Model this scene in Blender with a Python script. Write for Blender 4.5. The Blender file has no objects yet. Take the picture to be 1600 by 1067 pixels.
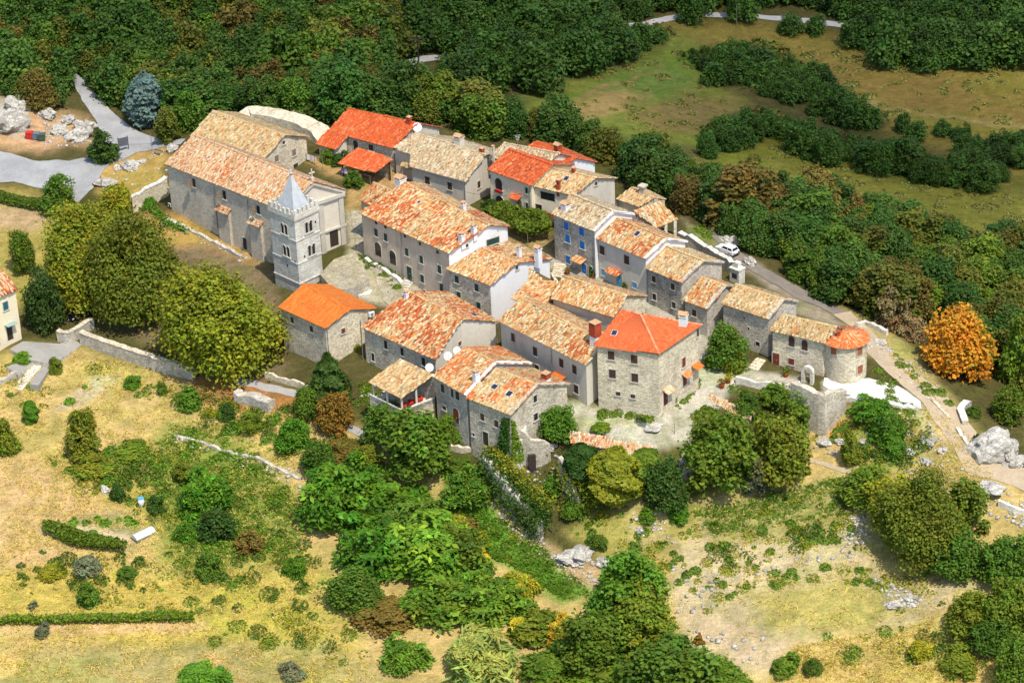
import bpy, bmesh, math, random
import numpy as np
from mathutils import Vector, Matrix, noise as mnoise
rng = np.random.default_rng(7)
random.seed(7)
scn = bpy.context.scene
COL = scn.collection
R = math.radians
# ---------------------------------------------------------------- camera
FPX, W0, H0 = 4400.0, 1600.0, 1067.0
DEP, ROLL, DIST = R(28.0), R(2.4), 404.0
cam_pos = np.array([0.0, -DIST*math.cos(DEP), DIST*math.sin(DEP)])
fwd = np.array([0.0, math.cos(DEP), -math.sin(DEP)])
right0 = np.array([1.0, 0, 0]); up0 = np.cross(right0, fwd)
c_right = math.cos(ROLL)*right0 - math.sin(ROLL)*up0
c_up = math.sin(ROLL)*right0 + math.cos(ROLL)*up0
def proj(P):
    d = np.asarray(P, float) - cam_pos
    w = d @ fwd
    return np.stack([W0/2 + FPX*(d @ c_right)/w, H0/2 - FPX*(d @ c_up)/w], -1)
def ray(px, py):
    d = fwd*FPX + np.multiply.outer(np.asarray(px, float)-W0/2, c_right) - np.multiply.outer(np.asarray(py, float)-H0/2, c_up)
    return d/np.linalg.norm(d, axis=-1, keepdims=True)
def U(px, py, z):
    d = ray(px, py); t = (z-cam_pos[2])/d[..., 2]
    return cam_pos + d*np.expand_dims(t, -1) if np.ndim(t) else cam_pos + d*t
def scale_at(P):
    return FPX/((np.asarray(P)-cam_pos) @ fwd)
def setup_camera():
    cd = bpy.data.cameras.new('camera'); co = bpy.data.objects.new('camera', cd); COL.objects.link(co)
    M = Matrix(((c_right[0], c_up[0], -fwd[0], cam_pos[0]), (c_right[1], c_up[1], -fwd[1], cam_pos[1]),
                (c_right[2], c_up[2], -fwd[2], cam_pos[2]), (0, 0, 0, 1)))
    co.matrix_world = M
    cd.sensor_fit = 'HORIZONTAL'; cd.sensor_width = 36; cd.lens = 36*FPX/W0; cd.clip_end = 8000; cd.clip_start = 1
    scn.camera = co
setup_camera()
# ---------------------------------------------------------------- object helpers
def link(o):
    COL.objects.link(o); return o
ORG = {}
def thing(name, label, cat, loc, group=None):
    o = bpy.data.objects.new(name, None); link(o); o.location = tuple(loc); o.empty_display_size = .5
    o['label'] = label; o['category'] = cat
    if group: o['group'] = group
    ORG[o.name] = np.array(loc, float)
    return o
def tag(o, label, cat, group=None):
    o['label'] = label; o['category'] = cat
    if group: o['group'] = group
    return o
class MB:
    def __init__(s): s.v = []; s.f = []; s.m = []; s.c = []; s.n = 0
    def add(s, vs, fs, mi=0):
        b = s.n
        s.v.extend([tuple(map(float, p)) for p in vs]); s.n += len(vs)
        s.f.extend([tuple(i+b for i in f) for f in fs]); s.m.extend([mi]*len(fs))
    def box(s, o, r, n, x0, x1, z0, z1, d0, d1, mi=0, up=(0, 0, 1)):
        o = np.asarray(o, float); r = np.asarray(r, float); n = np.asarray(n, float); up = np.asarray(up, float)
        P = [o+r*x+n*d+up*z for z in (z0, z1) for d in (d0, d1) for x in (x0, x1)]
        s.add(P, [(0, 1, 3, 2), (4, 6, 7, 5), (0, 4, 5, 1), (2, 3, 7, 6), (0, 2, 6, 4), (1, 5, 7, 3)], mi)
    def tube(s, pts, rad, k=6, mi=0, cap=True):
        pts = [np.asarray(p, float) for p in pts]; b = []
        if not hasattr(rad, '__len__'): rad = [rad]*len(pts)
        vs = []
        for i, p in enumerate(pts):
            t = pts[min(i+1, len(pts)-1)]-pts[max(i-1, 0)]; t = t/(np.linalg.norm(t)+1e-9)
            a = np.cross(t, (0, 0, 1) if abs(t[2]) < .9 else (1, 0, 0)); a /= np.linalg.norm(a); bb = np.cross(t, a)
            for j in range(k):
                th = 2*math.pi*j/k; vs.append(p+(a*math.cos(th)+bb*math.sin(th))*rad[i])
        fs = [(i*k+j, i*k+(j+1) % k, (i+1)*k+(j+1) % k, (i+1)*k+j) for i in range(len(pts)-1) for j in range(k)]
        if cap: fs += [tuple(range(k))[::-1], tuple((len(pts)-1)*k+j for j in range(k))]
        s.add(vs, fs, mi)
    def prism(s, poly, dvec, mi=0):
        n = len(poly); P = [np.asarray(p, float) for p in poly]; d = np.asarray(dvec, float)
        s.add(P+[p+d for p in P], [tuple(range(n)), tuple(range(2*n-1, n-1, -1))]+[(i, i+n, (i+1) % n+n, (i+1) % n) for i in range(n)], mi)
    def build(s, name, mats, parent=None, smooth=False, org=None):
        if not s.v: return None
        if not isinstance(mats, (list, tuple)): mats = [mats]
        v = np.array(s.v)
        o_ = org if org is not None else (ORG[parent.name] if parent else np.zeros(3))
        me = bpy.data.meshes.new(name); me.from_pydata((v-o_).tolist(), [], s.f); 
        for m in mats: me.materials.append(m)
        me.polygons.foreach_set('material_index', s.m)
        if smooth: me.polygons.foreach_set('use_smooth', [True]*len(s.f))
        bm = bmesh.new(); bm.from_mesh(me); bmesh.ops.recalc_face_normals(bm, faces=bm.faces); bm.to_mesh(me); bm.free()
        me.update()
        o = bpy.data.objects.new(name, me); link(o)
        if parent: o.parent = parent
        elif org is not None: o.location = tuple(org)
        ORG[o.name] = np.array(o_, float)
        return o
def np_mesh(name, V, F, mats, midx=None, color=None, cname='tint', parent=None, smooth=False, org=None):
    """V (n,3), F (m,4) quads; color (n,3) point colours"""
    o_ = org if org is not None else (ORG[parent.name] if parent else np.zeros(3))
    me = bpy.data.meshes.new(name); n, m = len(V), len(F); k = F.shape[1]
    me.vertices.add(n); me.vertices.foreach_set('co', (V-o_).astype(np.float32).ravel())
    me.loops.add(m*k); me.loops.foreach_set('vertex_index', F.astype(np.int32).ravel())
    me.polygons.add(m); me.polygons.foreach_set('loop_start', np.arange(0, m*k, k, dtype=np.int32))
    for mt in (mats if isinstance(mats, (list, tuple)) else [mats]): me.materials.append(mt)
    if midx is not None: me.polygons.foreach_set('material_index', midx.astype(np.int32))
    if smooth: me.polygons.foreach_set('use_smooth', np.ones(m, bool))
    if color is not None:
        a = me.color_attributes.new(cname, 'FLOAT_COLOR', 'POINT')
        c4 = np.ones((n, 4), np.float32); c4[:, :3] = color; a.data.foreach_set('color', c4.ravel())
    me.update(calc_edges=True)
    o = bpy.data.objects.new(name, me); link(o)
    if parent: o.parent = parent
    elif org is not None: o.location = tuple(org)
    ORG[o.name] = np.array(o_, float)
    return o
# ---------------------------------------------------------------- noise
class VN:
    def __init__(s, seed): s.t = np.random.default_rng(seed).random((64, 64))
    def __call__(s, x, y):
        x = np.asarray(x, float); y = np.asarray(y, float)
        xi = np.floor(x).astype(int); yi = np.floor(y).astype(int); fx = x-xi; fy = y-yi
        fx = fx*fx*(3-2*fx); fy = fy*fy*(3-2*fy); t = s.t
        a = t[xi % 64, yi % 64]; b = t[(xi+1) % 64, yi % 64]; c = t[xi % 64, (yi+1) % 64]; d = t[(xi+1) % 64, (yi+1) % 64]
        return (a*(1-fx)+b*fx)*(1-fy)+(c*(1-fx)+d*fx)*fy
    def fbm(s, x, y, o=4):
        r = 0; a = .5; 
        for i in range(o): r = r+a*s(x*2**i+i*17.3, y*2**i+i*9.1); a *= .5
        return r/(1-.5**o)
def inpoly(x, y, poly):
    x = np.asarray(x, float); y = np.asarray(y, float); r = np.zeros(x.shape, bool); n = len(poly)
    for i in range(n):
        x1, y1 = poly[i]; x2, y2 = poly[(i+1) % n]
        if y1 == y2: continue
        c = ((y1 > y) != (y2 > y)) & (x < (x2-x1)*(y-y1)/(y2-y1)+x1); r ^= c
    return r
def sdpoly(x, y, poly):
    """distance to a polygon outline, positive inside"""
    x = np.asarray(x, float); y = np.asarray(y, float); d = np.full(x.shape, 1e9); n = len(poly)
    for i in range(n):
        x1, y1 = poly[i]; x2, y2 = poly[(i+1) % n]; ex, ey = x2-x1, y2-y1; L = ex*ex+ey*ey+1e-9
        t = np.clip(((x-x1)*ex+(y-y1)*ey)/L, 0, 1); d = np.minimum(d, np.hypot(x-x1-t*ex, y-y1-t*ey))
    return np.where(inpoly(x, y, poly), d, -d)
# ---------------------------------------------------------------- materials
def newmat(name):
    m = bpy.data.materials.new(name); m.use_nodes = True; nt = m.node_tree; nt.nodes.clear()
    out = nt.nodes.new('ShaderNodeOutputMaterial'); b = nt.nodes.new('ShaderNodeBsdfPrincipled')
    nt.links.new(b.outputs[0], out.inputs[0]); b.inputs['Roughness'].default_value = .85
    b.inputs['Specular IOR Level'].default_value = .25
    return m, nt, b
def nd(nt, typ, **kw):
    n = nt.nodes.new('ShaderNode'+typ)
    for k, v in kw.items():
        if k.startswith('i_'): n.inputs[k[2:].replace('_', ' ')].default_value = v
        else: setattr(n, k, v)
    return n
def ramp(nt, fac, stops):
    r = nt.nodes.new('ShaderNodeValToRGB'); el = r.color_ramp.elements
    while len(el) < len(stops): el.new(.5)
    for e, (p, c) in zip(el, stops): e.position = p; e.color = (*c, 1) if len(c) == 3 else c
    nt.links.new(fac, r.inputs[0]); return r.outputs[0]
def mix(nt, fac, a, b, mode='MIX'):
    m = nt.nodes.new('ShaderNodeMix'); m.data_type = 'RGBA'; m.blend_type = mode
    for sock, val in ((m.inputs[0], fac), (m.inputs[6], a), (m.inputs[7], b)):
        if hasattr(val, 'node'): nt.links.new(val, sock)
        elif isinstance(val, (int, float)): sock.default_value = val
        else: sock.default_value = (*val, 1)
    return m.outputs[2]
def pos(nt, sc=(1, 1, 1)):
    g = nd(nt, 'NewGeometry'); mp = nd(nt, 'Mapping'); mp.inputs['Scale'].default_value = sc
    nt.links.new(g.outputs['Position'], mp.inputs[0]); return mp.outputs[0]
def noise(nt, vec, scale, detail=3, rough=.55):
    n = nd(nt, 'TexNoise'); n.inputs['Scale'].default_value = scale; n.inputs['Detail'].default_value = detail; n.inputs['Roughness'].default_value = rough
    nt.links.new(vec, n.inputs['Vector']); return n.outputs['Fac']
def bump(nt, b, h, strength=.5, dist=.05):
    n = nd(nt, 'Bump'); n.inputs['Strength'].default_value = strength; n.inputs['Distance'].default_value = dist
    nt.links.new(h, n.inputs['Height']); nt.links.new(n.outputs[0], b.inputs['Normal'])
def stone_mat(name, lo, mid, hi, size=2.4, stain=(.16, .15, .13), stain_amt=.5, gaps=.5):
    m, nt, b = newmat(name); p = pos(nt, (1, 1, 1.9))
    nz = nd(nt, 'TexNoise'); nz.inputs['Scale'].default_value = 2.0
    nt.links.new(p, nz.inputs['Vector'])
    vm = nd(nt, 'VectorMath', operation='MULTIPLY_ADD'); nt.links.new(nz.outputs['Color'], vm.inputs[0]); vm.inputs[1].default_value = (.35, .35, .35); nt.links.new(p, vm.inputs[2])
    v = nd(nt, 'TexVoronoi'); v.inputs['Scale'].default_value = size; nt.links.new(vm.outputs[0], v.inputs['Vector'])
    sp = nd(nt, 'SeparateColor'); nt.links.new(v.outputs['Color'], sp.inputs[0])
    c = ramp(nt, sp.outputs[0], [(0, lo), (.45, mid), (1, hi)])
    ve = nd(nt, 'TexVoronoi', feature='DISTANCE_TO_EDGE'); ve.inputs['Scale'].default_value = size; nt.links.new(vm.outputs[0], ve.inputs['Vector'])
    g = ramp(nt, ve.outputs[0], [(.02, (1-gaps,)*3), (.09, (1, 1, 1))])
    c = mix(nt, 1.0, c, g, 'MULTIPLY')
    n1 = noise(nt, pos(nt, (1, 1, .45)), .5, 5, .65)
    st = ramp(nt, n1, [(.45, (0, 0, 0)), (.72, (stain_amt,)*3)])
    c = mix(nt, st, c, stain)
    n2 = noise(nt, pos(nt), .22, 3)
    c = mix(nt, 1.0, c, ramp(nt, n2, [(.3, (.82, .8, .77)), (.7, (1.12, 1.1, 1.05))]), 'MULTIPLY')
    nt.links.new(c, b.inputs['Base Color']); b.inputs['Roughness'].default_value = .93
    bump(nt, b, ve.outputs[0], .7, .08)
    return m
def plaster_mat(name, c, c2, stain=(.25, .23, .2), amt=.35, fine=.5):
    m, nt, b = newmat(name)
    n1 = noise(nt, pos(nt, (1, 1, .3)), .7, 6, .7); n2 = noise(nt, pos(nt), 4.0, 4, .7); n3 = noise(nt, pos(nt), .3, 3)
    k = mix(nt, ramp(nt, n3, [(.35, (0, 0, 0)), (.65, (1, 1, 1))]), c, c2)
    k = mix(nt, ramp(nt, n1, [(.5, (0, 0, 0)), (.75, (amt,)*3)]), k, stain)
    k = mix(nt, fine, k, ramp(nt, n2, [(.3, (.72, .72, .72)), (.7, (1.15, 1.15, 1.15))]), 'MULTIPLY')
    nt.links.new(k, b.inputs['Base Color']); bump(nt, b, n2, .4, .03); b.inputs['Roughness'].default_value = .92
    return m
def plain(name, c, rough=.7, var=.25, scale=3.0, metal=0, spec=.3):
    m, nt, b = newmat(name); n = noise(nt, pos(nt), scale, 4, .65)
    k = mix(nt, 1.0, c, ramp(nt, n, [(.3, (1-var,)*3), (.7, (1+var,)*3)]), 'MULTIPLY')
    nt.links.new(k, b.inputs['Base Color']); b.inputs['Roughness'].default_value = rough; b.inputs['Metallic'].default_value = metal
    b.inputs['Specular IOR Level'].default_value = spec
    return m
def attr_mat(name, attr, rough=.9, var=.2, scale=5.0):
    m, nt, b = newmat(name); a = nd(nt, 'Attribute', attribute_name=attr)
    n = noise(nt, pos(nt), scale, 4, .7)
    k = mix(nt, 1.0, a.outputs['Color'], ramp(nt, n, [(.3, (1-var,)*3), (.7, (1+var,)*3)]), 'MULTIPLY')
    nt.links.new(k, b.inputs['Base Color']); b.inputs['Roughness'].default_value = rough; return m
def leaf_mat(name, c, var=.10, trans=.22):
    m, nt, b = newmat(name); a = nd(nt, 'Attribute', attribute_name='tint'); oi = nd(nt, 'ObjectInfo')
    hs = nd(nt, 'HueSaturation'); hs.inputs['Color'].default_value = (*c, 1)
    mr = nd(nt, 'MapRange'); mr.inputs['To Min'].default_value = .5-var*.10; mr.inputs['To Max'].default_value = .5+var*.14; nt.links.new(oi.outputs['Random'], mr.inputs[0]); nt.links.new(mr.outputs[0], hs.inputs['Hue'])
    mr2 = nd(nt, 'MapRange'); mr2.inputs['To Min'].default_value = .8; mr2.inputs['To Max'].default_value = 1.2
    ml = nd(nt, 'Math', operation='FRACT'); m7 = nd(nt, 'Math', operation='MULTIPLY'); m7.inputs[1].default_value = 7.3
    nt.links.new(oi.outputs['Random'], m7.inputs[0]); nt.links.new(m7.outputs[0], ml.inputs[0]); nt.links.new(ml.outputs[0], mr2.inputs[0]); nt.links.new(mr2.outputs[0], hs.inputs['Value'])
    k = mix(nt, 1.0, hs.outputs[0], a.outputs['Color'], 'MULTIPLY')
    nt.links.new(k, b.inputs['Base Color']); b.inputs['Roughness'].default_value = .6; b.inputs['Specular IOR Level'].default_value = .2
    tr = nd(nt, 'BsdfTranslucent'); k2 = mix(nt, 1.0, k, (1.25, 1.35, .5), 'MULTIPLY'); nt.links.new(k2, tr.inputs[0])
    ms = nd(nt, 'MixShader'); ms.inputs[0].default_value = trans
    out = [n for n in nt.nodes if n.type == 'OUTPUT_MATERIAL'][0]
    nt.links.new(b.outputs[0], ms.inputs[1]); nt.links.new(tr.outputs[0], ms.inputs[2]); nt.links.new(ms.outputs[0], out.inputs[0])
    return m
M = {}
M['stone'] = stone_mat('rubble_stone', (.42, .37, .28), (.60, .54, .43), (.75, .69, .57), size=2.7, stain_amt=.35, gaps=.38)
M['stone_light'] = stone_mat('light_rubble_stone', (.52, .44, .30), (.70, .62, .46), (.82, .75, .59), size=2.6, stain_amt=.18, gaps=.35)
M['stone_grey'] = stone_mat('grey_rubble_stone', (.38, .35, .30), (.53, .49, .42), (.68, .63, .54), size=3.0, stain_amt=.45, gaps=.35)
M['stone_dark'] = stone_mat('weathered_shaded_stone', (.28, .26, .22), (.43, .40, .35), (.60, .56, .49), size=3.0, stain=(.12, .115, .105), stain_amt=.7, gaps=.35)  # weathered tone, with the grey house front's cast shade put into it
M['church'] = stone_mat('grey_church_stone', (.50, .45, .36), (.59, .54, .44), (.68, .62, .52), size=2.3, stain=(.33, .29, .24), stain_amt=.45, gaps=.16)
M['tower'] = stone_mat('pale_tower_stone', (.50, .49, .44), (.61, .60, .54), (.70, .69, .63), size=1.9, stain=(.33, .33, .30), stain_amt=.4, gaps=.16)
M['white_stone'] = stone_mat('white_stone', (.60, .57, .49), (.74, .71, .63), (.84, .82, .76), size=2.0, stain=(.45, .42, .34), stain_amt=.35, gaps=.3)
M['render_grey'] = plaster_mat('grey_render', (.63, .57, .46), (.55, .50, .41), (.27, .25, .22), .45)
M['render_pink'] = plaster_mat('old_pinkish_render', (.62, .51, .39), (.52, .43, .33), (.27, .22, .18), .5)
M['render_cream'] = plaster_mat('cream_render', (.82, .73, .52), (.77, .68, .48), (.5, .45, .36), .3)
M['render_pale'] = plaster_mat('pale_render', (.70, .64, .52), (.64, .58, .47), (.38, .35, .3), .3)
M['white'] = plaster_mat('white_render', (.80, .79, .78), (.76, .75, .74), (.6, .58, .56), .25, .25)
M['trim'] = plaster_mat('pale_stone_trim', (.56, .52, .44), (.48, .45, .38), (.3, .28, .24), .3)
M['wood_dark'] = plain('dark_wood', (.045, .032, .025), .7)
M['wood'] = plain('grey_wood', (.22, .17, .12), .8)
M['pane'] = plain('window_glass', (.018, .02, .022), .15, .2, 3, 0, .5)
M['brown'] = plain('brown_shutter_paint', (.075, .038, .026), .6)
M['rust'] = plain('red_brown_shutter_paint', (.20, .045, .022), .6)
M['orange'] = plain('orange_brown_shutter_paint', (.32, .11, .045), .6)
M['green'] = plain('dark_green_shutter_paint', (.022, .06, .045), .55)
M['blue'] = plain('bright_blue_shutter_paint', (.02, .17, .52), .5)
M['lightblue'] = plain('light_blue_paint', (.10, .36, .58), .5)
M['teal'] = plain('teal_shutter_paint', (.03, .13, .16), .5)
M['redtile'] = plain('new_red_clay', (.50, .085, .025), .8, .3, 4)
M['brick'] = plain('red_brick', (.38, .065, .025), .85, .3, 5)
M['tile'] = attr_mat('clay_roof_tile', 'tint')
M['metal'] = plain('painted_metal', (.55, .56, .58), .45, .1)
M['dish'] = plain('white_dish_paint', (.80, .80, .80), .4, .06)
M['pipe'] = plain('grey_zinc_pipe', (.30, .30, .30), .4, .15, 3, .4)
M['spire'] = plain('pale_grey_spire_stone', (.44, .46, .48), .6, .14, 1.5)
M['bark'] = plain('bark', (.11, .085, .06), .95, .4, 6)
M['rock'] = stone_mat('limestone_rock', (.40, .38, .34), (.51, .49, .44), (.61, .59, .53), size=1.6, stain=(.2, .19, .16), stain_amt=.7, gaps=.5)
M['concrete'] = plaster_mat('grey_concrete', (.36, .34, .30), (.30, .285, .25), (.2, .19, .17), .4)
# ---------------------------------------------------------------- house specifications
# roof corners as (px, py) of the photograph put at their own height: A,B front eave, C,D rear eave, R1,R2 ridge
BEIGE = [((.66, .45, .21), 5), ((.74, .54, .30), 4), ((.56, .38, .16), 3), ((.66, .31, .11), 2), ((.46, .34, .18), 2), ((.80, .66, .44), 1)]
PINK = [((.72, .43, .23), 4), ((.78, .53, .32), 4), ((.70, .37, .17), 3), ((.64, .25, .09), 2), ((.82, .68, .48), 2)]
MIXED = [((.66, .41, .18), 5), ((.74, .51, .26), 4), ((.66, .30, .10), 3), ((.60, .20, .05), 2), ((.48, .32, .15), 2), ((.80, .67, .44), 2)]
OLDRED = [((.56, .14, .045), 5), ((.62, .20, .065), 3), ((.68, .43, .20), 2), ((.44, .09, .03), 2), ((.74, .56, .32), 1)]
RED = [((.64, .12, .032), 8), ((.70, .155, .048), 4), ((.55, .095, .028), 3), ((.70, .24, .10), 2)]
ORANGE = [((.80, .19, .03), 8), ((.84, .23, .045), 4), ((.74, .155, .025), 3)]
TERRA = [((.72, .21, .06), 4), ((.76, .31, .12), 3), ((.62, .15, .045), 3), ((.78, .48, .25), 1)]
GREYB = [((.58, .45, .27), 4), ((.66, .52, .33), 3), ((.48, .36, .20), 3), ((.58, .32, .14), 1), ((.74, .63, .44), 2)]
H = {}
def spec(key, **k): H[key] = k
def add(p, q): return (p[0]+q[0], p[1]+q[1])
def P3(p, z): return U(p[0], p[1], z)
spec('church', A=(257, 256), B=(443, 330), C=(540, 297), ze=8.6, base=(.8, -1.3, -.6, .8), rise=3.15, pal=(PINK, TERRA, .22))
spec('annex', A=(298, 213), B=(410, 252), C=(482, 214), ze=6.0, base=(2.2, 1.2, 2.2, 2.6), rise=2.4, pal=(BEIGE, MIXED, .15))
spec('redhall', A=(513, 205), B=(614, 232), C=(690, 200), R1=(544, 170), R2=(652, 193), rise=2.6, ze=5.5, base=(1.8, 1.2, 1.0, 1.8), pal=(RED, RED, 0))
spec('beigehouse', A=(640, 260), B=(727, 284), C=(792, 240), ze=5.0, base=(.7, .5, .3, .5), rise=2.15, R1=(649, 208), pal=(GREYB, MIXED, .25))
spec('rearbeige', A=(764, 246), B=(850, 262), C=(897, 246), ze=6.6, base=(-.3, -.5, -.8, -.5), rise=1.5, pal=(GREYB, BEIGE, .2))
spec('creamred', A=(761, 265), B=(830, 290), C=(898, 258), ze=6.3, base=(.2, 0, -.3, 0), rise=1.75, pal=(RED, MIXED, .22))
spec('backred', A=(806, 239), B=(868, 266), C=(934, 254), ze=5.6, base=(-.4, -.5, -1.2, -1), rise=1.35, pal=(RED, TERRA, .2))
spec('verandahouse', A=(824, 289), B=(897, 306), C=(965, 279), ze=5.8, base=(.1, -.2, -1.0, -.6), rise=1.5, pal=(BEIGE, TERRA, .3))
spec('bluehouse', A=(861, 334), B=(929, 362), C=(992, 335), ze=7.6, base=(.1, -.3, -.4, .1), rise=1.8, pal=(GREYB, BEIGE, .25))
spec('creamhouse', A=(931, 372), B=(1009, 405), C=(1075, 378), ze=6.2, base=(-.4, -.9, -.9, -.4), rise=1.85, pal=(MIXED, OLDRED, .42))
spec('greystone', A=(1008, 419), B=(1065, 442), C=(1132, 410), ze=4.8, base=(-.9, -1.6, -1.3, -.9), rise=1.85, pal=(BEIGE, TERRA, .25))
spec('lowhouse', A=(1066, 469), B=(1105, 483), C=(1165, 452), ze=2.6, base=(-1.6, -2.1, -1.8, -1.3), rise=2.2, pal=(MIXED, TERRA, .3))
spec('longbarn', A=(1126, 474), B=(1201, 499), C=(1249, 471), ze=3.5, base=(-2.2, -2.9, -2.6, -2.0), rise=1.7, pal=(BEIGE, TERRA, .2))
spec('gatehouse', A=(1202, 516), B=(1287, 536), C=(1329, 518), ze=2.4, base=(-2.9, -3.3, -3.1, -2.8), rise=1.6, pal=(BEIGE, BEIGE, .1))
spec('manor', A=(561, 333), B=(701, 396), C=(797, 354), ze=7.3, base=(-.1, -1.9, -.8, .3), rise=2.4, R1=(632, 285), R2=(764, 352), pal=(MIXED, OLDRED, .36))
spec('manorwing', A=(560, 312), B=(590, 325), C=(640, 305), ze=6.6, base=(.1, .1, .2, .3), rise=1.8, pal=(MIXED, OLDRED, .35))
spec('whitegable', A=(696, 420), B=(766, 446), C=(863, 405), ze=4.7, base=(-1.9, -2.3, -1.2, -.9), rise=1.65, R1=(754, 388), R2=(809, 411), pal=(MIXED, OLDRED, .40))
spec('pergolahouse', A=(564, 511), B=(680, 562), C=(778, 502), D=(700, 458), ze=.9, zC=2.2, zD=2.0, base=(-5.0, -4.6, -3.2, -2.3), rise=2.9, R1=(640, 456), R2=(722, 499), pal=(MIXED, OLDRED, .55))
spec('orangehouse', A=(435, 480), B=(508, 513), C=(588, 482), ze=1.2, base=(-6.0, -5.6, -3.0, -2.8), rise=1.5, R1=(474, 444), R2=(546, 484), pal=(ORANGE, ORANGE, 0))
spec('dishhouse', A=(676, 588), B=(728, 618), C=(831, 568), D=(778, 538), ze=1.1, base=(-6.5, -7.2, -3.2, -3.4), rise=2.2, R1=(726, 543), R2=(776, 567), pal=(MIXED, TERRA, .5))
spec('fronthouse', A=(728, 621), B=(797, 648), C=(890, 600), D=(830, 572), ze=.9, base=(-7.3, -7.6, -2.9, -3.0), rise=2.1, R1=(774, 576), R2=(841, 601), pal=(BEIGE, TERRA, .38))
spec('streethouse', A=(778, 501), B=(916, 571), C=(975, 535), D=(850, 470), ze=3.6, base=(-2.6, -3.2, -3.2, -1.8), rise=2.0, R1=(816, 466), R2=(942, 534), pal=(MIXED, OLDRED, .28))
spec('nookhouse', A=(799, 466), B=(845, 489), C=(874, 462), D=(828, 438), ze=4.4, base=(-1.8, -1.8, -1.5, -1.5), rise=1.2, R1=(826, 438), R2=(870, 441), pal=(MIXED, OLDRED, .2))
spec('midhouse', A=(860, 466), B=(959, 496), C=(1012, 463), D=(908, 432), ze=5.1, base=(-1.6, -1.8, -1.8, -1.2), rise=1.7, R1=(880, 432), R2=(980, 462), pal=(MIXED, BEIGE, .3))
spec('cottage', A=(-75, 520), B=(-75, 520), C=(28, 452), ze=.5, base=(-8, -8, -7.4, -6.5), rise=2, pal=(OLDRED, PINK, .4))
HIP = dict(E1=(928, 540), E2=(1030, 553), E3=(1096, 508), E4=(992, 490), ap=(1001, 491), lf=(972, 485), ze=6.6, rise=2.3, base=-3.6)
TOWER = dict(N=(460, 345), L=(421, 328), Rr=(497, 328), zt=10.6, base=-1.4)
ROUND = dict(c=(1321, 527), ze=2.4, r=3.05, base=-3.4)
CORN = {}
for k, s in H.items():
    ze = s['ze']; A, B, C = P3(s['A'], ze), P3(s['B'], ze), P3(s['C'], s.get('zC', ze))
    if k == 'cottage':
        A = P3((-75, 497), ze); B = P3((28, 452), ze); e = (B-A)/np.linalg.norm(B-A); n = np.cross((0, 0, 1), e)
        C = B+n*6.5; D = A+n*6.5; R1 = (A+D)/2+(0, 0, 2.0); R2 = (B+C)/2+(0, 0, 2.0)
        CORN[k] = dict(A=A, B=B, C=C, D=D, R1=R1, R2=R2); continue
    D = P3(s['D'], s.get('zD', ze)) if 'D' in s else A+C-B
    zr = ze+s['rise']
    R1 = P3(s['R1'], zr) if 'R1' in s else (A+D)/2+np.array((0, 0, s['rise']))
    R2 = P3(s['R2'], zr) if 'R2' in s else (B+C)/2+np.array((0, 0, s['rise']))
    if 'R1' in s:          # keep both slopes flat: slide the ridge end along its sight line, lift the rear corner
        n = np.cross(B-A, R2-A); d = ray(*s['R1']); R1 = cam_pos+d*(np.dot(A-cam_pos, n)/np.dot(d, n))
    n = np.cross(R2-R1, C-R1); D = D.copy(); D[2] = R1[2]-(n[0]*(D[0]-R1[0])+n[1]*(D[1]-R1[1]))/n[2]
    CORN[k] = dict(A=A, B=B, C=C, D=D, R1=R1, R2=R2)
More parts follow.
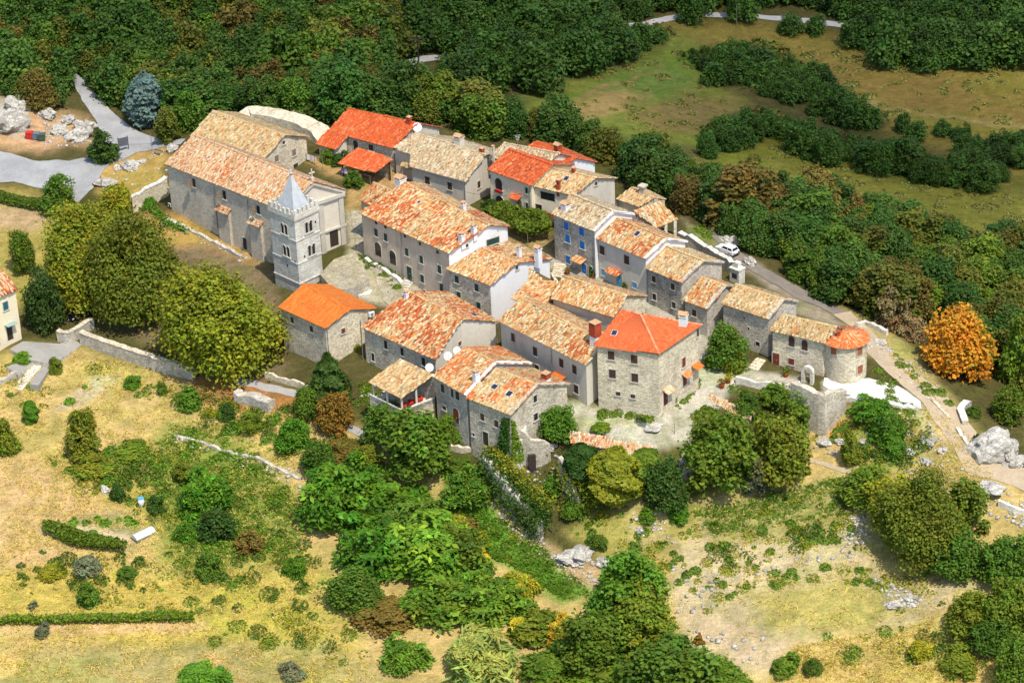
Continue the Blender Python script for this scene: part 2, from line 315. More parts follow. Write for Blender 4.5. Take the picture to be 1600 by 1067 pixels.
# ---------------------------------------------------------------- terrain
CT = [(0,250,-1),(100,260,-1),(60,215,-.5),(20,170,2),(160,180,-1),(230,215,-.5),(200,290,-1),(120,330,-3),(60,340,-4),(40,420,-6),(140,480,-6.8),(300,400,-1.9),
(385,410,-2.1),(240,440,-4.5),(340,500,-5.5),(200,380,-3),(60,560,-8.2),(130,530,-7.4),(300,600,-8.2),(430,605,-7.5),(200,600,-9.2),(100,700,-11),(0,650,-10.5),(0,850,-15),(200,800,-14),(350,700,-11.5),
(400,850,-15.5),(200,950,-17.5),(0,1000,-18.5),(0,1067,-19.8),(400,1060,-20),(560,650,-7.8),(620,700,-9.5),(560,760,-12),(700,720,-9.3),(700,850,-15),(600,950,-17.5),(700,1060,-20.5),
(800,860,-15.5),(755,730,-10),(900,900,-16),(840,800,-13.5),(925,830,-13.2),(950,660,-3.8),(1060,645,-3.9),(900,672,-4.2),(1000,694,-4.8),(960,800,-11.5),(1050,795,-11.5),(1000,850,-13.8),
(1100,700,-7),(1130,640,-4.3),(1200,770,-11),(1150,850,-13.8),(1280,690,-8),(1250,598,-3.6),(1300,607,-3.5),(1380,630,-4.2),(1400,600,-4),(1300,760,-10.4),(1420,680,-6.2),(1500,720,-7),
(1580,770,-8),(1450,560,-4.6),(1550,640,-7),(1600,720,-8.5),(1400,850,-12.8),(1300,950,-15.8),(1500,900,-13.4),(1600,850,-11.5),(1200,1000,-17.2),(1050,1050,-19.2),(1500,1060,-17.8),(1600,1000,-15.4),
(610,440,-.7),(650,460,-1.4),(560,470,-2.2),(590,350,0),(552,395,-.4),(600,300,.5),(560,290,1),(490,262,1.6),(820,380,-.5),(860,440,-1),(900,440,-.7),(1100,560,-2.8),(1130,590,-3.4),(1180,565,-3),
(330,150,0),(520,160,1),(440,190,2.5),(640,170,0),(760,190,-1),(900,225,-2.5),(1000,270,-2.5),(1080,335,-.9),(1130,390,-1.2),(1200,430,-2),(1280,480,-3),(1350,525,-3.6),
(200,100,0),(0,60,2),(400,60,2),(600,100,-3),(800,130,-7),(700,40,-4),(950,140,-9),(1100,200,-10),(1000,60,-10),(1300,300,-11),(1200,250,-11),(1450,380,-10),(1600,450,-10),(1600,250,-14),
(1400,150,-15),(1300,80,-14),(1200,20,-12),(1550,30,-14),(900,10,-8),(500,0,1),(1350,420,-6.5),(1500,520,-7),(1600,560,-9),(200,0,5),(0,0,6),(1600,-60,-13),(800,-60,-3),(0,-60,9),(-80,300,-2),(-80,700,-12),(-80,1100,-20),
(1680,300,-14),(1680,700,-9),(1680,1100,-17),(800,1130,-22),(400,1130,-22),(1200,1130,-21)]
ctl = [U(a, b, z) for a, b, z in CT]
for k, s in H.items():
    b = s['base']; c = CORN[k]
    if k == 'cottage': continue
    for nme, zz in zip('ABCD', b): p = c[nme].copy(); p[2] = zz; ctl.append(p)
for e in ('E1', 'E2', 'E3'): p = P3(HIP[e], HIP['ze']); p[2] = HIP['base']; ctl.append(p)
p = P3(ROUND['c'], ROUND['ze']); p[2] = ROUND['base']; ctl.append(p)
p = P3(TOWER['N'], TOWER['zt']); p[2] = TOWER['base']; ctl.append(p)
ctl = np.array(ctl)
def tps_fit(P, lam=.08):
    n = len(P); S = 50.0; X = P[:, :2]/S
    d = np.linalg.norm(X[:, None]-X[None], axis=-1); K = np.where(d > 0, d*d*np.log(d+1e-12), 0)
    A = np.zeros((n+3, n+3)); A[:n, :n] = K+lam*np.eye(n)*.1; A[:n, n] = 1; A[:n, n+1:] = X; A[n, :n] = 1; A[n+1:, :n] = X.T
    w = np.linalg.solve(A, np.concatenate([P[:, 2], np.zeros(3)])); return X, w, S
_X, _w, _S = tps_fit(ctl)
def tps(x, y):
    q = np.stack([np.ravel(x), np.ravel(y)], -1)/_S; out = np.empty(len(q)); n = len(_X)
    for i in range(0, len(q), 20000):
        d = np.linalg.norm(q[i:i+20000, None]-_X[None], axis=-1); Kq = d*d*np.log(d+1e-12)
        out[i:i+20000] = Kq@_w[:n]+_w[n]+q[i:i+20000]@_w[n+1:]
    return out.reshape(np.shape(x))
GX0, GX1, GY0, GY1, GS = -125.0, 135.0, -120.0, 215.0, .6
gx = np.arange(GX0, GX1+1e-6, GS); gy = np.arange(GY0, GY1+1e-6, GS)
GXX, GYY = np.meshgrid(gx, gy)
vn1, vn2, vn3 = VN(1), VN(2), VN(3)
GZ = np.clip(tps(GXX, GYY), -32, 16)
GZ = GZ+(vn1.fbm(GXX*.25, GYY*.25, 4)-.5)*.5
def gz(x, y):
    x = np.clip((np.asarray(x, float)-GX0)/GS, 0, len(gx)-1.001); y = np.clip((np.asarray(y, float)-GY0)/GS, 0, len(gy)-1.001)
    i = x.astype(int); j = y.astype(int); fx = x-i; fy = y-j
    return (GZ[j, i]*(1-fx)+GZ[j, i+1]*fx)*(1-fy)+(GZ[j+1, i]*(1-fx)+GZ[j+1, i+1]*fx)*fy
def G(px, py):
    """where a photo pixel meets the ground"""
    px = np.atleast_1d(np.asarray(px, float)); py = np.atleast_1d(np.asarray(py, float)); d = ray(px, py)
    t = (18-cam_pos[2])/d[:, 2]; done = np.zeros(len(t), bool)
    for _ in range(900):
        P = cam_pos+d*t[:, None]; below = P[:, 2] < gz(P[:, 0], P[:, 1]); done |= below
        if done.all(): break
        t = np.where(done, t, t+.4)
    lo, hi = t-.4, t
    for _ in range(14):
        m = (lo+hi)/2; P = cam_pos+d*m[:, None]; b = P[:, 2] < gz(P[:, 0], P[:, 1]); hi = np.where(b, m, hi); lo = np.where(b, lo, m)
    P = cam_pos+d*hi[:, None]; P[:, 2] = gz(P[:, 0], P[:, 1]); return P
def G1(px, py): return G([px], [py])[0]
# ---------------------------------------------------------------- roofs, walls, windows
def plane_of(pts):
    p = np.array(pts); c = p.mean(0); u, s, vt = np.linalg.svd(p-c); n = vt[2]; n = n if n[2] > 0 else -n
    return c, n
def plane_z(pl, x, y):
    c, n = pl; return c[2]-(n[0]*(x-c[0])+n[1]*(y-c[1]))/n[2]
def ray_plane(px, py, o, n):
    d = ray(px, py); t = np.dot(o-cam_pos, n)/np.dot(d, n); return cam_pos+d*t
_pn = [VN(40+i) for i in range(6)]
class Tiles:
    """rows of half-round clay tiles, each tile with its own fired colour"""
    def __init__(s): s.V = []; s.C = []; s.n = 0
    def plane(s, poly, pal, tw=.235, tl=.37, seed=0, neat=False):
        base, patch, amt = pal; r = np.random.default_rng(seed+11)
        c, n = plane_of(poly); u = np.cross((0, 0, 1), n); u /= np.linalg.norm(u); v = np.cross(n, u)
        q = np.array([[np.dot(p-c, u), np.dot(p-c, v)] for p in poly])
        a0, b0 = q.min(0); a1, b1 = q.max(0)
        ii, jj = np.meshgrid(np.arange(a0+tw*.5, a1+tw*.4, tw), np.arange(b0+tl*.4, b1+tl*.3, tl)); cu = ii.ravel(); cv = jj.ravel()
        k = sdpoly(cu, cv, q.tolist()) > -.10; cu, cv = cu[k], cv[k]; m = len(cu)
        if m == 0: return
        pn = _pn[seed % 6]
        ph = pn.fbm(cu*.35+seed*3.1, cv*.22+seed*1.7, 3)
        t = np.clip((amt-.5+ph-.5)*5+.5, 0, 1)*(amt > 0)
        gi = np.round((cu-a0)/tw).astype(int); gj = np.round((cv-b0)/tl).astype(int); run = (gi*7919+(gj+(gi*5) % 3)//3*104729) % 65536   # tiles laid in short runs down the slope
        rv = np.random.default_rng(seed+5).random(65536); same = r.random(m) < .6; u01 = np.where(same, rv[run], r.random(m)); u02 = np.where(same, rv[(run*31+17) % 65536], r.random(m))
        usep = u01 < t*.72
        def pick(pl):
            w = np.array([x[1] for x in pl], float); return np.array([x[0] for x in pl])[np.minimum(np.searchsorted(np.cumsum(w/w.sum()), u02), len(pl)-1)]
        col = np.where(usep[:, None], pick(patch), pick(base))
        col *= (r.normal(1, .05 if neat else .11, m)[:, None]); col *= (.9+.25*pn.fbm(cu*.15, cv*.15+50, 2))[:, None]
        if not neat:
            dk = r.random(m) < .07; col[dk] *= .5
        col = np.clip(col*(.86 if neat else .80), .02, .60)
        cu = cu+r.normal(0, .0 if neat else .022, m); cv = cv+r.normal(0, .005 if neat else .03, m)
        sk = r.normal(0, .004 if neat else .018, m); lift = np.abs(r.normal(0, .004 if neat else .014, m))
        prof = [(-.52, 0.0), (-.26, .30), (.26, .30), (.52, 0.0)]
        P = np.zeros((m, 8, 3)); h = .085/.30
        for e, (dv, raise_) in enumerate(((-.5*tl-.06, .045), (.5*tl+.03, .0))):
            for i, (du, hh) in enumerate(prof):
                P[:, e*4+i] = c+np.outer(cu+du*tw*(1.0 if e == 0 else .9)+sk*(1 if e else -1), u)+np.outer(cv+dv, v)+np.outer(hh*h+raise_+lift, n)
        s.V.append(P.reshape(-1, 3)); s.C.append(np.repeat(col, 8, 0)); s.n += m
    def ridge(s, p0, p1, col=(.62, .5, .36), w=.34, L=.42, seed=0):
        p0, p1 = np.asarray(p0), np.asarray(p1); d = p1-p0; n_ = max(1, int(np.linalg.norm(d)/L)); d = d/np.linalg.norm(d)
        side = np.cross(d, (0, 0, 1)); side /= np.linalg.norm(side); up = np.cross(side, d); r = np.random.default_rng(seed)
        for i in range(n_):
            P = np.zeros((8, 3))
            for e, (t, rz) in enumerate(((-.06, .05), (L+.02, .0))):
                for j, (du, hh) in enumerate(((-.5, -.03), (-.26, .10), (.26, .10), (.5, -.03))):
                    P[e*4+j] = p0+d*(i*L+t)+side*du*w+up*(hh+rz+.03)
            s.V.append(P); s.C.append(np.repeat(np.clip(np.array([col])*r.normal(1, .12), .02, .85), 8, 0)); s.n += 1
    def arrays(s):
        V = np.concatenate(s.V); C = np.concatenate(s.C); b = (np.arange(s.n)*8)[:, None, None]
        f = np.array([(0, 1, 5, 4), (1, 2, 6, 5), (2, 3, 7, 6), (0, 3, 2, 1)])[None]
        return V, (f+b).reshape(-1, 4), C
def roof_object(parent, planes, pal, seed, ridges=(), neat=False, thick=.13, name='roof', ridge_col=None, tw=.235, tl=.37):
    T = Tiles()
    for i, pl in enumerate(planes): T.plane([np.asarray(p) for p in pl], pal, seed=seed+i*3, neat=neat, tw=tw, tl=tl)
    rc = ridge_col or tuple(np.array(pal[0][0][0])*1.05)
    for i, (a, b) in enumerate(ridges): T.ridge(a, b, rc, seed=seed+i)
    V, F, C = T.arrays(); Vs, Fs, Cs = [V], [F], [C]; n = len(V); mi = [np.zeros(len(F), int)]
    under = np.array(pal[0][0][0])*.8
    for pl in planes:          # the sheet of hidden channel tiles and boards the cover tiles lie on
        p = np.array(pl, float); k = len(p)
        if k == 3: p = np.vstack([p, p[2:3]*.5+p[0:1]*.5]); k = 4
        q = p-(0, 0, thick)
        Vs.append(np.vstack([p, q]))
        ff = [[0, 1, 2, 3], [7, 6, 5, 4]]+[[i, i+4, (i+1) % 4+4, (i+1) % 4] for i in range(4)]
        Fs.append(np.array(ff)+n); Cs.append(np.repeat(under[None], 8, 0)); mi.append(np.array([0]+[1]*5)); n += 8
    return np_mesh(name, np.vstack(Vs), np.vstack(Fs), [M['tile'], M['wood']], np.concatenate(mi), np.vstack(Cs), parent=parent)
def inset(c, o):
    P = [c[k] for k in 'ABCD']; out = []
    for i in range(4):
        p = P[i]; e1 = P[(i+1) % 4]-p; e2 = P[i-1]-p; e1[2] = e2[2] = 0
        e1 = e1/np.linalg.norm(e1); e2 = e2/np.linalg.norm(e2); s_ = max(.5, abs(np.cross(e1[:2], e2[:2]))); out.append(p+(e1+e2)*o/s_)
    return out
HOUSES = {}
WALLS = {}
def wall_strip(mb, p, q, top, bot, mi, n=10):
    xs = [p+(q-p)*t for t in np.linspace(0, 1, n+1)]
    v = [(x[0], x[1], bot) for x in xs]+[(x[0], x[1], top(x)) for x in xs]
    mb.add(v, [(i, i+1, n+2+i, n+1+i) for i in range(n)], mi)
def house(key, label, cat, name, mats, over=.28, gap_ridge=True, neat=False, seed=None, verge=None, group=None, roofs=True):
    s = H[key]; c = CORN[key]; seed = seed if seed is not None else len(HOUSES)*7+3
    cen = (c['A']+c['B']+c['C']+c['D'])/4; b = s['base']
    loc = np.array((cen[0], cen[1], min(b)))
    t = thing(name, label, cat, loc, group); HOUSES[key] = t
    pf = plane_of([c['A'], c['B'], c['R2'], c['R1']]); pb = plane_of([c['C'], c['D'], c['R1'], c['R2']])
    W = inset(c, over)
    zt = lambda x: min(plane_z(pf, x[0], x[1]), plane_z(pb, x[0], x[1]))-.10
    mb = MB(); bot = min(b)-2.5
    for i, kk in enumerate('FGKL'):
        p, q = W[i].copy(), W[(i+1) % 4].copy()
        if i % 2:      # a gable wall runs by way of the ridge end
            ra, rb = (c['R2'], c['R1']) if i == 1 else (c['R1'], c['R2']); dd = rb-ra; m_ = ra+dd*over/np.linalg.norm(dd)
            wall_strip(mb, p, m_, zt, bot, i, 8); wall_strip(mb, m_, q, zt, bot, i, 8); nrm = np.cross(m_-p, (0, 0, 1))
        else: wall_strip(mb, p, q, zt, bot, i, 6); nrm = np.cross(q-p, (0, 0, 1))
        nrm[2] = 0; nrm /= np.linalg.norm(nrm); WALLS[(key, kk)] = (p, nrm)
    # close the top under the roof
    mb.build('wall', [M[m] for m in mats], t)
    planes = [[c['A'], c['B'], c['R2'], c['R1']], [c['C'], c['D'], c['R1'], c['R2']]]
    if roofs:
        rf = roof_object(t, planes, s['pal'], seed, [(c['R1'], c['R2'])], neat)
        s['roof'] = rf
        if verge:
            vb = MB()
            for a_, r_ in ((c['B'], c['R2']), (c['R2'], c['C'])):
                d = r_-a_; L = np.linalg.norm(d); d /= L; sd = (c['B']-c['A']); sd[2] = 0; sd /= np.linalg.norm(sd); up = np.cross(sd, d); up = up if up[2] > 0 else -up
                k = max(1, int(L/.5))
                for i in range(k):
                    vb.box(a_+d*(i*L/k), d, sd, 0, L/k-.03, -.12, .13+random.random()*.03, -.42, .04, 0, up)
            vb.build('verge_coping', [M[verge]], t)
    s['pf'], s['pb'] = pf, pb
    return t
STY = {'green': 'green', 'brown': 'brown', 'rust': 'rust', 'blue': 'blue', 'lightblue': 'lightblue', 'orange': 'orange', 'teal': 'teal', 'wood': 'wood'}
def opening(key, wk, px, py, w, h, style='dark', trim='trim', kind='window', arch=False, sill=True, label=None, fr=.11):
    """window or door set on a wall where the photo shows its centre"""
    t = HOUSES[key]; p, n = WALLS[(key, wk)]; r = np.cross((0, 0, 1), n)
    o = ray_plane(px, py, p, n)
    mb = MB(); f = fr; u = (0, 0, 1)
    a0 = -h/2
    mb.box(o, r, n, -w/2-f, -w/2, a0, h/2, -.1, .07); mb.box(o, r, n, w/2, w/2+f, a0, h/2, -.1, .07)
    if arch:
        k = 8; ri = w/2; ro = w/2+f
        pts = lambda rad, d: [o+r*math.cos(math.pi*i/k)*rad+np.array(u)*(h/2+math.sin(math.pi*i/k)*rad)+n*d for i in range(k+1)]
        a, b2, c2, d2 = pts(ro, .07), pts(ri, .07), pts(ro, -.1), pts(ri, -.1)
        mb.add(a+b2+c2+d2, [(i, i+1, k+2+i, k+1+i) for i in range(k)]+[(i, i+1, 2*k+3+i, 2*k+2+i) for i in range(k)]+[(k+1+i, k+2+i, 3*k+4+i, 3*k+3+i) for i in range(k)])
    else: mb.box(o, r, n, -w/2-f, w/2+f, h/2, h/2+f, -.1, .07)
    if kind == 'window' and sill: mb.box(o, r, n, -w/2-f-.06, w/2+f+.06, a0-f, a0, -.1, .16)
    win = mb.build(kind, [M[trim]], t)
    if label: win['label'] = label
    pb_ = MB()
    if style == 'dark':  # dark sheet; in open arches it stands for the shade inside
        pb_.box(o, r, n, -w/2, w/2, a0, h/2, -.1, .012, 0)
        if arch: pb_.prism([o+r*math.cos(math.pi*i/8)*w/2+np.array(u)*(h/2+math.sin(math.pi*i/8)*w/2)+n*.012 for i in range(9)], -n*.1, 0)
        if w > .5 and kind == 'window' and not arch:
            pb_.box(o, r, n, -.03, .03, a0, h/2, .0, .035, 1); pb_.box(o, r, n, -w/2, w/2, -.03+h*.1, .03+h*.1, .0, .034, 1)
        pb_.build('pane' if kind == 'window' else 'door_leaf', [M['pane'] if kind == 'window' else M['wood_dark'], M['wood_dark']], win)
    else:
        mt = M[STY[style]]
        for sgn in (-1, 1):
            q = MB(); x0, x1 = (-w/2, -.012) if sgn < 0 else (.012, w/2)
            q.box(o, r, n, x0, x1, a0, h/2, -.1, .045)
            if arch:
                q.prism([o+r*sgn*.012+np.array(u)*h/2+n*.045]+[o+r*sgn*math.cos(math.pi/2*i/5)*w/2+np.array(u)*(h/2+math.sin(math.pi/2*i/5)*w/2)+n*.045 for i in range(6)], -n*.1)
            for k in range(3): q.box(o, r, n, x0+.04, x1-.04, a0+.08+k*h/3.0, a0+h/3.0*(k+1)-.06, .045, .07)
            q.build('shutter' if kind == 'window' else 'door_leaf', [mt], win)
        if kind == 'door':
            q = MB(); q.box(o, r, n, .1, .16, -.05, .02, .05, .13); q.build('door_handle', [M['metal']], win)
    return win
def canopy(key, wk, px, py, w, d, pal, h=.35, posts=False):
    """small tiled lean-to over a door"""
    t = HOUSES[key]; p, n = WALLS[(key, wk)]; r = np.cross((0, 0, 1), n); o = ray_plane(px, py, p, n)
    a = o-r*w/2+n*d-(0, 0, h); b = o+r*w/2+n*d-(0, 0, h); c = o+r*w/2+n*.02; e = o-r*w/2+n*.02
    return roof_object(t, [[a, b, c, e]], pal, int(px), (), True, .08, 'door_canopy')
def chimney(key, px, py, w, h, mat='white', cap='slab', side='pf', mat2=None, d=None, pot=False, zoff=0):
    """chimney whose foot shows at a photo pixel on a roof slope"""
    s = H[key]; pl = s[side]; o = ray_plane(px, py, pl[0], pl[1]); t = s['roof']
    c = CORN[key]; r = c['B']-c['A']; r[2] = 0; r /= np.linalg.norm(r); n = np.cross(r, (0, 0, 1)); d = d or w
    mb = MB(); o = o-n*d/2
    mb.box(o, r, n, -w/2, w/2, -1.0, h*(.5 if mat2 else 1), -d/2, d/2, 0)
    if mat2: mb.box(o, r, n, -w/2-.06, w/2+.06, h*.5, h, -d/2-.06, d/2+.06, 2)
    ct = 2 if mat2 else 0
    mb.box(o, r, n, -w/2-.09, w/2+.09, h, h+.09, -d/2-.09, d/2+.09, ct)
    for a in (-1, 1):
        for b in (-1, 1): mb.box(o+r*a*(w/2-.07)+n*b*(d/2-.07), r, n, -.07, .07, h+.09, h+.34, -.07, .07, ct)
    mb.box(o, r, n, -w/2+.1, w/2-.1, h+.09, h+.3, -d/2+.1, d/2-.1, 3)
    if cap == 'gable':
        z = h+.34; w2, d2 = w/2+.12, d/2+.12
        P = [o+r*a*w2+n*b*d2+np.array((0, 0, z)) for a, b in ((-1, -1), (1, -1), (1, 1), (-1, 1))]
        R_ = [o-r*w2+np.array((0, 0, z+.38)), o+r*w2+np.array((0, 0, z+.38))]
        mb.add(P+R_, [(0, 1, 5, 4), (2, 3, 4, 5), (0, 4, 3), (1, 2, 5), (0, 3, 2, 1)], 1)
    else: mb.box(o, r, n, -w/2-.1, w/2+.1, h+.34, h+.44, -d/2-.1, d/2+.1, 1)
    return mb.build('chimney', [M[mat], M['terracap'], M[mat2 or mat], M['wood_dark']], t)
M['terracap'] = plain('weathered_clay_cap', (.50, .30, .16), .9, .35, 3)
def skylight(key, px, py, side='pf', w=.7, h=.9):
    s = H[key]; pl = s[side]; o = ray_plane(px, py, pl[0], pl[1]); n = pl[1]; u = np.cross((0, 0, 1), n); u /= np.linalg.norm(u); v = np.cross(n, u)
    mb = MB(); mb.box(o, u, n, -w/2-.07, w/2+.07, -h/2-.07, h/2+.07, -.1, .15, 0, v); f = mb.build('skylight', [M['metal']], s['roof'])
    q = MB(); q.box(o, u, n, -w/2, w/2, -h/2, h/2, .1, .17, 0, v); q.build('pane', [M['skyglass']], f)
M['skyglass'] = plain('blue_roof_glass', (.025, .03, .045), .08, .1, 3, 0, .6)
def dish(key, px, py, z, rad=.55, part='satellite_dish'):
    t = HOUSES[key]; o = U(px, py, z); mb = MB()
    ax = np.array((.25, -.85, .42)); ax /= np.linalg.norm(ax); a = np.cross(ax, (0, 0, 1)); a /= np.linalg.norm(a); b = np.cross(a, ax)
    vs = [o-ax*.12]; k = 16
    for ring, (rr, dd) in enumerate(((.5, -.09), (1, .0))):
        for j in range(k): th = 2*math.pi*j/k; vs.append(o+(a*math.cos(th)+b*math.sin(th))*rad*rr+ax*dd)
    fs = [(0, 1+j, 1+(j+1) % k) for j in range(k)]+[(1+j, 1+k+j, 1+k+(j+1) % k, 1+(j+1) % k) for j in range(k)]
    m = len(vs); vs2 = [np.array(v)-ax*.03 for v in vs]; mb.add(vs+vs2, fs+[tuple(i+m for i in f)[::-1] for f in fs]+[(1+k+j, m+1+k+j, m+1+k+(j+1) % k, 1+k+(j+1) % k) for j in range(k)], 0)
    d_ = mb.build(part, [M['dish']], t)
    q = MB(); q.tube([o-b*rad*.8, o+ax*.5], .025, 5); q.box(o+ax*.5, a, ax, -.06, .06, -.05, .08, -.06, .06, 0); q.build('dish_arm', [M['pipe']], d_)
    q = MB(); q.tube([o-ax*.1, o-ax*.3, o-ax*.3-(0, 0, .9)], .04, 6); q.build('dish_mast', [M['pipe']], d_)
def pipe(key, wk, px0, py0, px1, py1, rad=.06):
    t = HOUSES[key]; p, n = WALLS[(key, wk)]; a = ray_plane(px0, py0, p+n*.1, n); b = ray_plane(px1, py1, p+n*.1, n)
    mb = MB(); mb.tube([a, np.array((a[0], a[1], b[2]))], rad, 6); mb.build('downpipe', [M['pipe']], t)
def gutter(key, p='A', q='B'):
    t = HOUSES[key]; c = CORN[key]; mb = MB(); a, b = c[p], c[q]; d = np.cross(b-a, (0, 0, 1)); d /= np.linalg.norm(d)
    mb.tube([a+d*.06-(0, 0, .06), b+d*.06-(0, 0, .06)], .075, 6); mb.build('gutter', [M['pipe']], t)
# ---------------------------------------------------------------- the church
t = house('church', 'long grey stone church with a pink and cream tiled roof beside the bell tower', 'church', 'church', ['church', 'render_pale', 'church', 'church'], seed=3)
for px, py in ((303.5, 286), (351, 305), (404, 328)): 
    w = opening('church', 'F', px, py, .75, 1.5, 'dark', arch=False)
    p, n = WALLS[('church', 'F')]; r = np.cross((0, 0, 1), n); o = ray_plane(px, py, p, n); mb = MB()
    mb.box(o, -(r*.6-n*.8), n, .45, 1.05, -.8, .8, .02, .09); mb.build('shutter', [M['wood']], w)
opening('church', 'F', 265, 321, .4, .5, 'dark', sill=False); opening('church', 'F', 263, 296, .3, .4, 'dark', sill=False); opening('church', 'F', 383, 381, .9, 2.0, 'dark', kind='door', label='dark side door of the church')
for px, py in ((351, 322), (401, 342)):
    p, n = WALLS[('church', 'F')]; r = np.cross((0, 0, 1), n); o = ray_plane(px, py, p, n); mb = MB()
    mb.box(o, r, n, -1.3, 1.3, -8, -.55, -.1, .5); b = mb.build('buttress', [M['church']], t)
    roof_object(t, [[o-r*1.5+n*.85-(0, 0, .75), o+r*1.5+n*.85-(0, 0, .75), o+r*1.5-(0, 0, .05), o-r*1.5-(0, 0, .05)]], (PINK, TERRA, .2), int(px), name='buttress_cap')
pipe('church', 'F', 334, 292, 334, 355); pipe('church', 'F', 386, 312, 386, 385)
p, n = WALLS[('church', 'G')]; r = np.cross((0, 0, 1), n); c = CORN['church']; L = np.linalg.norm((c['C']-c['B'])[:2])-.56
for x in (.1, L*.5+.7, L-1.0): mb = MB(); mb.box(p, r, n, x, x+.85, -11, -.9, -.05, .22); mb.build('pilaster', [M['trim']], t)
mb = MB()
mb.box(p, r, n, -.1, L+.1, -.9, -.35, -.05, .4); mb.build('cornice', [M['trim']], t); mb = MB(); mb.box(p, r, n, -.1, L+.1, -6.0, -5.7, -.05, .28); mb.build('cornice', [M['trim']], t)
mb = MB(); rl = c['C']-c['R2']; 
for a_, b_ in ((c['B'], c['R2']), (c['R2'], c['C'])):
    d = b_-a_; ln = np.linalg.norm(d); d /= ln; up = np.cross(n, d); up = up if up[2] > 0 else -up; mb.box(a_-(0, 0, .2), d, n, 0, ln, -.35, .0, -.5, .05, 0, up)
mb.build('pediment_moulding', [M['trim']], t)
mb = MB(); o = c['R2']-n*.3; mb.box(o, r, n, -.25, .25, .0, .6, -.2, .2); mb.box(o, r, n, -.09, .09, .6, 2.0, -.08, .08); mb.box(o, r, n, -.5, .5, 1.25, 1.45, -.08, .08); mb.build('cross', [M['church']], t)
mb = MB(); o = ray_plane(522, 372, p, n); mb.box(o, r, n, -.75, .75, -1.3, 1.3, -.05, .05); mb.build('door', [M['wood_dark']], t)
# ---------------------------------------------------------------- bell tower
s = TOWER; zt = s['zt']; N_, L_, R_ = P3(s['N'], zt), P3(s['L'], zt), P3(s['Rr'], zt); Bk = L_+R_-N_
loc = np.array((*((L_+R_)/2)[:2], s['base'])); t = thing('bell_tower', 'square grey stone bell tower with battlements and a pale pointed spire', 'bell tower', loc); HOUSES['tower'] = t
foot = [N_, R_, Bk, L_]; cen = (L_+R_)/2
def ring(z, k): return [np.array((*(cen+(q-cen)*k)[:2], z)) for q in foot]
mb = MB(); a, b = ring(s['base']-4, 1.0), ring(zt, 1.0); mb.add(a+b, [(i, (i+1) % 4, 4+(i+1) % 4, 4+i) for i in range(4)]+[(4, 5, 6, 7)]); mb.build('wall', [M['tower']], t)
def band(z, h, k, name, mt='tower'):
    mb = MB(); a, b = ring(z, k), ring(z+h, k); mb.add(a+b, [(i, (i+1) % 4, 4+(i+1) % 4, 4+i) for i in range(4)]+[(4, 5, 6, 7), (3, 2, 1, 0)]); return mb.build(name, [M[mt]], t)
band(zt-.1, .3, 1.07, 'cornice', 'trim'); band(zt-3.55, .18, 1.035, 'string_course'); band(zt-7.3, .18, 1.035, 'string_course'); band(zt-10.6, .2, 1.05, 'string_course')
e1, e2 = (N_-L_), (R_-N_); tw1, tw2 = np.linalg.norm(e1[:2]), np.linalg.norm(e2[:2])
mb = MB(); rr = random.Random(5)
o = ring(zt+.2, 1.06)
for i in range(4):
    p, q = o[i], o[(i+1) % 4]; d = q-p; ln = np.linalg.norm(d); d /= ln; n = np.cross(d, (0, 0, 1)); cc = cen-p; n = n if np.dot(n[:2], cc[:2]) < 0 else -n
    mb.box(p, d, n, 0, ln, 0, .55, -.42, .003*i, 0)
    for k in range(6):
        x = ln*(k+.5)/6; mb.box(p, d, n, x-.26, x+.26, .55, 1.15+rr.random()*.3, -.36, -.03, 0)
mb.build('battlement', [M['tower']], t)
a = ring(zt+.25, .74); ap = np.array((*cen[:2], zt+6.0)); mb = MB(); mb.add(a+[ap], [(0, 1, 4), (1, 2, 4), (2, 3, 4), (3, 0, 4)]); mb.build('spire', [M['spire']], t)
mb = MB(); mb.tube([ap-(0, 0, .35), ap+(0, 0, .1), ap+(0, 0, .25), ap+(0, 0, .5), ap+(0, 0, .62)], [.12, .3, .12, .22, .05], 8); mb.build('finial', [M['spire']], t)
WALLS[('tower', 'F')] = (L_, np.array((e1[1], -e1[0], 0))/tw1); WALLS[('tower', 'G')] = (N_, np.array((e2[1], -e2[0], 0))/tw2)
for wk, px, py in (('F', 444.5, 358), ('F', 448, 392.5), ('G', 482, 354.5), ('G', 486.5, 390.5)):
    p, n = WALLS[('tower', wk)]; r = np.cross((0, 0, 1), n); o = ray_plane(px, py, p, n); mb = MB()
    for sx in (-.42, .42):
        mb.box(o, r, n, sx-.28, sx+.28, -.85, .6, -.1, .012, 0); mb.prism([o+r*(sx+math.cos(math.pi*i/8)*.28)+np.array((0, 0, .6+math.sin(math.pi*i/8)*.28))+n*.012 for i in range(9)], -n*.1, 0)
    mb.tube([o+n*.06-(0, 0, .85), o+n*.06+(0, 0, .6)], .09, 6, 1); mb.box(o, r, n, -.18, .18, .6, .8, 0, .15, 1); mb.box(o, r, n, -.95, .95, -1.05, -.85, -.1, .2, 1)
    for sx in (-.42, .42):
        P = [o+r*(sx+math.cos(math.pi*i/8)*.36)+np.array((0, 0, .6+math.sin(math.pi*i/8)*.36))+n*.07 for i in range(9)]; mb.tube(P, .07, 4, 1)
    mb.box(o, r, n, -.82, -.7, -.85, .6, -.05, .09, 1); mb.box(o, r, n, .7, .82, -.85, .6, -.05, .09, 1)
    mb.build('window', [M['pane'], M['trim']], t)
for px, py in ((493, 347), (449, 415), (461, 409), (476, 401)):
    p, n = WALLS[('tower', 'G' if px > 462 else 'F')]; r = np.cross((0, 0, 1), n); o = ray_plane(px, py, p, n); mb = MB(); mb.box(o, r, n, -.13, .13, -.2, .2, -.1, .012); mb.build('slit', [M['pane']], t)
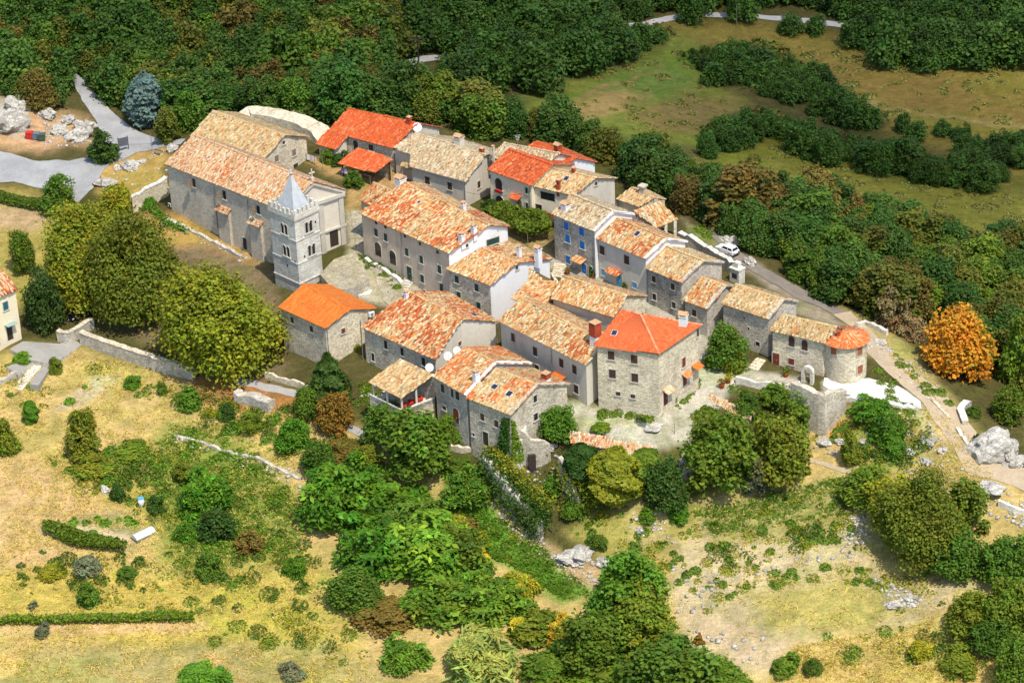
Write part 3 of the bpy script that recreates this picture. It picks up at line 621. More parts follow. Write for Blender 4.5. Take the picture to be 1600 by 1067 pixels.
# ---------------------------------------------------------------- houses on the far side
t = house('annex', 'stone house with a broad straw coloured tiled roof directly behind the church', 'house', 'stone_house', ['stone', 'stone_light', 'stone', 'stone'], seed=11)
opening('annex', 'G', 443, 223, .55, .6, 'dark'); opening('annex', 'G', 432, 248, .9, 1.15, 'wood'); opening('annex', 'G', 459, 238.5, .9, 1.15, 'wood'); opening('annex', 'G', 462, 262, 1.1, 1.4, 'dark', kind='door')
t = house('redhall', 'house with a large plain bright red roof at the back left of the village', 'house', 'tiled_house', ['stone_light', 'render_grey', 'stone', 'stone'], neat=True, seed=17)
c = CORN['redhall']; e = (c['B']-c['A']); eh = e/np.linalg.norm(e); dn = (c['A']-c['R1']); dn = dn/np.linalg.norm(dn)
a0, a1 = c['A']-eh*.2, c['A']+eh*4.0; ext = [a0+dn*3.1, a1+dn*3.1, a1, a0]
roof_object(t, [ext], (RED, RED, 0), 5, (), True, name='roof')
mb = MB(); nF = WALLS[('redhall', 'F')][1]; q0, q1 = ext[0]-dn*.4+eh*.3, ext[1]-dn*.4-eh*.3
for a_, b_ in ((q0, q1), (q1, a1-eh*.3), (a0+eh*.3, q0)): wall_strip(mb, a_, b_, lambda x: plane_z(H['redhall']['pf'], x[0], x[1])-.12, -1, 0, 4)
mb.build('wall', [M['render_pale']], t)
WALLS[('redhall', 'X')] = (q0, nF)
opening('redhall', 'X', 525, 247, .8, 1.0, 'dark'); opening('redhall', 'F', 580, 231, 1.0, 1.1, 'dark'); opening('redhall', 'F', 556, 229, 1.0, 1.2, 'dark', kind='door', arch=True); 
chimney('redhall', 638, 196, .6, 1.0, 'brick', side='pf')
dish('redhall', 652, 199, 7.6, .75)
hp = [P3((528, 255), 3.7), P3((586, 270), 3.7), P3((613, 249), 4.6), P3((559, 232), 4.6)]
t2 = thing('open_shed', 'open porch under a small plain red tiled roof with washing hung below it', 'shed', np.array((*np.mean(hp, 0)[:2], 1.0)))
roof_object(t2, [hp], (RED, RED, 0), 9, (), True)
for q in (hp[0]*.92+hp[2]*.08, hp[1]*.92+hp[3]*.08, (hp[0]+hp[1])/2*.94+(hp[2]+hp[3])/2*.06, hp[2]*.94+hp[0]*.06):
    mb = MB(); mb.box(np.array((q[0], q[1], 0)), (1, 0, 0), (0, 1, 0), -.12, .12, -1, plane_z(plane_of(hp), q[0], q[1])-.1, -.12, .12); mb.build('post', [M['wood_dark']], t2)
mb = MB(); a, b = hp[3]*.95+hp[1]*.05, hp[2]*.95+hp[0]*.05; wall_strip(mb, a, b, lambda x: plane_z(plane_of(hp), x[0], x[1])-.12, -1, 0); mb.build('wall', [M['stone_dark']], t2)
for i, (px, py, w, cl) in enumerate(((540, 264, .9, 'cl_violet'), (547, 266, .5, 'cl_white'), (553, 269, .9, 'cl_pink'), (560, 272, .6, 'cl_blue'))): pass
t = house('beigehouse', 'grey rendered house with a sand coloured tiled roof beside the big red roof', 'house', 'rendered_house', ['render_grey', 'render_grey', 'render_grey', 'stone'], seed=23)
opening('beigehouse', 'F', 668, 282, 1.0, 1.3, 'brown'); opening('beigehouse', 'F', 703, 291, .9, 1.3, 'brown'); opening('beigehouse', 'G', 748, 288.5, .75, 1.2, 'brown'); pipe('beigehouse', 'F', 726, 288, 728, 322); gutter('beigehouse')
c = CORN['beigehouse']; pf = H['beigehouse']['pf']
def onp(px, py, pl): return ray_plane(px, py, pl[0], pl[1])
left = [onp(615, 231, pf), onp(650, 243, pf), onp(666, 224, pf), onp(650, 207, pf)]
roof_object(t, [left], (GREYB, MIXED, .3), 29); mb = MB(); nF = WALLS[('beigehouse', 'F')][1]
wall_strip(mb, left[0]-nF*.3, left[1]-nF*.3, lambda x: plane_z(pf, x[0], x[1])-.12, -1, 0); mb.build('wall', [M['render_grey']], t); WALLS[('beigehouse', 'X')] = (left[0]-nF*.3, nF)
opening('beigehouse', 'X', 628, 250, 1.3, 1.4, 'dark', sill=False)
pc = [P3((626, 259), 3.6), P3((640, 264), 3.6), P3((652, 248), 4.4), P3((638, 243), 4.4)]; roof_object(t, [pc], (BEIGE, MIXED, .2), 31, (), name='porch_roof')
mb = MB(); q = pc[0]*.9+pc[2]*.1; mb.box(np.array((q[0], q[1], 0)), (1, 0, 0), (0, 1, 0), -.12, .12, -1, 3.5, -.12, .12); mb.build('post', [M['render_grey']], t)
chimney('beigehouse', 714, 228, 1.2, 1.2, 'render_pale', 'gable'); chimney('beigehouse', 751, 239, .6, .35, 'brick'); chimney('beigehouse', 770, 244, .3, 1.3, 'render_grey'); dish('beigehouse', 778, 243, 5.6, .8)
t = house('rearbeige', 'low beige roofed house half hidden behind the cream house with the red roof', 'house', 'rear_house', ['render_pale', 'render_pale', 'stone', 'stone'], seed=37)
mb = MB(); o = U(809, 222, 8.6); mb.tube([o-(0, 0, 3), o+(0, 0, 1.2)], .035, 5)
for k in range(4): mb.tube([o+(-.5+.1*k, 0, 1.1-.25*k), o+(.5-.1*k, .1, 1.15-.25*k)], .02, 4)
mb.build('antenna', [M['pipe']], t)
t = house('backred', 'house with a red roof and a tall brick chimney behind the cream house', 'house', 'tiled_house', ['render_pale', 'white', 'render_pale', 'stone'], seed=41)
chimney('backred', 869, 252, .95, 2.4, 'brick', 'gable', d=.9)
t = house('creamred', 'cream house with mottled red roof, arched balcony window and small red door canopy', 'house', 'rendered_house', ['render_cream', 'render_cream', 'render_cream', 'render_pale'], seed=43)
opening('creamred', 'F', 779.5, 291, 1.5, 1.2, 'dark', arch=True); opening('creamred', 'F', 781.5, 319, 1.7, 1.1, 'dark', arch=True, sill=False); opening('creamred', 'F', 765.5, 276, .4, .7, 'dark'); opening('creamred', 'F', 823, 298, .5, 1.0, 'dark')
opening('creamred', 'F', 812, 322, .95, 2.0, 'wood', kind='door'); opening('creamred', 'F', 823.5, 322, .5, 1.1, 'dark'); canopy('creamred', 'F', 808, 304, 2.1, 1.1, (RED, RED, 0)); pipe('creamred', 'F', 827, 293, 829, 335)
p, n = WALLS[('creamred', 'F')]; r = np.cross((0, 0, 1), n); o = ray_plane(780, 297, p, n); mb = MB(); mb.box(o, r, n, -.7, .7, -.35, -.1, .1, .35, 0)
for k in range(9): mb.box(o+r*(-.6+.15*k)+n*random.uniform(.1, .4), r, n, -.1, .1, -.15, .1, -.1, .1, 1)
mb.build('flower_box', [M['brown'], plain('red_geranium', (.55, .02, .03), .6)], t)
t = house('verandahouse', 'house with speckled beige roof, small red chimney and dark veranda beside the cream house', 'house', 'rendered_house', ['render_cream', 'render_grey', 'render_grey', 'render_grey'], seed=47)
opening('verandahouse', 'F', 856, 307, 2.6, 1.3, 'dark', sill=False); opening('verandahouse', 'G', 931, 287, .5, .6, 'brown'); opening('verandahouse', 'F', 840, 325, 1.6, 1.3, 'dark', sill=False)
p, n = WALLS[('verandahouse', 'F')]; r = np.cross((0, 0, 1), n); o = ray_plane(858, 325, p, n); mb = MB()
mb.box(o, r, n, -2.5, 2.5, -1.2, -1.05, .1, 1.5); 
for k in range(16): mb.box(o+r*(-2.4+.32*k), r, n, -.04, .04, -1.05, -.2, 1.38, 1.46)
mb.box(o, r, n, -2.5, 2.5, -.2, -.1, 1.36, 1.5); mb.build('balcony_railing', [M['rust']], t)
chimney('verandahouse', 871.6, 298, .5, 1.4, 'brick'); chimney('verandahouse', 895, 272, .45, .6, 'brick'); skylight('verandahouse', 885, 280)
# ---------------------------------------------------------------- right-hand row
t = house('bluehouse', 'tall grey stone house with bright blue shutters', 'house', 'stone_house', ['stone_grey', 'white', 'stone', 'stone_grey'], seed=53, verge='white')
for px, py in ((885, 353), (909, 362), (887, 373), (910, 383), (888, 406)): opening('bluehouse', 'F', px, py, 1.0, 1.3, 'blue')
opening('bluehouse', 'F', 913, 422, .95, 2.0, 'blue', kind='door'); canopy('bluehouse', 'F', 907, 402, 2.2, 1.2, (MIXED, TERRA, .4)); opening('bluehouse', 'F', 923.5, 425, .9, 1.0, 'dark', kind='door', arch=True)
chimney('bluehouse', 880, 331, 1.1, .9, 'white', 'gable'); pipe('bluehouse', 'F', 928, 367, 930, 434)
t = house('creamhouse', 'pale rendered house with light blue door, dark upper windows and patchy red roof', 'house', 'rendered_house', ['render_pale', 'white', 'render_pale', 'stone'], seed=59, verge='white')
opening('creamhouse', 'F', 941, 391, 1.05, 1.45, 'brown'); opening('creamhouse', 'F', 979.5, 406, 1.05, 1.45, 'brown'); opening('creamhouse', 'F', 944, 426, .9, 1.0, 'lightblue'); opening('creamhouse', 'F', 968, 439, 1.1, 2.0, 'lightblue', kind='door'); opening('creamhouse', 'F', 992, 446, .9, .9, 'lightblue')
canopy('creamhouse', 'F', 963, 421, 2.6, 1.2, (OLDRED, TERRA, .3)); pipe('creamhouse', 'F', 932, 376, 933, 434); skylight('creamhouse', 996, 366); gutter('creamhouse')
t = house('greystone', 'weathered grey stone house with two rows of small brown windows', 'house', 'stone_house', ['stone_dark', 'stone_grey', 'stone', 'stone'], seed=61, verge='stone')
for px, py, st in ((1022, 436, 'brown'), (1051.5, 447.5, 'brown'), (1022.5, 464, 'dark'), (1053, 477, 'dark')): opening('greystone', 'F', px, py, .75, 1.05, st)
o = U(1154, 428, 3.0); g0 = G1(1152, 440); t3 = thing('stone_oven', 'squat pale stone outdoor oven with a chimney beside the back of the grey stone house', 'oven', g0)
mb = MB(); r = np.array((.7, -.7, 0)); n = np.array((-.7, -.7, 0)); mb.box(g0, r, n, -.9, .9, -1, 2.2, -.7, .7); mb.box(g0, r, n, -1.0, 1.0, 2.2, 2.4, -.8, .8); mb.build('body', [M['white_stone']], t3)
mb = MB(); mb.box(g0, r, n, -.5, .5, .8, 1.6, .6, .71); mb.build('mouth', [M['wood_dark']], t3); mb = MB(); mb.box(g0, r, n, -.45, .45, 2.4, 3.3, -.4, .4); mb.build('flue', [M['white_stone']], t3)
t = house('lowhouse', 'lower stone house with one window stepped below the grey stone house', 'house', 'stone_house', ['stone_grey', 'stone_grey', 'stone', 'stone'], seed=67, verge='stone_grey')
opening('lowhouse', 'F', 1085, 489, .8, 1.1, 'brown')
t = house('longbarn', 'windowless stone barn behind the leafy courtyard tree', 'barn', 'stone_barn', ['stone', 'stone_grey', 'stone', 'stone_grey'], seed=71, verge='stone_grey')
for px, py in ((1163, 497), (1170, 513)): opening('longbarn', 'F', px, py, .3, .4, 'dark', sill=False, fr=.08)
opening('longbarn', 'F', 1184, 537, .7, .6, 'dark', sill=False)
t = house('gatehouse', 'light stone house with red-brown door adjoining the round tower', 'house', 'stone_house', ['stone_light', 'stone_light', 'stone', 'stone_grey'], seed=73)
opening('gatehouse', 'F', 1237, 535.5, .95, 1.2, 'brown', arch=True); opening('gatehouse', 'F', 1257.5, 541.5, .95, 1.2, 'brown', arch=True); opening('gatehouse', 'F', 1236.5, 565, .9, 1.0, 'rust'); opening('gatehouse', 'F', 1212.5, 562, 1.05, 2.1, 'rust', kind='door')
# round tower
s = ROUND; cc = P3(s['c'], s['ze']); t = thing('round_tower', 'round stone tower house with orange shutters and a curved terracotta roof', 'tower', np.array((cc[0], cc[1], s['base']))); k = 40
mb = MB(); vs = []
for z in (s['base']-3, s['ze']-.1): vs += [cc*(1, 1, 0)+np.array((math.cos(2*math.pi*i/k)*s['r'], math.sin(2*math.pi*i/k)*s['r'], z)) for i in range(k)]
mb.add(vs, [(i, (i+1) % k, k+(i+1) % k, k+i) for i in range(k)]+[tuple(range(k, 2*k))]); mb.build('wall', [M['stone_light']], t)
T = Tiles(); rr = s['r']+.32; apex = cc+np.array((-.2, .3, .8))
for i in range(k):
    a = cc+np.array((math.cos(2*math.pi*i/k)*rr, math.sin(2*math.pi*i/k)*rr, -.05)); b = cc+np.array((math.cos(2*math.pi*(i+1)/k)*rr, math.sin(2*math.pi*(i+1)/k)*rr, -.05)); T.plane([a, b, apex], (TERRA, TERRA, 0), seed=i % 3, tw=.26, neat=True)
V, F, C = T.arrays(); nV = len(V); rim = [cc+np.array((math.cos(2*math.pi*i/k)*rr, math.sin(2*math.pi*i/k)*rr, -.08)) for i in range(k)]
V = np.vstack([V, rim, [apex-(0, 0, .05)], [cc-(0, 0, .2)]]); F = np.vstack([F, [(nV+i, nV+(i+1) % k, nV+k, nV+k) for i in range(k)], [(nV+(i+1) % k, nV+i, nV+k+1, nV+k+1) for i in range(k)]]); C = np.vstack([C, np.tile([.4, .12, .05], (k+2, 1))])
F3 = F; np_mesh('roof', V, F3, [M['tile']], None, C, parent=t)
for px, py in ((1303, 547.5), (1343, 548.5), (1343.5, 577)):
    lo, hi = None, None; d = ray(px, py)     # meet of the ray with the cylinder
    oc = cam_pos[:2]-cc[:2]; A_ = d[0]**2+d[1]**2; B_ = 2*(oc[0]*d[0]+oc[1]*d[1]); C_ = oc@oc-s['r']**2; D_ = max(0, B_*B_-4*A_*C_); tt = (-B_-math.sqrt(D_))/(2*A_); o = cam_pos+d*tt; n = np.array((*(o-cc)[:2], 0)); n /= np.linalg.norm(n); r = np.cross((0, 0, 1), n)
    mb = MB(); w, h = .95, 1.3
    for b_ in ((-w/2-.12, -w/2, -h/2, h/2), (w/2, w/2+.12, -h/2, h/2), (-w/2-.12, w/2+.12, h/2, h/2+.12), (-w/2-.16, w/2+.16, -h/2-.12, -h/2)): mb.box(o, r, n, *b_, -.2, .08)
    w_ = mb.build('window', [M['trim']], t); mb = MB()
    for sg in (-1, 1): mb = MB(); mb.box(o, r, n, -w/2 if sg < 0 else .015, -.015 if sg < 0 else w/2, -h/2, h/2, -.2, .06); mb.build('shutter', [M['orange']], w_)
mb = MB(); o = P3((1310, 520), 3.4); mb.box(o, (1, 0, 0), (0, -1, 0), -.25, .25, -1.2, .2, -.25, .25); mb.box(o, (1, 0, 0), (0, -1, 0), -.33, .33, .2, .3, -.33, .33); mb.build('chimney', [M['brick']], t)
# ---------------------------------------------------------------- central block
t = house('manor', 'long central house with mottled orange roof, green shutters and two dark arches', 'house', 'manor_house', ['render_pink', 'white', 'stone', 'render_pink'], seed=79)
for px, py in ((588, 348), (602.5, 354.5), (633, 369), (656.5, 381), (684, 394)): opening('manor', 'F', px, py, .6, .55, 'dark', sill=False, fr=.08)
for px, py in ((588, 363.5), (603, 371), (636, 394), (658.6, 405.5), (687, 421), (660, 435.5), (690, 449)): opening('manor', 'F', px, py, .8, 1.3, 'green')
opening('manor', 'F', 640, 427, 1.1, 2.2, 'green', kind='door'); opening('manor', 'F', 591, 393, 1.5, 1.6, 'dark', arch=True, sill=False); opening('manor', 'F', 614, 406, 1.5, 1.6, 'dark', arch=True, sill=False); opening('manor', 'F', 664, 461, 1.0, .7, 'dark', arch=True, sill=False)
opening('manor', 'G', 770, 377, 2.2, 1.0, 'green'); opening('manor', 'G', 729, 384, .5, .5, 'dark')
chimney('manor', 719, 380, .75, 1.2, 'white', 'slab'); chimney('manor', 738, 367, .7, 1.2, 'white', 'gable'); chimney('manor', 621, 289, 1.3, .8, 'white', 'gable'); chimney('manor', 722, 326, .6, .6, 'white', 'slab')
pipe('manor', 'F', 626, 364, 633, 436); pipe('manor', 'F', 700, 400, 700, 470); skylight('manor', 655, 317, w=.4, h=.5)
t = house('manorwing', 'low back wing with pinkish tiles at the church end of the long central house', 'house', 'house_wing', ['render_pink', 'stone', 'stone', 'stone'], seed=83)
t = house('whitegable', 'stone fronted house with a big whitewashed gable and white twin chimneys', 'house', 'gable_house', ['stone', 'white', 'stone', 'stone'], seed=89)
for px, py in ((714, 436.5), (745, 449.5), (717, 462), (748, 478)): opening('whitegable', 'F', px, py, .8, 1.25, 'green')
opening('whitegable', 'G', 808, 418, .5, .7, 'dark'); chimney('whitegable', 809.5, 403, .55, 1.5, 'white', 'gable', 'pb'); chimney('whitegable', 838, 409, .85, 1.9, 'white', 'gable', 'pb')
t = house('nookhouse', 'small mottled roof tucked between the white gable and the middle house', 'house', 'small_house', ['stone', 'stone', 'stone', 'stone'], seed=97)
t = house('midhouse', 'house with pale wall and loose pinkish tiles rising behind the long street house', 'house', 'middle_house', ['render_grey', 'stone_light', 'stone', 'stone'], seed=101, verge=None)
t = house('streethouse', 'long grey rendered house along the lower lane with mottled roof and tall red chimney', 'house', 'street_house', ['render_grey', 'render_pale', 'stone', 'render_grey'], seed=103)
for px, py, w, h in ((802, 527, .8, 1.3), (836.5, 549, .9, 1.4), (877.5, 567, .9, 1.35), (898, 577, .9, 1.35), (900.6, 608, .9, 1.35), (839, 574, .9, .8)): opening('streethouse', 'F', px, py, w, h, 'brown')
canopy('streethouse', 'F', 875, 585, 2.3, 1.2, (ORANGE, TERRA, .2)); pipe('streethouse', 'F', 861, 547, 862, 600); pipe('streethouse', 'F', 776, 503, 777, 535); gutter('streethouse')
chimney('streethouse', 926, 543, 1.15, 3.4, 'white', 'slab', mat2='brick', d=1.1)
# ---------------------------------------------------------------- hip-roofed corner house
h = HIP; E = [P3(h[k], h['ze']) for k in ('E1', 'E2', 'E3', 'E4')]; ap = P3(h['ap'], h['ze']+h['rise']); lf = P3(h['lf'], h['ze']+h['rise']-.2)
cen = sum(E)/4; t = thing('corner_house', 'three storey stone corner house with a hipped bright orange roof', 'house', np.array((*cen[:2], h['base']))); HOUSES['corner'] = t
I_ = inset(dict(zip('ABCD', E)), .28); mb = MB()
for i, kk in enumerate('FGKL'):
    p, q = I_[i], I_[(i+1) % 4]; wall_strip(mb, p, q, lambda x: h['ze']+.05, h['base']-2.5, 0, 2); n = np.cross(q-p, (0, 0, 1)); n[2] = 0; WALLS[('corner', kk)] = (p, n/np.linalg.norm(n))
mb.build('wall', [M['stone_light']], t)
HIPAL = ([((.66, .145, .045), 8), ((.70, .18, .06), 4), ((.60, .115, .035), 3)], RED, 0)
H['corner'] = dict(roof=roof_object(t, [[E[0], E[1], ap, lf], [E[1], E[2], ap], [E[2], E[3], lf, ap], [E[3], E[0], lf]], HIPAL, 107, [(E[1], ap), (E[2], ap), (ap, lf)], True, ridge_col=(.70, .26, .14), tl=.36), pf=plane_of([E[0], E[1], ap, lf]), pb=plane_of([E[2], E[3], ap])); CORN['corner'] = dict(A=E[0], B=E[1], C=E[2], D=E[3])
for px, py, w_, h_, st in ((955, 555, .95, 1.35, 'brown'), (991, 561, .95, 1.35, 'brown'), (957, 584, .95, 1.35, 'brown'), (992, 590, .95, 1.35, 'brown'), (966, 615, .65, .6, 'brown'), (989, 619, .65, .6, 'brown')): opening('corner', 'F', px, py, w_, h_, st)
opening('corner', 'G', 1068, 566, .8, 1.5, 'rust'); opening('corner', 'G', 1069.5, 594, .9, 1.6, 'rust', kind='door'); opening('corner', 'G', 1039.5, 622, 1.1, 2.1, 'rust', kind='door', trim='white'); opening('corner', 'G', 1090, 520, .5, 1.2, 'dark')
canopy('corner', 'G', 1085, 569, 1.5, 1.0, (ORANGE, TERRA, .2)); canopy('corner', 'G', 1070, 582, 1.5, .9, (TERRA, ORANGE, .2)); canopy('corner', 'G', 1041, 606, 1.9, 1.0, (TERRA, PINK, .5))
chimney('corner', 1066, 500, 1.0, .35, 'white', 'gable', 'pb'); skylight('corner', 960, 521)
# ---------------------------------------------------------------- lower row
t = house('orangehouse', 'small stone house with a smooth bright orange roof below the bell tower', 'house', 'stone_house', ['stone', 'stone_light', 'stone', 'stone'], neat=True, seed=109)
opening('orangehouse', 'F', 457, 500, .65, 1.0, 'brown'); opening('orangehouse', 'F', 487, 514, .7, 1.0, 'brown'); opening('orangehouse', 'G', 536, 517, .65, .8, 'rust'); pipe('orangehouse', 'G', 511, 515, 513, 560); pipe('orangehouse', 'G', 563, 500, 564, 562)
t = house('pergolahouse', 'stone house with a large streaked dark red and cream roof behind the open porch', 'house', 'stone_house', ['stone', 'render_pale', 'render_cream', 'stone'], seed=113)
for px, py, w, h in ((603, 538.5, .7, 1.4), (628.6, 549.5, .65, 1.3), (662, 565, .7, 1.4), (583, 558, .6, 1.3)): opening('pergolahouse', 'F', px, py, w, h, 'dark')
opening('pergolahouse', 'G', 718, 537, .7, .7, 'rust'); chimney('pergolahouse', 633, 468, .55, .9, 'white'); skylight('pergolahouse', 741, 493, 'pb', .9, .7); pipe('pergolahouse', 'F', 564, 514, 566, 560)
p, n = WALLS[('pergolahouse', 'G')]; r = np.cross((0, 0, 1), n); o = ray_plane(752, 529, p, n); mb = MB(); mb.box(o, r, n, -.4, .4, -.35, .35, 0, .4); a_ = mb.build('air_conditioner', [M['dish']], t); mb = MB(); mb.tube([o+n*.41+r*.25*math.cos(i*.7)+np.array((0, 0, .25*math.sin(i*.7))) for i in range(10)], .02, 4); mb.build('fan_grille', [M['pipe']], a_)
t = HOUSES['orangehouse']; p, n = WALLS[('orangehouse', 'G')]; r = np.cross((0, 0, 1), n); o = ray_plane(579, 490, p, n); mb = MB(); mb.box(o, r, n, -.45, .45, -.35, .35, 0, .4); a_ = mb.build('air_conditioner', [M['dish']], t); mb = MB(); mb.box(o, r, n, -.2, .2, -.2, .2, .4, .42); mb.build('fan_grille', [M['pipe']], a_)
# porch with restaurant terrace
pp = [P3((576, 597), -.9), P3((627, 622), -.9), P3((677, 586), .75), P3((626, 561), .75)]
t2 = thing('open_porch', 'open terrace porch with a cream tiled roof and red tables beside the dish-covered house', 'porch', np.array((*np.mean(pp, 0)[:2], -5.0)))
roof_object(t2, [pp], (BEIGE, TERRA, .25), 21)
ppl = plane_of(pp)
for q in (pp[0]*.93+pp[2]*.07, pp[1]*.93+pp[3]*.07, (pp[0]+pp[1])*.47+(pp[2]+pp[3])*.03, pp[1]*.5+pp[2]*.5-(pp[1]-pp[0])*.05, pp[0]*.5+pp[3]*.5):
    mb = MB(); mb.tube([np.array((q[0], q[1], -6)), np.array((q[0], q[1], plane_z(ppl, q[0], q[1])-.12))], .16, 8); mb.build('post', [M['render_pale']], t2)
fl = [np.array((q[0], q[1], -3.7)) for q in pp]; mb = MB(); mb.prism(fl, (0, 0, -4)); mb.build('terrace', [M['stone_light']], t2)
mb = MB(); e = (fl[1]-fl[0]); wall_strip(mb, fl[0]+(0, 0, 0), fl[1], lambda x: -3.0, -3.7, 0); wall_strip(mb, fl[1], fl[2], lambda x: -3.0, -3.7, 0)
for a_, b_ in ((fl[0], fl[1]), (fl[1], fl[2])):
    d = b_-a_; ln = np.linalg.norm(d); d /= ln; nn = np.cross((0, 0, 1), d); mb.box(a_, d, nn, 0, ln, 0, .85, 0, .25)
mb.build('parapet', [M['white_stone']], t2)
mb = MB(); cI = sum(pp)/4
wall_strip(mb, pp[3], pp[2], lambda x: .4, -6, 0); mb.build('back_wall', [M['stone_dark']], t2)
for i, f in enumerate((.25, .5, .75)):
    o = fl[1]*(1-f)+fl[2]*f; o = o+(fl[0]-fl[1])*.22
    tt = thing('table', ['red covered table at the front of the porch', 'red covered table in the middle of the porch', 'red covered table at the house end of the porch'][i], 'table', o, 'tables in the open porch')
    mb = MB(); mb.box(o, (1, 0, 0), (0, 1, 0), -.5, .5, .72, .77, -.5, .5); mb.box(o, (1, 0, 0), (0, 1, 0), -.505, .505, .45, .725, -.505, .505); mb.build('table_top', [plain('red_tablecloth', (.5, .03, .02), .8)], tt)
    for a_ in (-1, 1):
        for b_ in (-1, 1): mb = MB(); mb.tube([o+(a_*.45, b_*.45, 0), o+(a_*.45, b_*.45, .72)], .03, 5); mb.build('leg', [M['wood_dark']], tt)
t = house('dishhouse', 'front house with half red half cream roof and white satellite dishes at its end', 'house', 'stone_house', ['stone_grey', 'render_grey', 'stone', 'stone'], seed=127, verge='white')
for px, py, w, h, st in ((692, 606.5, .85, 1.3, 'brown'), (707, 614, .6, 1.3, 'brown'), (715, 618, .9, 1.3, 'dark'), (694.5, 637, .8, .7, 'brown')): opening('dishhouse', 'F', px, py, w, h, st)
opening('dishhouse', 'F', 713, 652, 1.3, 1.6, 'rust', kind='door', arch=True)
chimney('dishhouse', 741, 599, .75, 1.5, 'white'); dish('dishhouse', 700, 556, 1.9, .62); dish('dishhouse', 714, 547.5, 2.3, .56); dish('dishhouse', 671, 574, .9, .6); 
t = house('fronthouse', 'nearest stone house with cream and orange tiles, skylights and a ruined wall at its foot', 'house', 'stone_house', ['stone', 'stone', 'stone', 'stone_grey'], seed=131, verge='stone')
for px, py, w, h, st in ((754, 651.5, .75, 1.1, 'brown'), (776, 662, .8, 1.1, 'brown'), (740, 679, .4, .5, 'dark')): opening('fronthouse', 'F', px, py, w, h, st)
opening('fronthouse', 'F', 759, 685, 1.0, 2.1, 'dark', kind='door')
for px, py, w, h, st in ((836, 623, .7, 1.1, 'dark'), (837, 651, .8, 1.1, 'dark'), (872, 622, .9, 1.1, 'rust'), (882, 618, .7, 1.2, 'rust')): opening('fronthouse', 'G', px, py, w, h, st)
chimney('fronthouse', 850, 596, .9, .8, 'white', 'slab', 'pb', mat2='brick'); skylight('fronthouse', 773, 605, w=.8, h=.8); skylight('fronthouse', 796, 616, w=.8, h=.9)
# ---------------------------------------------------------------- back hut, barn, cottage
z0, z1 = 1.9, 2.9
hp = [P3((963, 311), z0), P3((999, 323), z0), P3((1022, 309), z1-.1), P3((987, 294), z1)]; bk = [hp[3], hp[2], hp[2]+(hp[2]-hp[1])*.8-(0, 0, 1.6), hp[3]+(hp[3]-hp[0])*.8-(0, 0, 1.6)]
t = thing('stone_hut', 'little stone hut with beige tiles and a stubby stone chimney at the village edge', 'hut', np.array((*np.mean(hp, 0)[:2], -1.0)))
rf = roof_object(t, [hp, bk], (BEIGE, PINK, .2), 51); mb = MB()
for a_, b_ in ((hp[0], hp[1]), (hp[1], hp[2])): wall_strip(mb, a_*.96+np.mean(hp, 0)*.04, b_*.96+np.mean(hp, 0)*.04, lambda x: plane_z(plane_of(hp), x[0], x[1])-.1, -4, 0)
wall_strip(mb, bk[1], bk[2]*.9+bk[1]*.1, lambda x: plane_z(plane_of(bk), x[0], x[1])-.1, -4, 0); wall_strip(mb, hp[0], bk[3]*.9+hp[0]*.1, lambda x: z0, -4, 0); mb.build('wall', [M['render_pink']], t)
mb = MB(); o = (hp[2]+hp[3])/2; mb.box(o, (.8, -.6, 0), (-.6, -.8, 0), -.45, .45, -.6, 1.1, -.45, .45); mb.box(o, (.8, -.6, 0), (-.6, -.8, 0), -.6, .6, 1.1, 1.35, -.6, .6); mb.build('chimney', [M['stone_light']], rf)
hp = [P3((1024, 355), 2.4), P3((1058, 343), 2.4), P3((1031, 315), 4.4), P3((992, 331), 4.4)]
t = thing('open_barn', 'open sided barn with a mono-pitch brown tiled roof behind the pale house', 'barn', np.array((*np.mean(hp, 0)[:2], -1.0))); roof_object(t, [hp], (MIXED, GREYB, .4), 57); mp = np.mean(hp, 0)
for f in (.05, .5, .95): q = hp[0]*(1-f)+hp[1]*f; q = q*.95+mp*.05; mb = MB(); mb.box(np.array((q[0], q[1], 0)), (1, 0, 0), (0, 1, 0), -.22, .22, -3, 2.2, -.22, .22); mb.build('post', [M['white_stone']], t)
mb = MB(); wall_strip(mb, hp[3]*.96+mp*.04, hp[2]*.96+mp*.04, lambda x: 4.1, -4, 0); wall_strip(mb, hp[0]*.95+mp*.05, hp[3]*.95+mp*.05, lambda x: plane_z(plane_of(hp), x[0], x[1])-.12, -4, 0); mb.build('wall', [M['stone_dark']], t)
t = house('cottage', 'white rendered cottage with teal shutters and glass door canopy at the left edge', 'house', 'cottage', ['render_cream', 'render_pale', 'stone', 'stone'], seed=137)
opening('cottage', 'F', 8.5, 478, .9, 1.4, 'teal'); opening('cottage', 'F', 15, 519, 1.0, 2.6, 'dark', kind='door'); opening('cottage', 'F', -6, 531, .9, 1.4, 'teal')
p, n = WALLS[('cottage', 'F')]; r = np.cross((0, 0, 1), n); o = ray_plane(14, 505, p, n); mb = MB(); mb.box(o, r, n, -.9, .9, -.05, .02, 0, 1.0); mb.build('door_canopy', [plain('greenish_glass', (.25, .36, .34), .2)], HOUSES['cottage'])
a, b = CORN['cottage']['B'], P3((56, 476), .2)
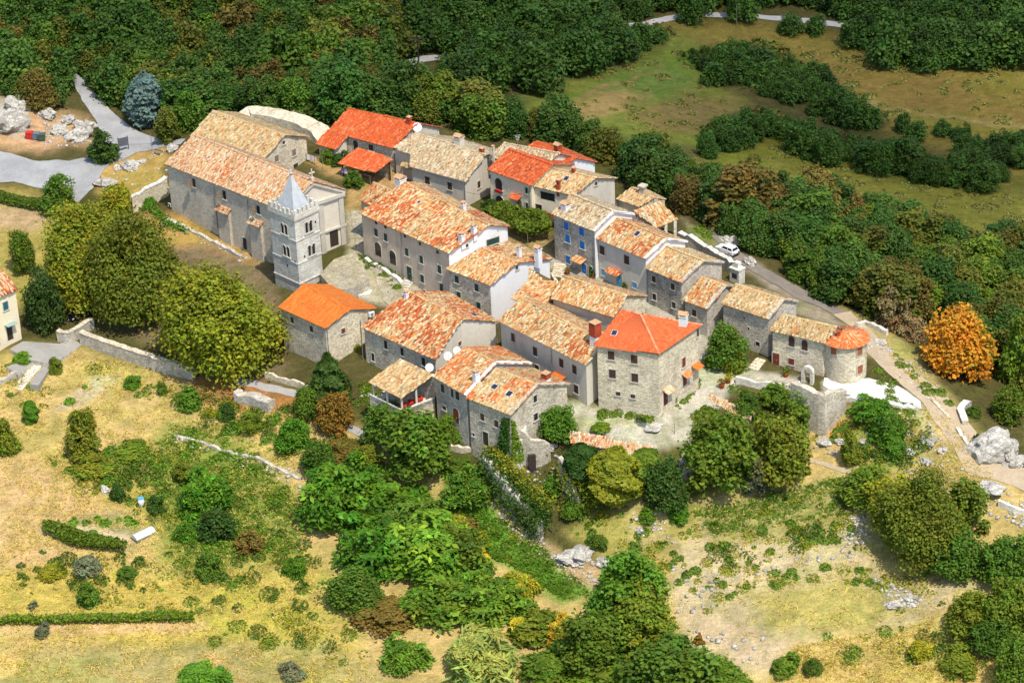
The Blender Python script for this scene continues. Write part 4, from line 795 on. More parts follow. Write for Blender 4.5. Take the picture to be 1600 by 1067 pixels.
# ---------------------------------------------------------------- ground
PX = proj(np.stack([GXX, GYY, GZ], -1)); gpx, gpy = PX[..., 0], PX[..., 1]
wx = gpx+(vn2.fbm(GXX*.22, GYY*.22, 4)-.5)*34; wy = gpy+(vn3.fbm(GXX*.22+9, GYY*.22, 4)-.5)*22
gcol = np.zeros(GXX.shape+(3,)); gcol[:] = (.09, .08, .03)
def paint(poly, col, soft=10, amt=1.0, warp=True):
    x, y = (wx, wy) if warp else (gpx, gpy); xs = [p[0] for p in poly]; ys = [p[1] for p in poly]
    m = (x > min(xs)-soft*2) & (x < max(xs)+soft*2) & (y > min(ys)-soft*2) & (y < max(ys)+soft*2)
    d = sdpoly(x[m], y[m], poly); a = np.clip(d/soft*.5+.5, 0, 1)*amt; gcol[m] = gcol[m]*(1-a[:, None])+np.array(col)*a[:, None]
STRAW = (.52, .385, .155)
paint([(-300, 560), (130, 545), (300, 590), (480, 640), (560, 760), (900, 900), (1060, 800), (1300, 640), (1480, 640), (1650, 800), (1700, 1300), (-300, 1300)], STRAW, 20)
paint([(1050, 800), (1340, 740), (1420, 830), (1540, 880), (1520, 960), (1330, 1000), (1200, 1060), (1060, 1030)], (.47, .39, .235), 18, .9)
paint([(1395, 622), (1440, 640), (1522, 748), (1485, 752), (1425, 700), (1385, 650)], (.58, .54, .45), 10, .65)
paint([(-100, 270), (60, 300), (110, 340), (60, 470), (0, 500), (-100, 500)], (.34, .27, .08), 15)
paint([(-50, 315), (60, 322), (90, 345), (50, 360), (-50, 350)], (.42, .30, .17), 8)
paint([(140, 245), (260, 225), (262, 300), (215, 340), (150, 300)], (.44, .29, .10), 10)
paint([(210, 330), (265, 330), (420, 405), (430, 470), (380, 450), (250, 380)], (.44, .27, .10), 8)
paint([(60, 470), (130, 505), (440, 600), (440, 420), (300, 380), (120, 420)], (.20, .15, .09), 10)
paint([(-50, 690), (170, 745), (215, 830), (60, 900), (-50, 880)], (.54, .37, .18), 14)
paint([(-50, 900), (120, 880), (420, 920), (560, 1000), (560, 1060), (200, 1010), (-50, 960)], (.47, .38, .07), 16, .75)
paint([(250, 860), (500, 860), (560, 980), (380, 960), (280, 910)], (.42, .36, .07), 14, .7)
paint([(250, 655), (330, 675), (420, 725), (480, 790), (460, 880), (260, 890), (225, 760)], (.20, .25, .045), 16, .85)
paint([(75, 720), (230, 700), (250, 800), (170, 790)], (.33, .28, .06), 12, .8)
paint([(82, 640), (150, 583), (186, 588), (130, 638)], (.50, .42, .30), 4)
paint([(60, 820), (200, 800), (240, 830), (210, 858), (100, 850)], (.33, .30, .14), 8)
paint([(110, 826), (200, 834), (225, 842), (205, 850), (110, 838)], (.52, .42, .28), 4)
paint([(-50, 972), (315, 968), (330, 985), (-50, 990)], (.58, .40, .20), 4)
paint([(-50, 1010), (520, 1000), (640, 1090), (-50, 1090)], (.36, .31, .13), 10, .85)
paint([(320, 1020), (350, 1030), (340, 1050), (318, 1045)], (.62, .42, .20), 5)
paint([(-30, 1000), (40, 1010), (20, 1050), (-30, 1060)], (.62, .44, .19), 6)
paint([(300, 590), (370, 590), (480, 615), (470, 650), (380, 640), (290, 620)], (.36, .17, .06), 8)
paint([(540, 660), (630, 700), (700, 730), (690, 790), (600, 770), (480, 700)], (.44, .32, .14), 12)
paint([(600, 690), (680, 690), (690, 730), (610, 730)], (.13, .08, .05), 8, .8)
paint([(690, 780), (750, 785), (850, 850), (905, 905), (935, 935), (880, 940), (800, 890), (700, 850)], (.13, .28, .035), 8)
paint([(755, 770), (790, 790), (880, 870), (930, 880), (930, 930), (880, 905), (800, 830)], (.50, .34, .19), 6)
paint([(880, 830), (990, 790), (1100, 790), (1060, 900), (950, 890)], (.36, .29, .10), 12)
paint([(960, 770), (1060, 780), (1040, 850), (980, 840)], (.48, .36, .19), 10, .7)
paint([(1080, 790), (1180, 770), (1340, 730), (1380, 790), (1300, 830), (1120, 850)], (.30, .28, .08), 14, .8)
paint([(1060, 850), (1200, 850), (1350, 820), (1420, 850), (1250, 890), (1120, 940), (1060, 930)], (.54, .44, .27), 14, .85)
paint([(1080, 960), (1200, 980), (1250, 1010), (1180, 1050), (1080, 1020)], (.56, .43, .28), 14, .9)
paint([(1170, 930), (1330, 900), (1420, 940), (1350, 1000), (1220, 990)], (.40, .35, .09), 16, .8)
paint([(1340, 850), (1480, 860), (1500, 900), (1400, 930)], (.44, .35, .12), 12, .8)
paint([(1240, 1010), (1420, 980), (1500, 930), (1560, 1000), (1600, 1100), (1200, 1100)], (.54, .40, .14), 14, .8)
paint([(1300, 650), (1400, 630), (1480, 690), (1560, 750), (1450, 770), (1340, 740)], (.38, .30, .12), 10)
paint([(1290, 655), (1330, 660), (1330, 690), (1290, 680)], (.46, .24, .08), 8)
paint([(1330, 660), (1400, 640), (1420, 720), (1370, 735)], (.14, .25, .04), 10, .7)
paint([(1300, 470), (1360, 500), (1450, 560), (1500, 640), (1440, 600), (1350, 540)], (.40, .33, .13), 8)
# village paving
COB = (.50, .46, .37)
paint([(540, 330), (570, 330), (580, 395), (660, 455), (780, 500), (700, 480), (620, 480), (560, 470), (520, 440), (545, 390)], (.42, .38, .28), 6, warp=False)
paint([(480, 250), (545, 290), (545, 330), (575, 320), (640, 285), (620, 260), (520, 240)], (.42, .27, .12), 8)
paint([(740, 330), (860, 340), (870, 420), (800, 400)], (.33, .24, .11), 8)
paint([(830, 405), (875, 400), (1010, 460), (1100, 510), (1130, 570), (1090, 590), (1000, 480)], (.40, .37, .31), 6, warp=False)
paint([(885, 630), (1030, 640), (1095, 575), (1140, 560), (1150, 600), (1110, 640), (1085, 690), (1020, 705), (900, 680)], (.50, .465, .39), 6)
paint([(890, 655), (1000, 650), (1000, 664), (900, 668)], (.30, .33, .08), 6, .6)
paint([(1150, 575), (1260, 590), (1250, 605), (1150, 600)], (.48, .44, .37), 5)
paint([(1285, 596), (1345, 596), (1420, 612), (1440, 632), (1350, 618), (1290, 618)], (.62, .60, .53), 4, warp=False)
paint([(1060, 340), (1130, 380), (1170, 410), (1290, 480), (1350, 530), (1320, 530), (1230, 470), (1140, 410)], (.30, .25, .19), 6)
paint([(1080, 355), (1120, 370), (1130, 385), (1090, 375)], (.17, .22, .05), 6)
# cliffs and dirt top left
paint([(-50, 130), (50, 165), (140, 190), (145, 225), (60, 235), (-50, 225)], (.48, .30, .17), 10)
paint([(0, 150), (45, 170), (40, 215), (-20, 200)], (.44, .42, .38), 8)
# the fields beyond
FOL = (.24, .19, .055)
paint([(800, 190), (820, 150), (900, 125), (1030, 80), (1040, 45), (1100, 40), (1100, 100), (1160, 160), (1110, 235), (1000, 215), (880, 195)], (.155, .175, .036), 12)
paint([(960, 110), (1060, 95), (1090, 130), (1020, 160), (920, 160)], (.12, .18, .04), 12, .8)
paint([(880, 160), (960, 145), (1010, 152), (960, 175), (890, 190)], (.33, .23, .09), 8)
paint([(985, 175), (1080, 145), (1160, 155), (1130, 195), (1030, 210)], (.22, .15, .06), 10, .85)
paint([(1040, 38), (1230, 38), (1330, 60), (1440, 100), (1700, 90), (1700, 320), (1470, 240), (1390, 200), (1310, 130), (1240, 95), (1110, 70)], (.205, .16, .04), 14)
paint([(1250, 95), (1440, 110), (1600, 150), (1600, 190), (1400, 165), (1300, 125)], (.19, .12, .04), 14, .6)
paint([(1090, 250), (1200, 212), (1300, 245), (1420, 280), (1700, 300), (1700, 400), (1500, 360), (1400, 320), (1310, 300), (1190, 285)], (.185, .18, .034), 14)
paint([(1310, 140), (1400, 168), (1600, 195), (1600, 199), (1400, 173), (1300, 145)], (.27, .21, .09), 3)
paint([(800, 180), (880, 160), (1000, 112), (1030, 104), (1000, 118), (880, 168)], (.24, .18, .07), 3)
nn = vn1.fbm(GXX*.9, GYY*.9, 3); n2 = vn2.fbm(GXX*.10+3, GYY*.16, 4)
gcol *= (.80+.62*nn)[..., None]
yl = np.clip((n2-.5)*5, 0, 1)[..., None]*.42; gcol = gcol*(1-yl)+gcol*np.array((.74, .98, .52))*yl
dk = np.clip((vn3.fbm(GXX*.35+31, GYY*.35, 4)-.56)*9, 0, 1)[..., None]*.35*(gpy[..., None] > 600); gcol = gcol*(1-dk)+np.array((.16, .17, .04))*dk
m, nt, b = newmat('meadow_ground'); a = nd(nt, 'Attribute', attribute_name='tint')
n1 = noise(nt, pos(nt, (1, 1.6, 1)), 1.6, 6, .75); n2_ = noise(nt, pos(nt), 6.0, 3, .7); n3 = noise(nt, pos(nt, (1, 2.2, 1)), .45, 5, .7)
k = mix(nt, 1.0, a.outputs['Color'], ramp(nt, n1, [(.3, (.66, .68, .66)), (.7, (1.3, 1.26, 1.2))]), 'MULTIPLY')
k = mix(nt, 1.0, k, ramp(nt, n2_, [(.3, (.75, .75, .75)), (.7, (1.22, 1.22, 1.22))]), 'MULTIPLY')
k = mix(nt, 1.0, k, ramp(nt, n3, [(.35, (.82, .9, .75)), (.65, (1.15, 1.08, 1.1))]), 'MULTIPLY')
nt.links.new(k, b.inputs['Base Color']); b.inputs['Roughness'].default_value = 1; b.inputs['Specular IOR Level'].default_value = .05
ad = nd(nt, 'Math', operation='ADD'); nt.links.new(n1, ad.inputs[0]); nt.links.new(n2_, ad.inputs[1]); bump(nt, b, ad.outputs[0], .9, .25)
M['ground'] = m
ny, nx = GXX.shape
ex = np.array([-3500, -1200, -400]); exr = np.array([400, 1200, 3500]); ax_ = np.concatenate([ex, gx, exr]); ay_ = np.concatenate([[-1200, -350], gy, [420, 1200, 4500]])
AX, AY = np.meshgrid(ax_, ay_); AZ = gz(AX, AY); AC = np.zeros(AX.shape+(3,)); AC[:] = (.13, .14, .045)
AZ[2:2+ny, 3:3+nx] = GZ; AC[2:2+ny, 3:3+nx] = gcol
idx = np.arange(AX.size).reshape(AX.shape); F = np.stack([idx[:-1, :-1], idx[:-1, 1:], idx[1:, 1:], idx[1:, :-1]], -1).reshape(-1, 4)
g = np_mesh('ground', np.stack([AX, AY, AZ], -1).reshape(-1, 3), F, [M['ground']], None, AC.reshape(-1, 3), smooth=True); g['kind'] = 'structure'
# ---------------------------------------------------------------- roads, draped on the ground
def resample(P, n):
    P = np.array(P, float); d = np.r_[0, np.cumsum(np.linalg.norm(np.diff(P, axis=0), axis=1))]; t = np.linspace(0, d[-1], n); return np.stack([np.interp(t, d, P[:, k]) for k in range(P.shape[1])], -1)
ROADS = []
def road(name, left, right, mat, n=None, mm=10, dz=.07, wob=.25):
    A = G(*np.array(left, float).T); B = G(*np.array(right, float).T); ln = np.linalg.norm(np.diff(A, axis=0), axis=1).sum(); n = n or max(8, int(ln/.5)); A = resample(A, n); B = resample(B, n)
    w = np.linalg.norm(A-B, axis=1).max(); mm = max(4, int(w/.5)); ts = np.linspace(0, 1, mm+1); P = A[:, None]*(1-ts[None, :, None])+B[:, None]*ts[None, :, None]
    e = (VN(5).fbm(P[..., 0]*.5, P[..., 1]*.5, 3)-.5)*2*wob; dirv = (B-A)/np.linalg.norm(B-A, axis=1, keepdims=True); P[:, 0] += dirv*e[:, :1]; P[:, -1] += dirv*e[:, -1:]
    P[..., 2] = gz(P[..., 0], P[..., 1])+dz; idx = np.arange(n*(mm+1)).reshape(n, mm+1); F = np.stack([idx[:-1, :-1], idx[:-1, 1:], idx[1:, 1:], idx[1:, :-1]], -1).reshape(-1, 4)
    F = F[:, ::-1] if np.cross(P[1, 0]-P[0, 0], P[0, 1]-P[0, 0])[2] < 0 else F
    o = np_mesh(name, P.reshape(-1, 3), F, [mat], smooth=True); o['kind'] = 'structure'; ROADS.append(list(left)+list(right)[::-1]); return o
def path_mat(name, c, c2, grass=(.30, .27, .10), g_amt=.5, sc=.5):
    m, nt, b = newmat(name); n1 = noise(nt, pos(nt), sc, 5, .7); n2 = noise(nt, pos(nt), 5, 4, .7); k = mix(nt, ramp(nt, n1, [(.35, (0, 0, 0)), (.65, (1, 1, 1))]), c, c2)
    k = mix(nt, ramp(nt, noise(nt, pos(nt), .8, 6, .75), [(.56, (0, 0, 0)), (.7, (g_amt,)*3)]), k, grass)
    k = mix(nt, 1.0, k, ramp(nt, n2, [(.3, (.8, .8, .8)), (.7, (1.18, 1.18, 1.18))]), 'MULTIPLY'); nt.links.new(k, b.inputs['Base Color']); b.inputs['Roughness'].default_value = .95; bump(nt, b, n2, .4, .04); return m
M['gravel'] = path_mat('pale_gravel', (.38, .38, .37), (.26, .26, .255), (.46, .38, .26), .45, .16)
M['dirt'] = path_mat('pale_dirt_track', (.47, .37, .245), (.38, .30, .20), (.36, .31, .12), .6)
M['asphalt'] = path_mat('worn_pale_asphalt', (.44, .42, .39), (.37, .36, .34), (.45, .4, .3), .2)
M['cobble'] = stone_mat('cobblestones', (.30, .27, .19), (.39, .35, .26), (.47, .43, .34), size=2.2, stain=(.28, .27, .10), stain_amt=.6, gaps=.4)
M['greypath'] = path_mat('grey_concrete_path', (.36, .34, .31), (.31, .29, .27), (.34, .2, .1), .4)
road('parking', [(-60, 222), (20, 242), (60, 252), (110, 252), (150, 243), (175, 232), (200, 224), (240, 220), (290, 218)], [(-60, 283), (20, 284), (60, 294), (95, 300), (122, 318), (145, 296), (165, 262), (215, 238), (282, 226)], M['gravel'], wob=.5)
road('road', [(105, 118), (130, 160), (150, 190), (166, 226)], [(118, 112), (165, 165), (205, 200), (262, 222)], M['gravel'], dz=.12)
M['darkgravel'] = path_mat('dark_gravel', (.24, .20, .16), (.17, .15, .125), (.12, .12, .05), .6)  # darker gravel for the upper stretch of the track
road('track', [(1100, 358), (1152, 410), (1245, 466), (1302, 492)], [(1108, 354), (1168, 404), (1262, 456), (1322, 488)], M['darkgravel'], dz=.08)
road('track', [(1300, 491), (1345, 520), (1352, 548), (1378, 575), (1440, 628), (1490, 700), (1512, 742), (1560, 752), (1620, 775)], [(1328, 487), (1370, 525), (1395, 552), (1430, 580), (1480, 620), (1530, 680), (1580, 725), (1600, 732), (1640, 745)], M['dirt'])
road('street', [(548, 330), (556, 395), (585, 430), (598, 470), (640, 500)], [(572, 330), (577, 395), (640, 440), (690, 472), (760, 500)], M['cobble'], dz=.09)
M['plaza'] = path_mat('white_plaza_stone', (.66, .64, .58), (.50, .48, .43), (.36, .34, .24), .6)
road('plaza', [(1286, 602), (1300, 614), (1345, 622), (1400, 632), (1440, 640)], [(1288, 590), (1330, 596), (1358, 592), (1405, 604), (1438, 628)], M['plaza'], dz=.12)
road('lane', [(370, 588), (430, 603), (470, 612)], [(366, 600), (420, 612), (466, 622)], M['greypath'])
road('road', [(618, 98), (660, 88), (720, 84)], [(622, 106), (665, 97), (722, 90)], M['asphalt'], wob=.1)
road('road', [(955, 40), (1000, 36), (1040, 26), (1100, 20), (1180, 22), (1260, 29), (1345, 39)], [(960, 47), (1005, 43), (1045, 34), (1100, 27), (1180, 29), (1260, 37), (1340, 47)], M['asphalt'], wob=.1)
road('path', [(540, 660), (580, 678), (612, 690), (640, 705)], [(540, 672), (575, 690), (605, 704), (632, 716)], M['greypath'])
road('path', [(1250, 712), (1290, 722), (1330, 735)], [(1252, 717), (1290, 729), (1330, 743)], M['dirt'], wob=.1)
# ---------------------------------------------------------------- foliage
PROTO = {}
def leaves(pts, nrm, size, r, elong=1.5, tintv=.22, top=None):
    """leaf clumps as small bent blades around the given points"""
    m = len(pts); n = nrm+r.normal(0, .48, (m, 3)); n /= np.linalg.norm(n, axis=1, keepdims=True)
    a = np.cross(n, r.normal(0, 1, (m, 3))); a /= np.linalg.norm(a, axis=1, keepdims=True)+1e-9; b = np.cross(n, a); s = size*r.uniform(.6, 1.35, m)[:, None]
    V = np.stack([pts-a*s*elong*.5, pts-b*s*.5+n*s*.12, pts+a*s*elong*.5, pts+b*s*.5+n*s*.12], 1)
    t = np.clip(r.normal(1, tintv, m), .45, 1.7); h = r.normal(0, .10, m); C = np.stack([t*(1+h), t, t*(1-h*.5)], 1); C = np.repeat(np.clip(C, .2, 2.2), 4, 0)
    return V.reshape(-1, 3), C
def crown_arrays(seed, n, w, h, z0, shape='round', size=.42, lobes=22, elong=1.5, tintv=.15, norm=True):
    r = np.random.default_rng(seed); rx = w/2; P = []; Nn = []; T_ = []
    def sph(k):
        d = r.normal(0, 1, (k, 3)); return d/np.linalg.norm(d, axis=1, keepdims=True)
    if shape in ('round', 'bush', 'tall'):
        # limbs carry clumps of leaves: clumps sit on a lumpy shell with gaps between them, a few fill the inside
        big = [(sph(1)[0], r.uniform(.16, .42), r.uniform(1.6, 3.2)) for _ in range(9 if shape != 'bush' else 6)]; k = int(lobes*3.2); L = []
        for i in range(k):
            d = sph(1)[0]; d[2] = abs(d[2])*1.15-.35 if shape != 'bush' else abs(d[2])*1.1-.1; d /= np.linalg.norm(d); inner = r.random() < .22
            q = .62+sum(am*max(0, d@ax)**(pw*3) for ax, am, pw in big); q = min(q, 1.12)*(r.uniform(.35, .7) if inner else r.uniform(.78, 1.06)); rad = r.uniform(.07, .165)*min(w, h*1.1)*(1.3 if inner else 1)
            cz = z0+h*.46+d[2]*h*.5*q if shape != 'bush' else z0+max(.1*h, d[2]*h*.9*q); L.append((np.array((d[0]*rx*q, d[1]*rx*q, cz)), rad))
        wts = np.array([l[1]**1.7 for l in L]); wts /= wts.sum(); cnt = (wts*n).astype(int)
        for (c, rad), m_ in zip(L, cnt):
            d = sph(m_); d[:, 2] = np.where(d[:, 2] < -.45, -d[:, 2], d[:, 2]); q = rad*(r.uniform(.45, 1.1, m_)+(r.random(m_) < .12)*r.uniform(.1, .6, m_))[:, None]
            P.append(c+d*q*(1.12, 1.12, .72)); Nn.append(d*.8+(0, 0, .55)); T_.append(np.repeat(np.clip(r.normal(1, .14), .68, 1.45)*np.array([[1+r.normal(0, .10), 1, 1]]), m_, 0))
    elif shape == 'cone':
        t = r.random(n)**.75; z = z0+h*t; rr = rx*(1-t)**.8*(.85+.15*np.sign(np.sin(t*26)))*r.uniform(.55, 1.08, n); th = r.uniform(0, 2*math.pi, n); rr *= 1+.2*np.sin(th*5+np.floor(t*8)*1.7)
        P.append(np.stack([rr*np.cos(th), rr*np.sin(th), z-rr*.22], 1)); Nn.append(np.stack([np.cos(th), np.sin(th), np.full(n, .6)], 1))
    elif shape == 'cedar':
        t = r.random(n)**.9; lay = np.floor(t*9); z = z0+h*t; th = r.uniform(0, 2*math.pi, n); rr = rx*np.sin(np.clip(.16+t*.86, 0, 1)*math.pi)**.6*r.uniform(.6, 1.06, n)*(1+.16*np.sin(th*4+lay*2.1)+.10*np.sin(th*7+lay))*(.86+.14*np.cos(t*9*6.28))
        P.append(np.stack([rr*np.cos(th), rr*np.sin(th), z-rr*.18], 1)); Nn.append(np.stack([np.cos(th)*.5, np.sin(th)*.5, np.ones(n)], 1))
    elif shape == 'column':
        t = r.random(n); z = z0+h*t; prof = np.sin(np.clip(t*.88+.12, 0, 1)*math.pi)**.45; th = r.uniform(0, 2*math.pi, n)
        rr = rx*prof*r.uniform(.72, 1.05, n)*(1+.14*np.sin(th*4+t*9+seed)+.12*np.sin(t*20+th*2)); P.append(np.stack([rr*np.cos(th), rr*np.sin(th), z], 1)); Nn.append(np.stack([np.cos(th), np.sin(th), np.full(n, .5)], 1))
    elif shape == 'frond':      # sumac-like: many stems each with a rosette of long drooping leaves
        k = max(8, n//40); c = sph(k); c[:, 2] = np.abs(c[:, 2]); th0 = np.arctan2(c[:, 1], c[:, 0]); q = r.uniform(.2, 1, k)[:, None]**.45*(1+.22*np.sin(th0*3+seed)+.16*np.sin(th0*5+seed*2))[:, None]; c = c*q*(rx, rx, h*.95)+(0, 0, z0); c[:, 2] = np.maximum(c[:, 2], z0+.12*h)+r.normal(0, .09*h, k)
        for i in range(k):
            ns = 8; th = (r.uniform(0, 6.28)+np.repeat(np.arange(ns), 5)*6.28/ns)+r.normal(0, .12, 40); s = np.tile(np.linspace(.18, 1, 5), ns); R_ = .19*min(w, 6)*r.uniform(.7, 1.35)
            P.append(c[i]+np.stack([np.cos(th)*s*R_, np.sin(th)*s*R_, .25*R_+.25*s*R_-s*s*R_*.85], 1)); Nn.append(np.stack([np.cos(th)*.5*s, np.sin(th)*.5*s, np.ones(40)], 1)); T_.append(np.repeat(np.clip(r.normal(1, .16), .65, 1.5)*np.array([[1+r.normal(0, .12), 1, 1]]), 40, 0))
    P = np.concatenate(P); Nn = np.concatenate(Nn); Nn /= np.linalg.norm(Nn, axis=1, keepdims=True); P[:, 2] = np.maximum(P[:, 2], .05)
    if norm:
        q1, q2 = np.percentile(P[:, 2], (1.5, 99.75)); P[:, :2] *= w/2/np.percentile(np.hypot(P[:, 0], P[:, 1]), 98); P[:, 2] = np.clip(z0+(P[:, 2]-q1)/(q2-q1)*h, .04, z0+h*1.02)
    V, C = leaves(P, Nn, size, r, elong, tintv)
    if T_: C = C*np.repeat(np.concatenate(T_), 4, 0)
    return V, C
def quads(V): return np.arange(len(V)).reshape(-1, 4)
def proto(key, seed, n, w, h, z0, shape, size, **k):
    V, C = crown_arrays(seed, n, w, h, z0, shape, size, **k); o = np_mesh('crown_proto', V, quads(V), [M['leaf_green']], None, C); me = o.data; bpy.data.objects.remove(o)
    mb = MB(); r = random.Random(seed); top = z0+h*.55
    if shape in ('bush', 'frond'):
        for i in range(5): a = r.uniform(0, 6.28); mb.tube([(0, 0, -.4), (math.cos(a)*w*.1, math.sin(a)*w*.1, h*.3), (math.cos(a)*w*.26, math.sin(a)*w*.26, h*.62)], [.06, .045, .02], 5)
    else:
        mb.tube([(0, 0, -.6), (.05*w*.2, 0, z0*.5), (r.uniform(-.1, .1)*w*.3, r.uniform(-.1, .1)*w*.3, z0+h*.2), (0, 0, top)], [w*.045, w*.035, w*.028, w*.012], 8)
        for i in range(6): a = i*1.05+r.random(); zz = z0*.8+h*.08*i*.6; mb.tube([(0, 0, zz), (math.cos(a)*w*.2, math.sin(a)*w*.2, zz+h*.16), (math.cos(a)*w*.36, math.sin(a)*w*.36, zz+h*.3)], [w*.018, w*.012, w*.005], 5)
    t = mb.build('trunk_proto', M['bark']); tm = t.data; bpy.data.objects.remove(t); PROTO[key] = (me, tm, w, z0+h, z0)
for nm, c in dict(green=(.085, .15, .013), mid=(.125, .19, .014), bright=(.115, .225, .016), lush=(.085, .185, .010), dark=(.04, .08, .013), olive=(.16, .19, .014), yolive=(.27, .265, .016), chestnut=(.225, .235, .014), chestgreen=(.15, .185, .014), yellow=(.55, .42, .03), ochre=(.20, .14, .025),
                  rust=(.27, .165, .02), orange=(.60, .25, .02), blue=(.13, .20, .18), grey=(.16, .175, .085), deep=(.052, .11, .014), cypress=(.21, .225, .014), pale=(.30, .34, .07), brown=(.24, .16, .07), fgreen=(.056, .112, .014), fyel=(.115, .125, .014), fbrown=(.135, .10, .018)).items(): M['leaf_'+nm] = leaf_mat('leaf_'+nm, c)
for i in range(4): proto(f'round{i}', 100+i, 8800, 7, 7.2, .6, 'round', .30, lobes=30+4*i)
for i in range(3): proto(f'tall{i}', 120+i, 6800, 5, 7.2, .7, 'tall', .29, lobes=26)
for i in range(4): proto(f'bush{i}', 140+i, 5600, 4, 3.4, 0, 'bush', .22, lobes=18+3*i)
for i in range(3): proto(f'big{i}', 160+i, 44000, 14, 13, 1.2, 'round', .31, lobes=95+10*i)
for i in range(2): proto(f'cone{i}', 180+i, 6500, 5.5, 8.5, .5, 'cone', .34, elong=2.2)
proto('cedar0', 187, 7500, 5, 8, .5, 'cedar', .30, elong=2.0)
for i in range(2): proto(f'column{i}', 190+i, 6500, 3, 5, .1, 'column', .22, elong=1.7)
for i in range(3): proto(f'frond{i}', 200+i, 9000, 8, 5.4, 0, 'frond', .34, elong=2.0, tintv=.25)
for i in range(2): proto(f'low{i}', 210+i, 800, 2, 1.2, 0, 'bush', .20, lobes=7)
for i in range(2): proto(f'spray{i}', 220+i, 5200, 4, 3.6, 0, 'frond', .17, elong=4.5)
TREES = []
def plant(key, P, w, h, leaf, label, cat='tree', name='tree', group=None, rot=None, trunk=True):
    me, tm, pw, ph = PROTO[key][:4]; t = thing(name, label, cat, P, group); sx, sz = w/pw, h/ph; t.rotation_euler = (0, 0, random.uniform(0, 6.28) if rot is None else rot); t.scale = (sx, sx*random.uniform(.93, 1.07), sz)
    o = bpy.data.objects.new('crown', me); link(o); o.parent = t; o.material_slots[0].link = 'OBJECT'; o.material_slots[0].material = M['leaf_'+leaf]
    if trunk: o2 = bpy.data.objects.new('trunk', tm); link(o2); o2.parent = t
    TREES.append((P, w)); return t
def at(px, py, wpx, hpx, key, leaf, label, cat='tree', name='tree', **k):
    """plant standing at ground pixel (px, py), as wide and tall as it shows there"""
    s = scale_at(G1(px, py)); a = wpx/2/s; c = math.sqrt(max((.35*a)**2, ((hpx/2/s)**2-.22*a*a)/.78))*.9; z0 = 0 if PROTO[key][4] < .3 else .12*c
    P = G1(px, py-hpx/2+(c*(.55 if PROTO[key][4] < .3 else 1)+z0)*.883*s); return plant(key, P, wpx/s, (2*c if PROTO[key][4] >= .3 else 1.6*c)+z0, leaf, label, cat, name, **k)
B_ = dict(cat='bush', name='bush')
at(343, 574, 198, 172, 'big0', 'chestnut', 'broad rounded chestnut tree turning yellow, nearest to the orange roofed stone house', name='chestnut_tree')
at(222, 500, 160, 178, 'big1', 'chestgreen', 'dark olive chestnut tree in the middle of the three below the church', name='chestnut_tree')
at(137, 470, 160, 150, 'big2', 'chestnut', 'yellowing chestnut tree furthest from the orange roofed house, above the parked black cars', name='chestnut_tree')
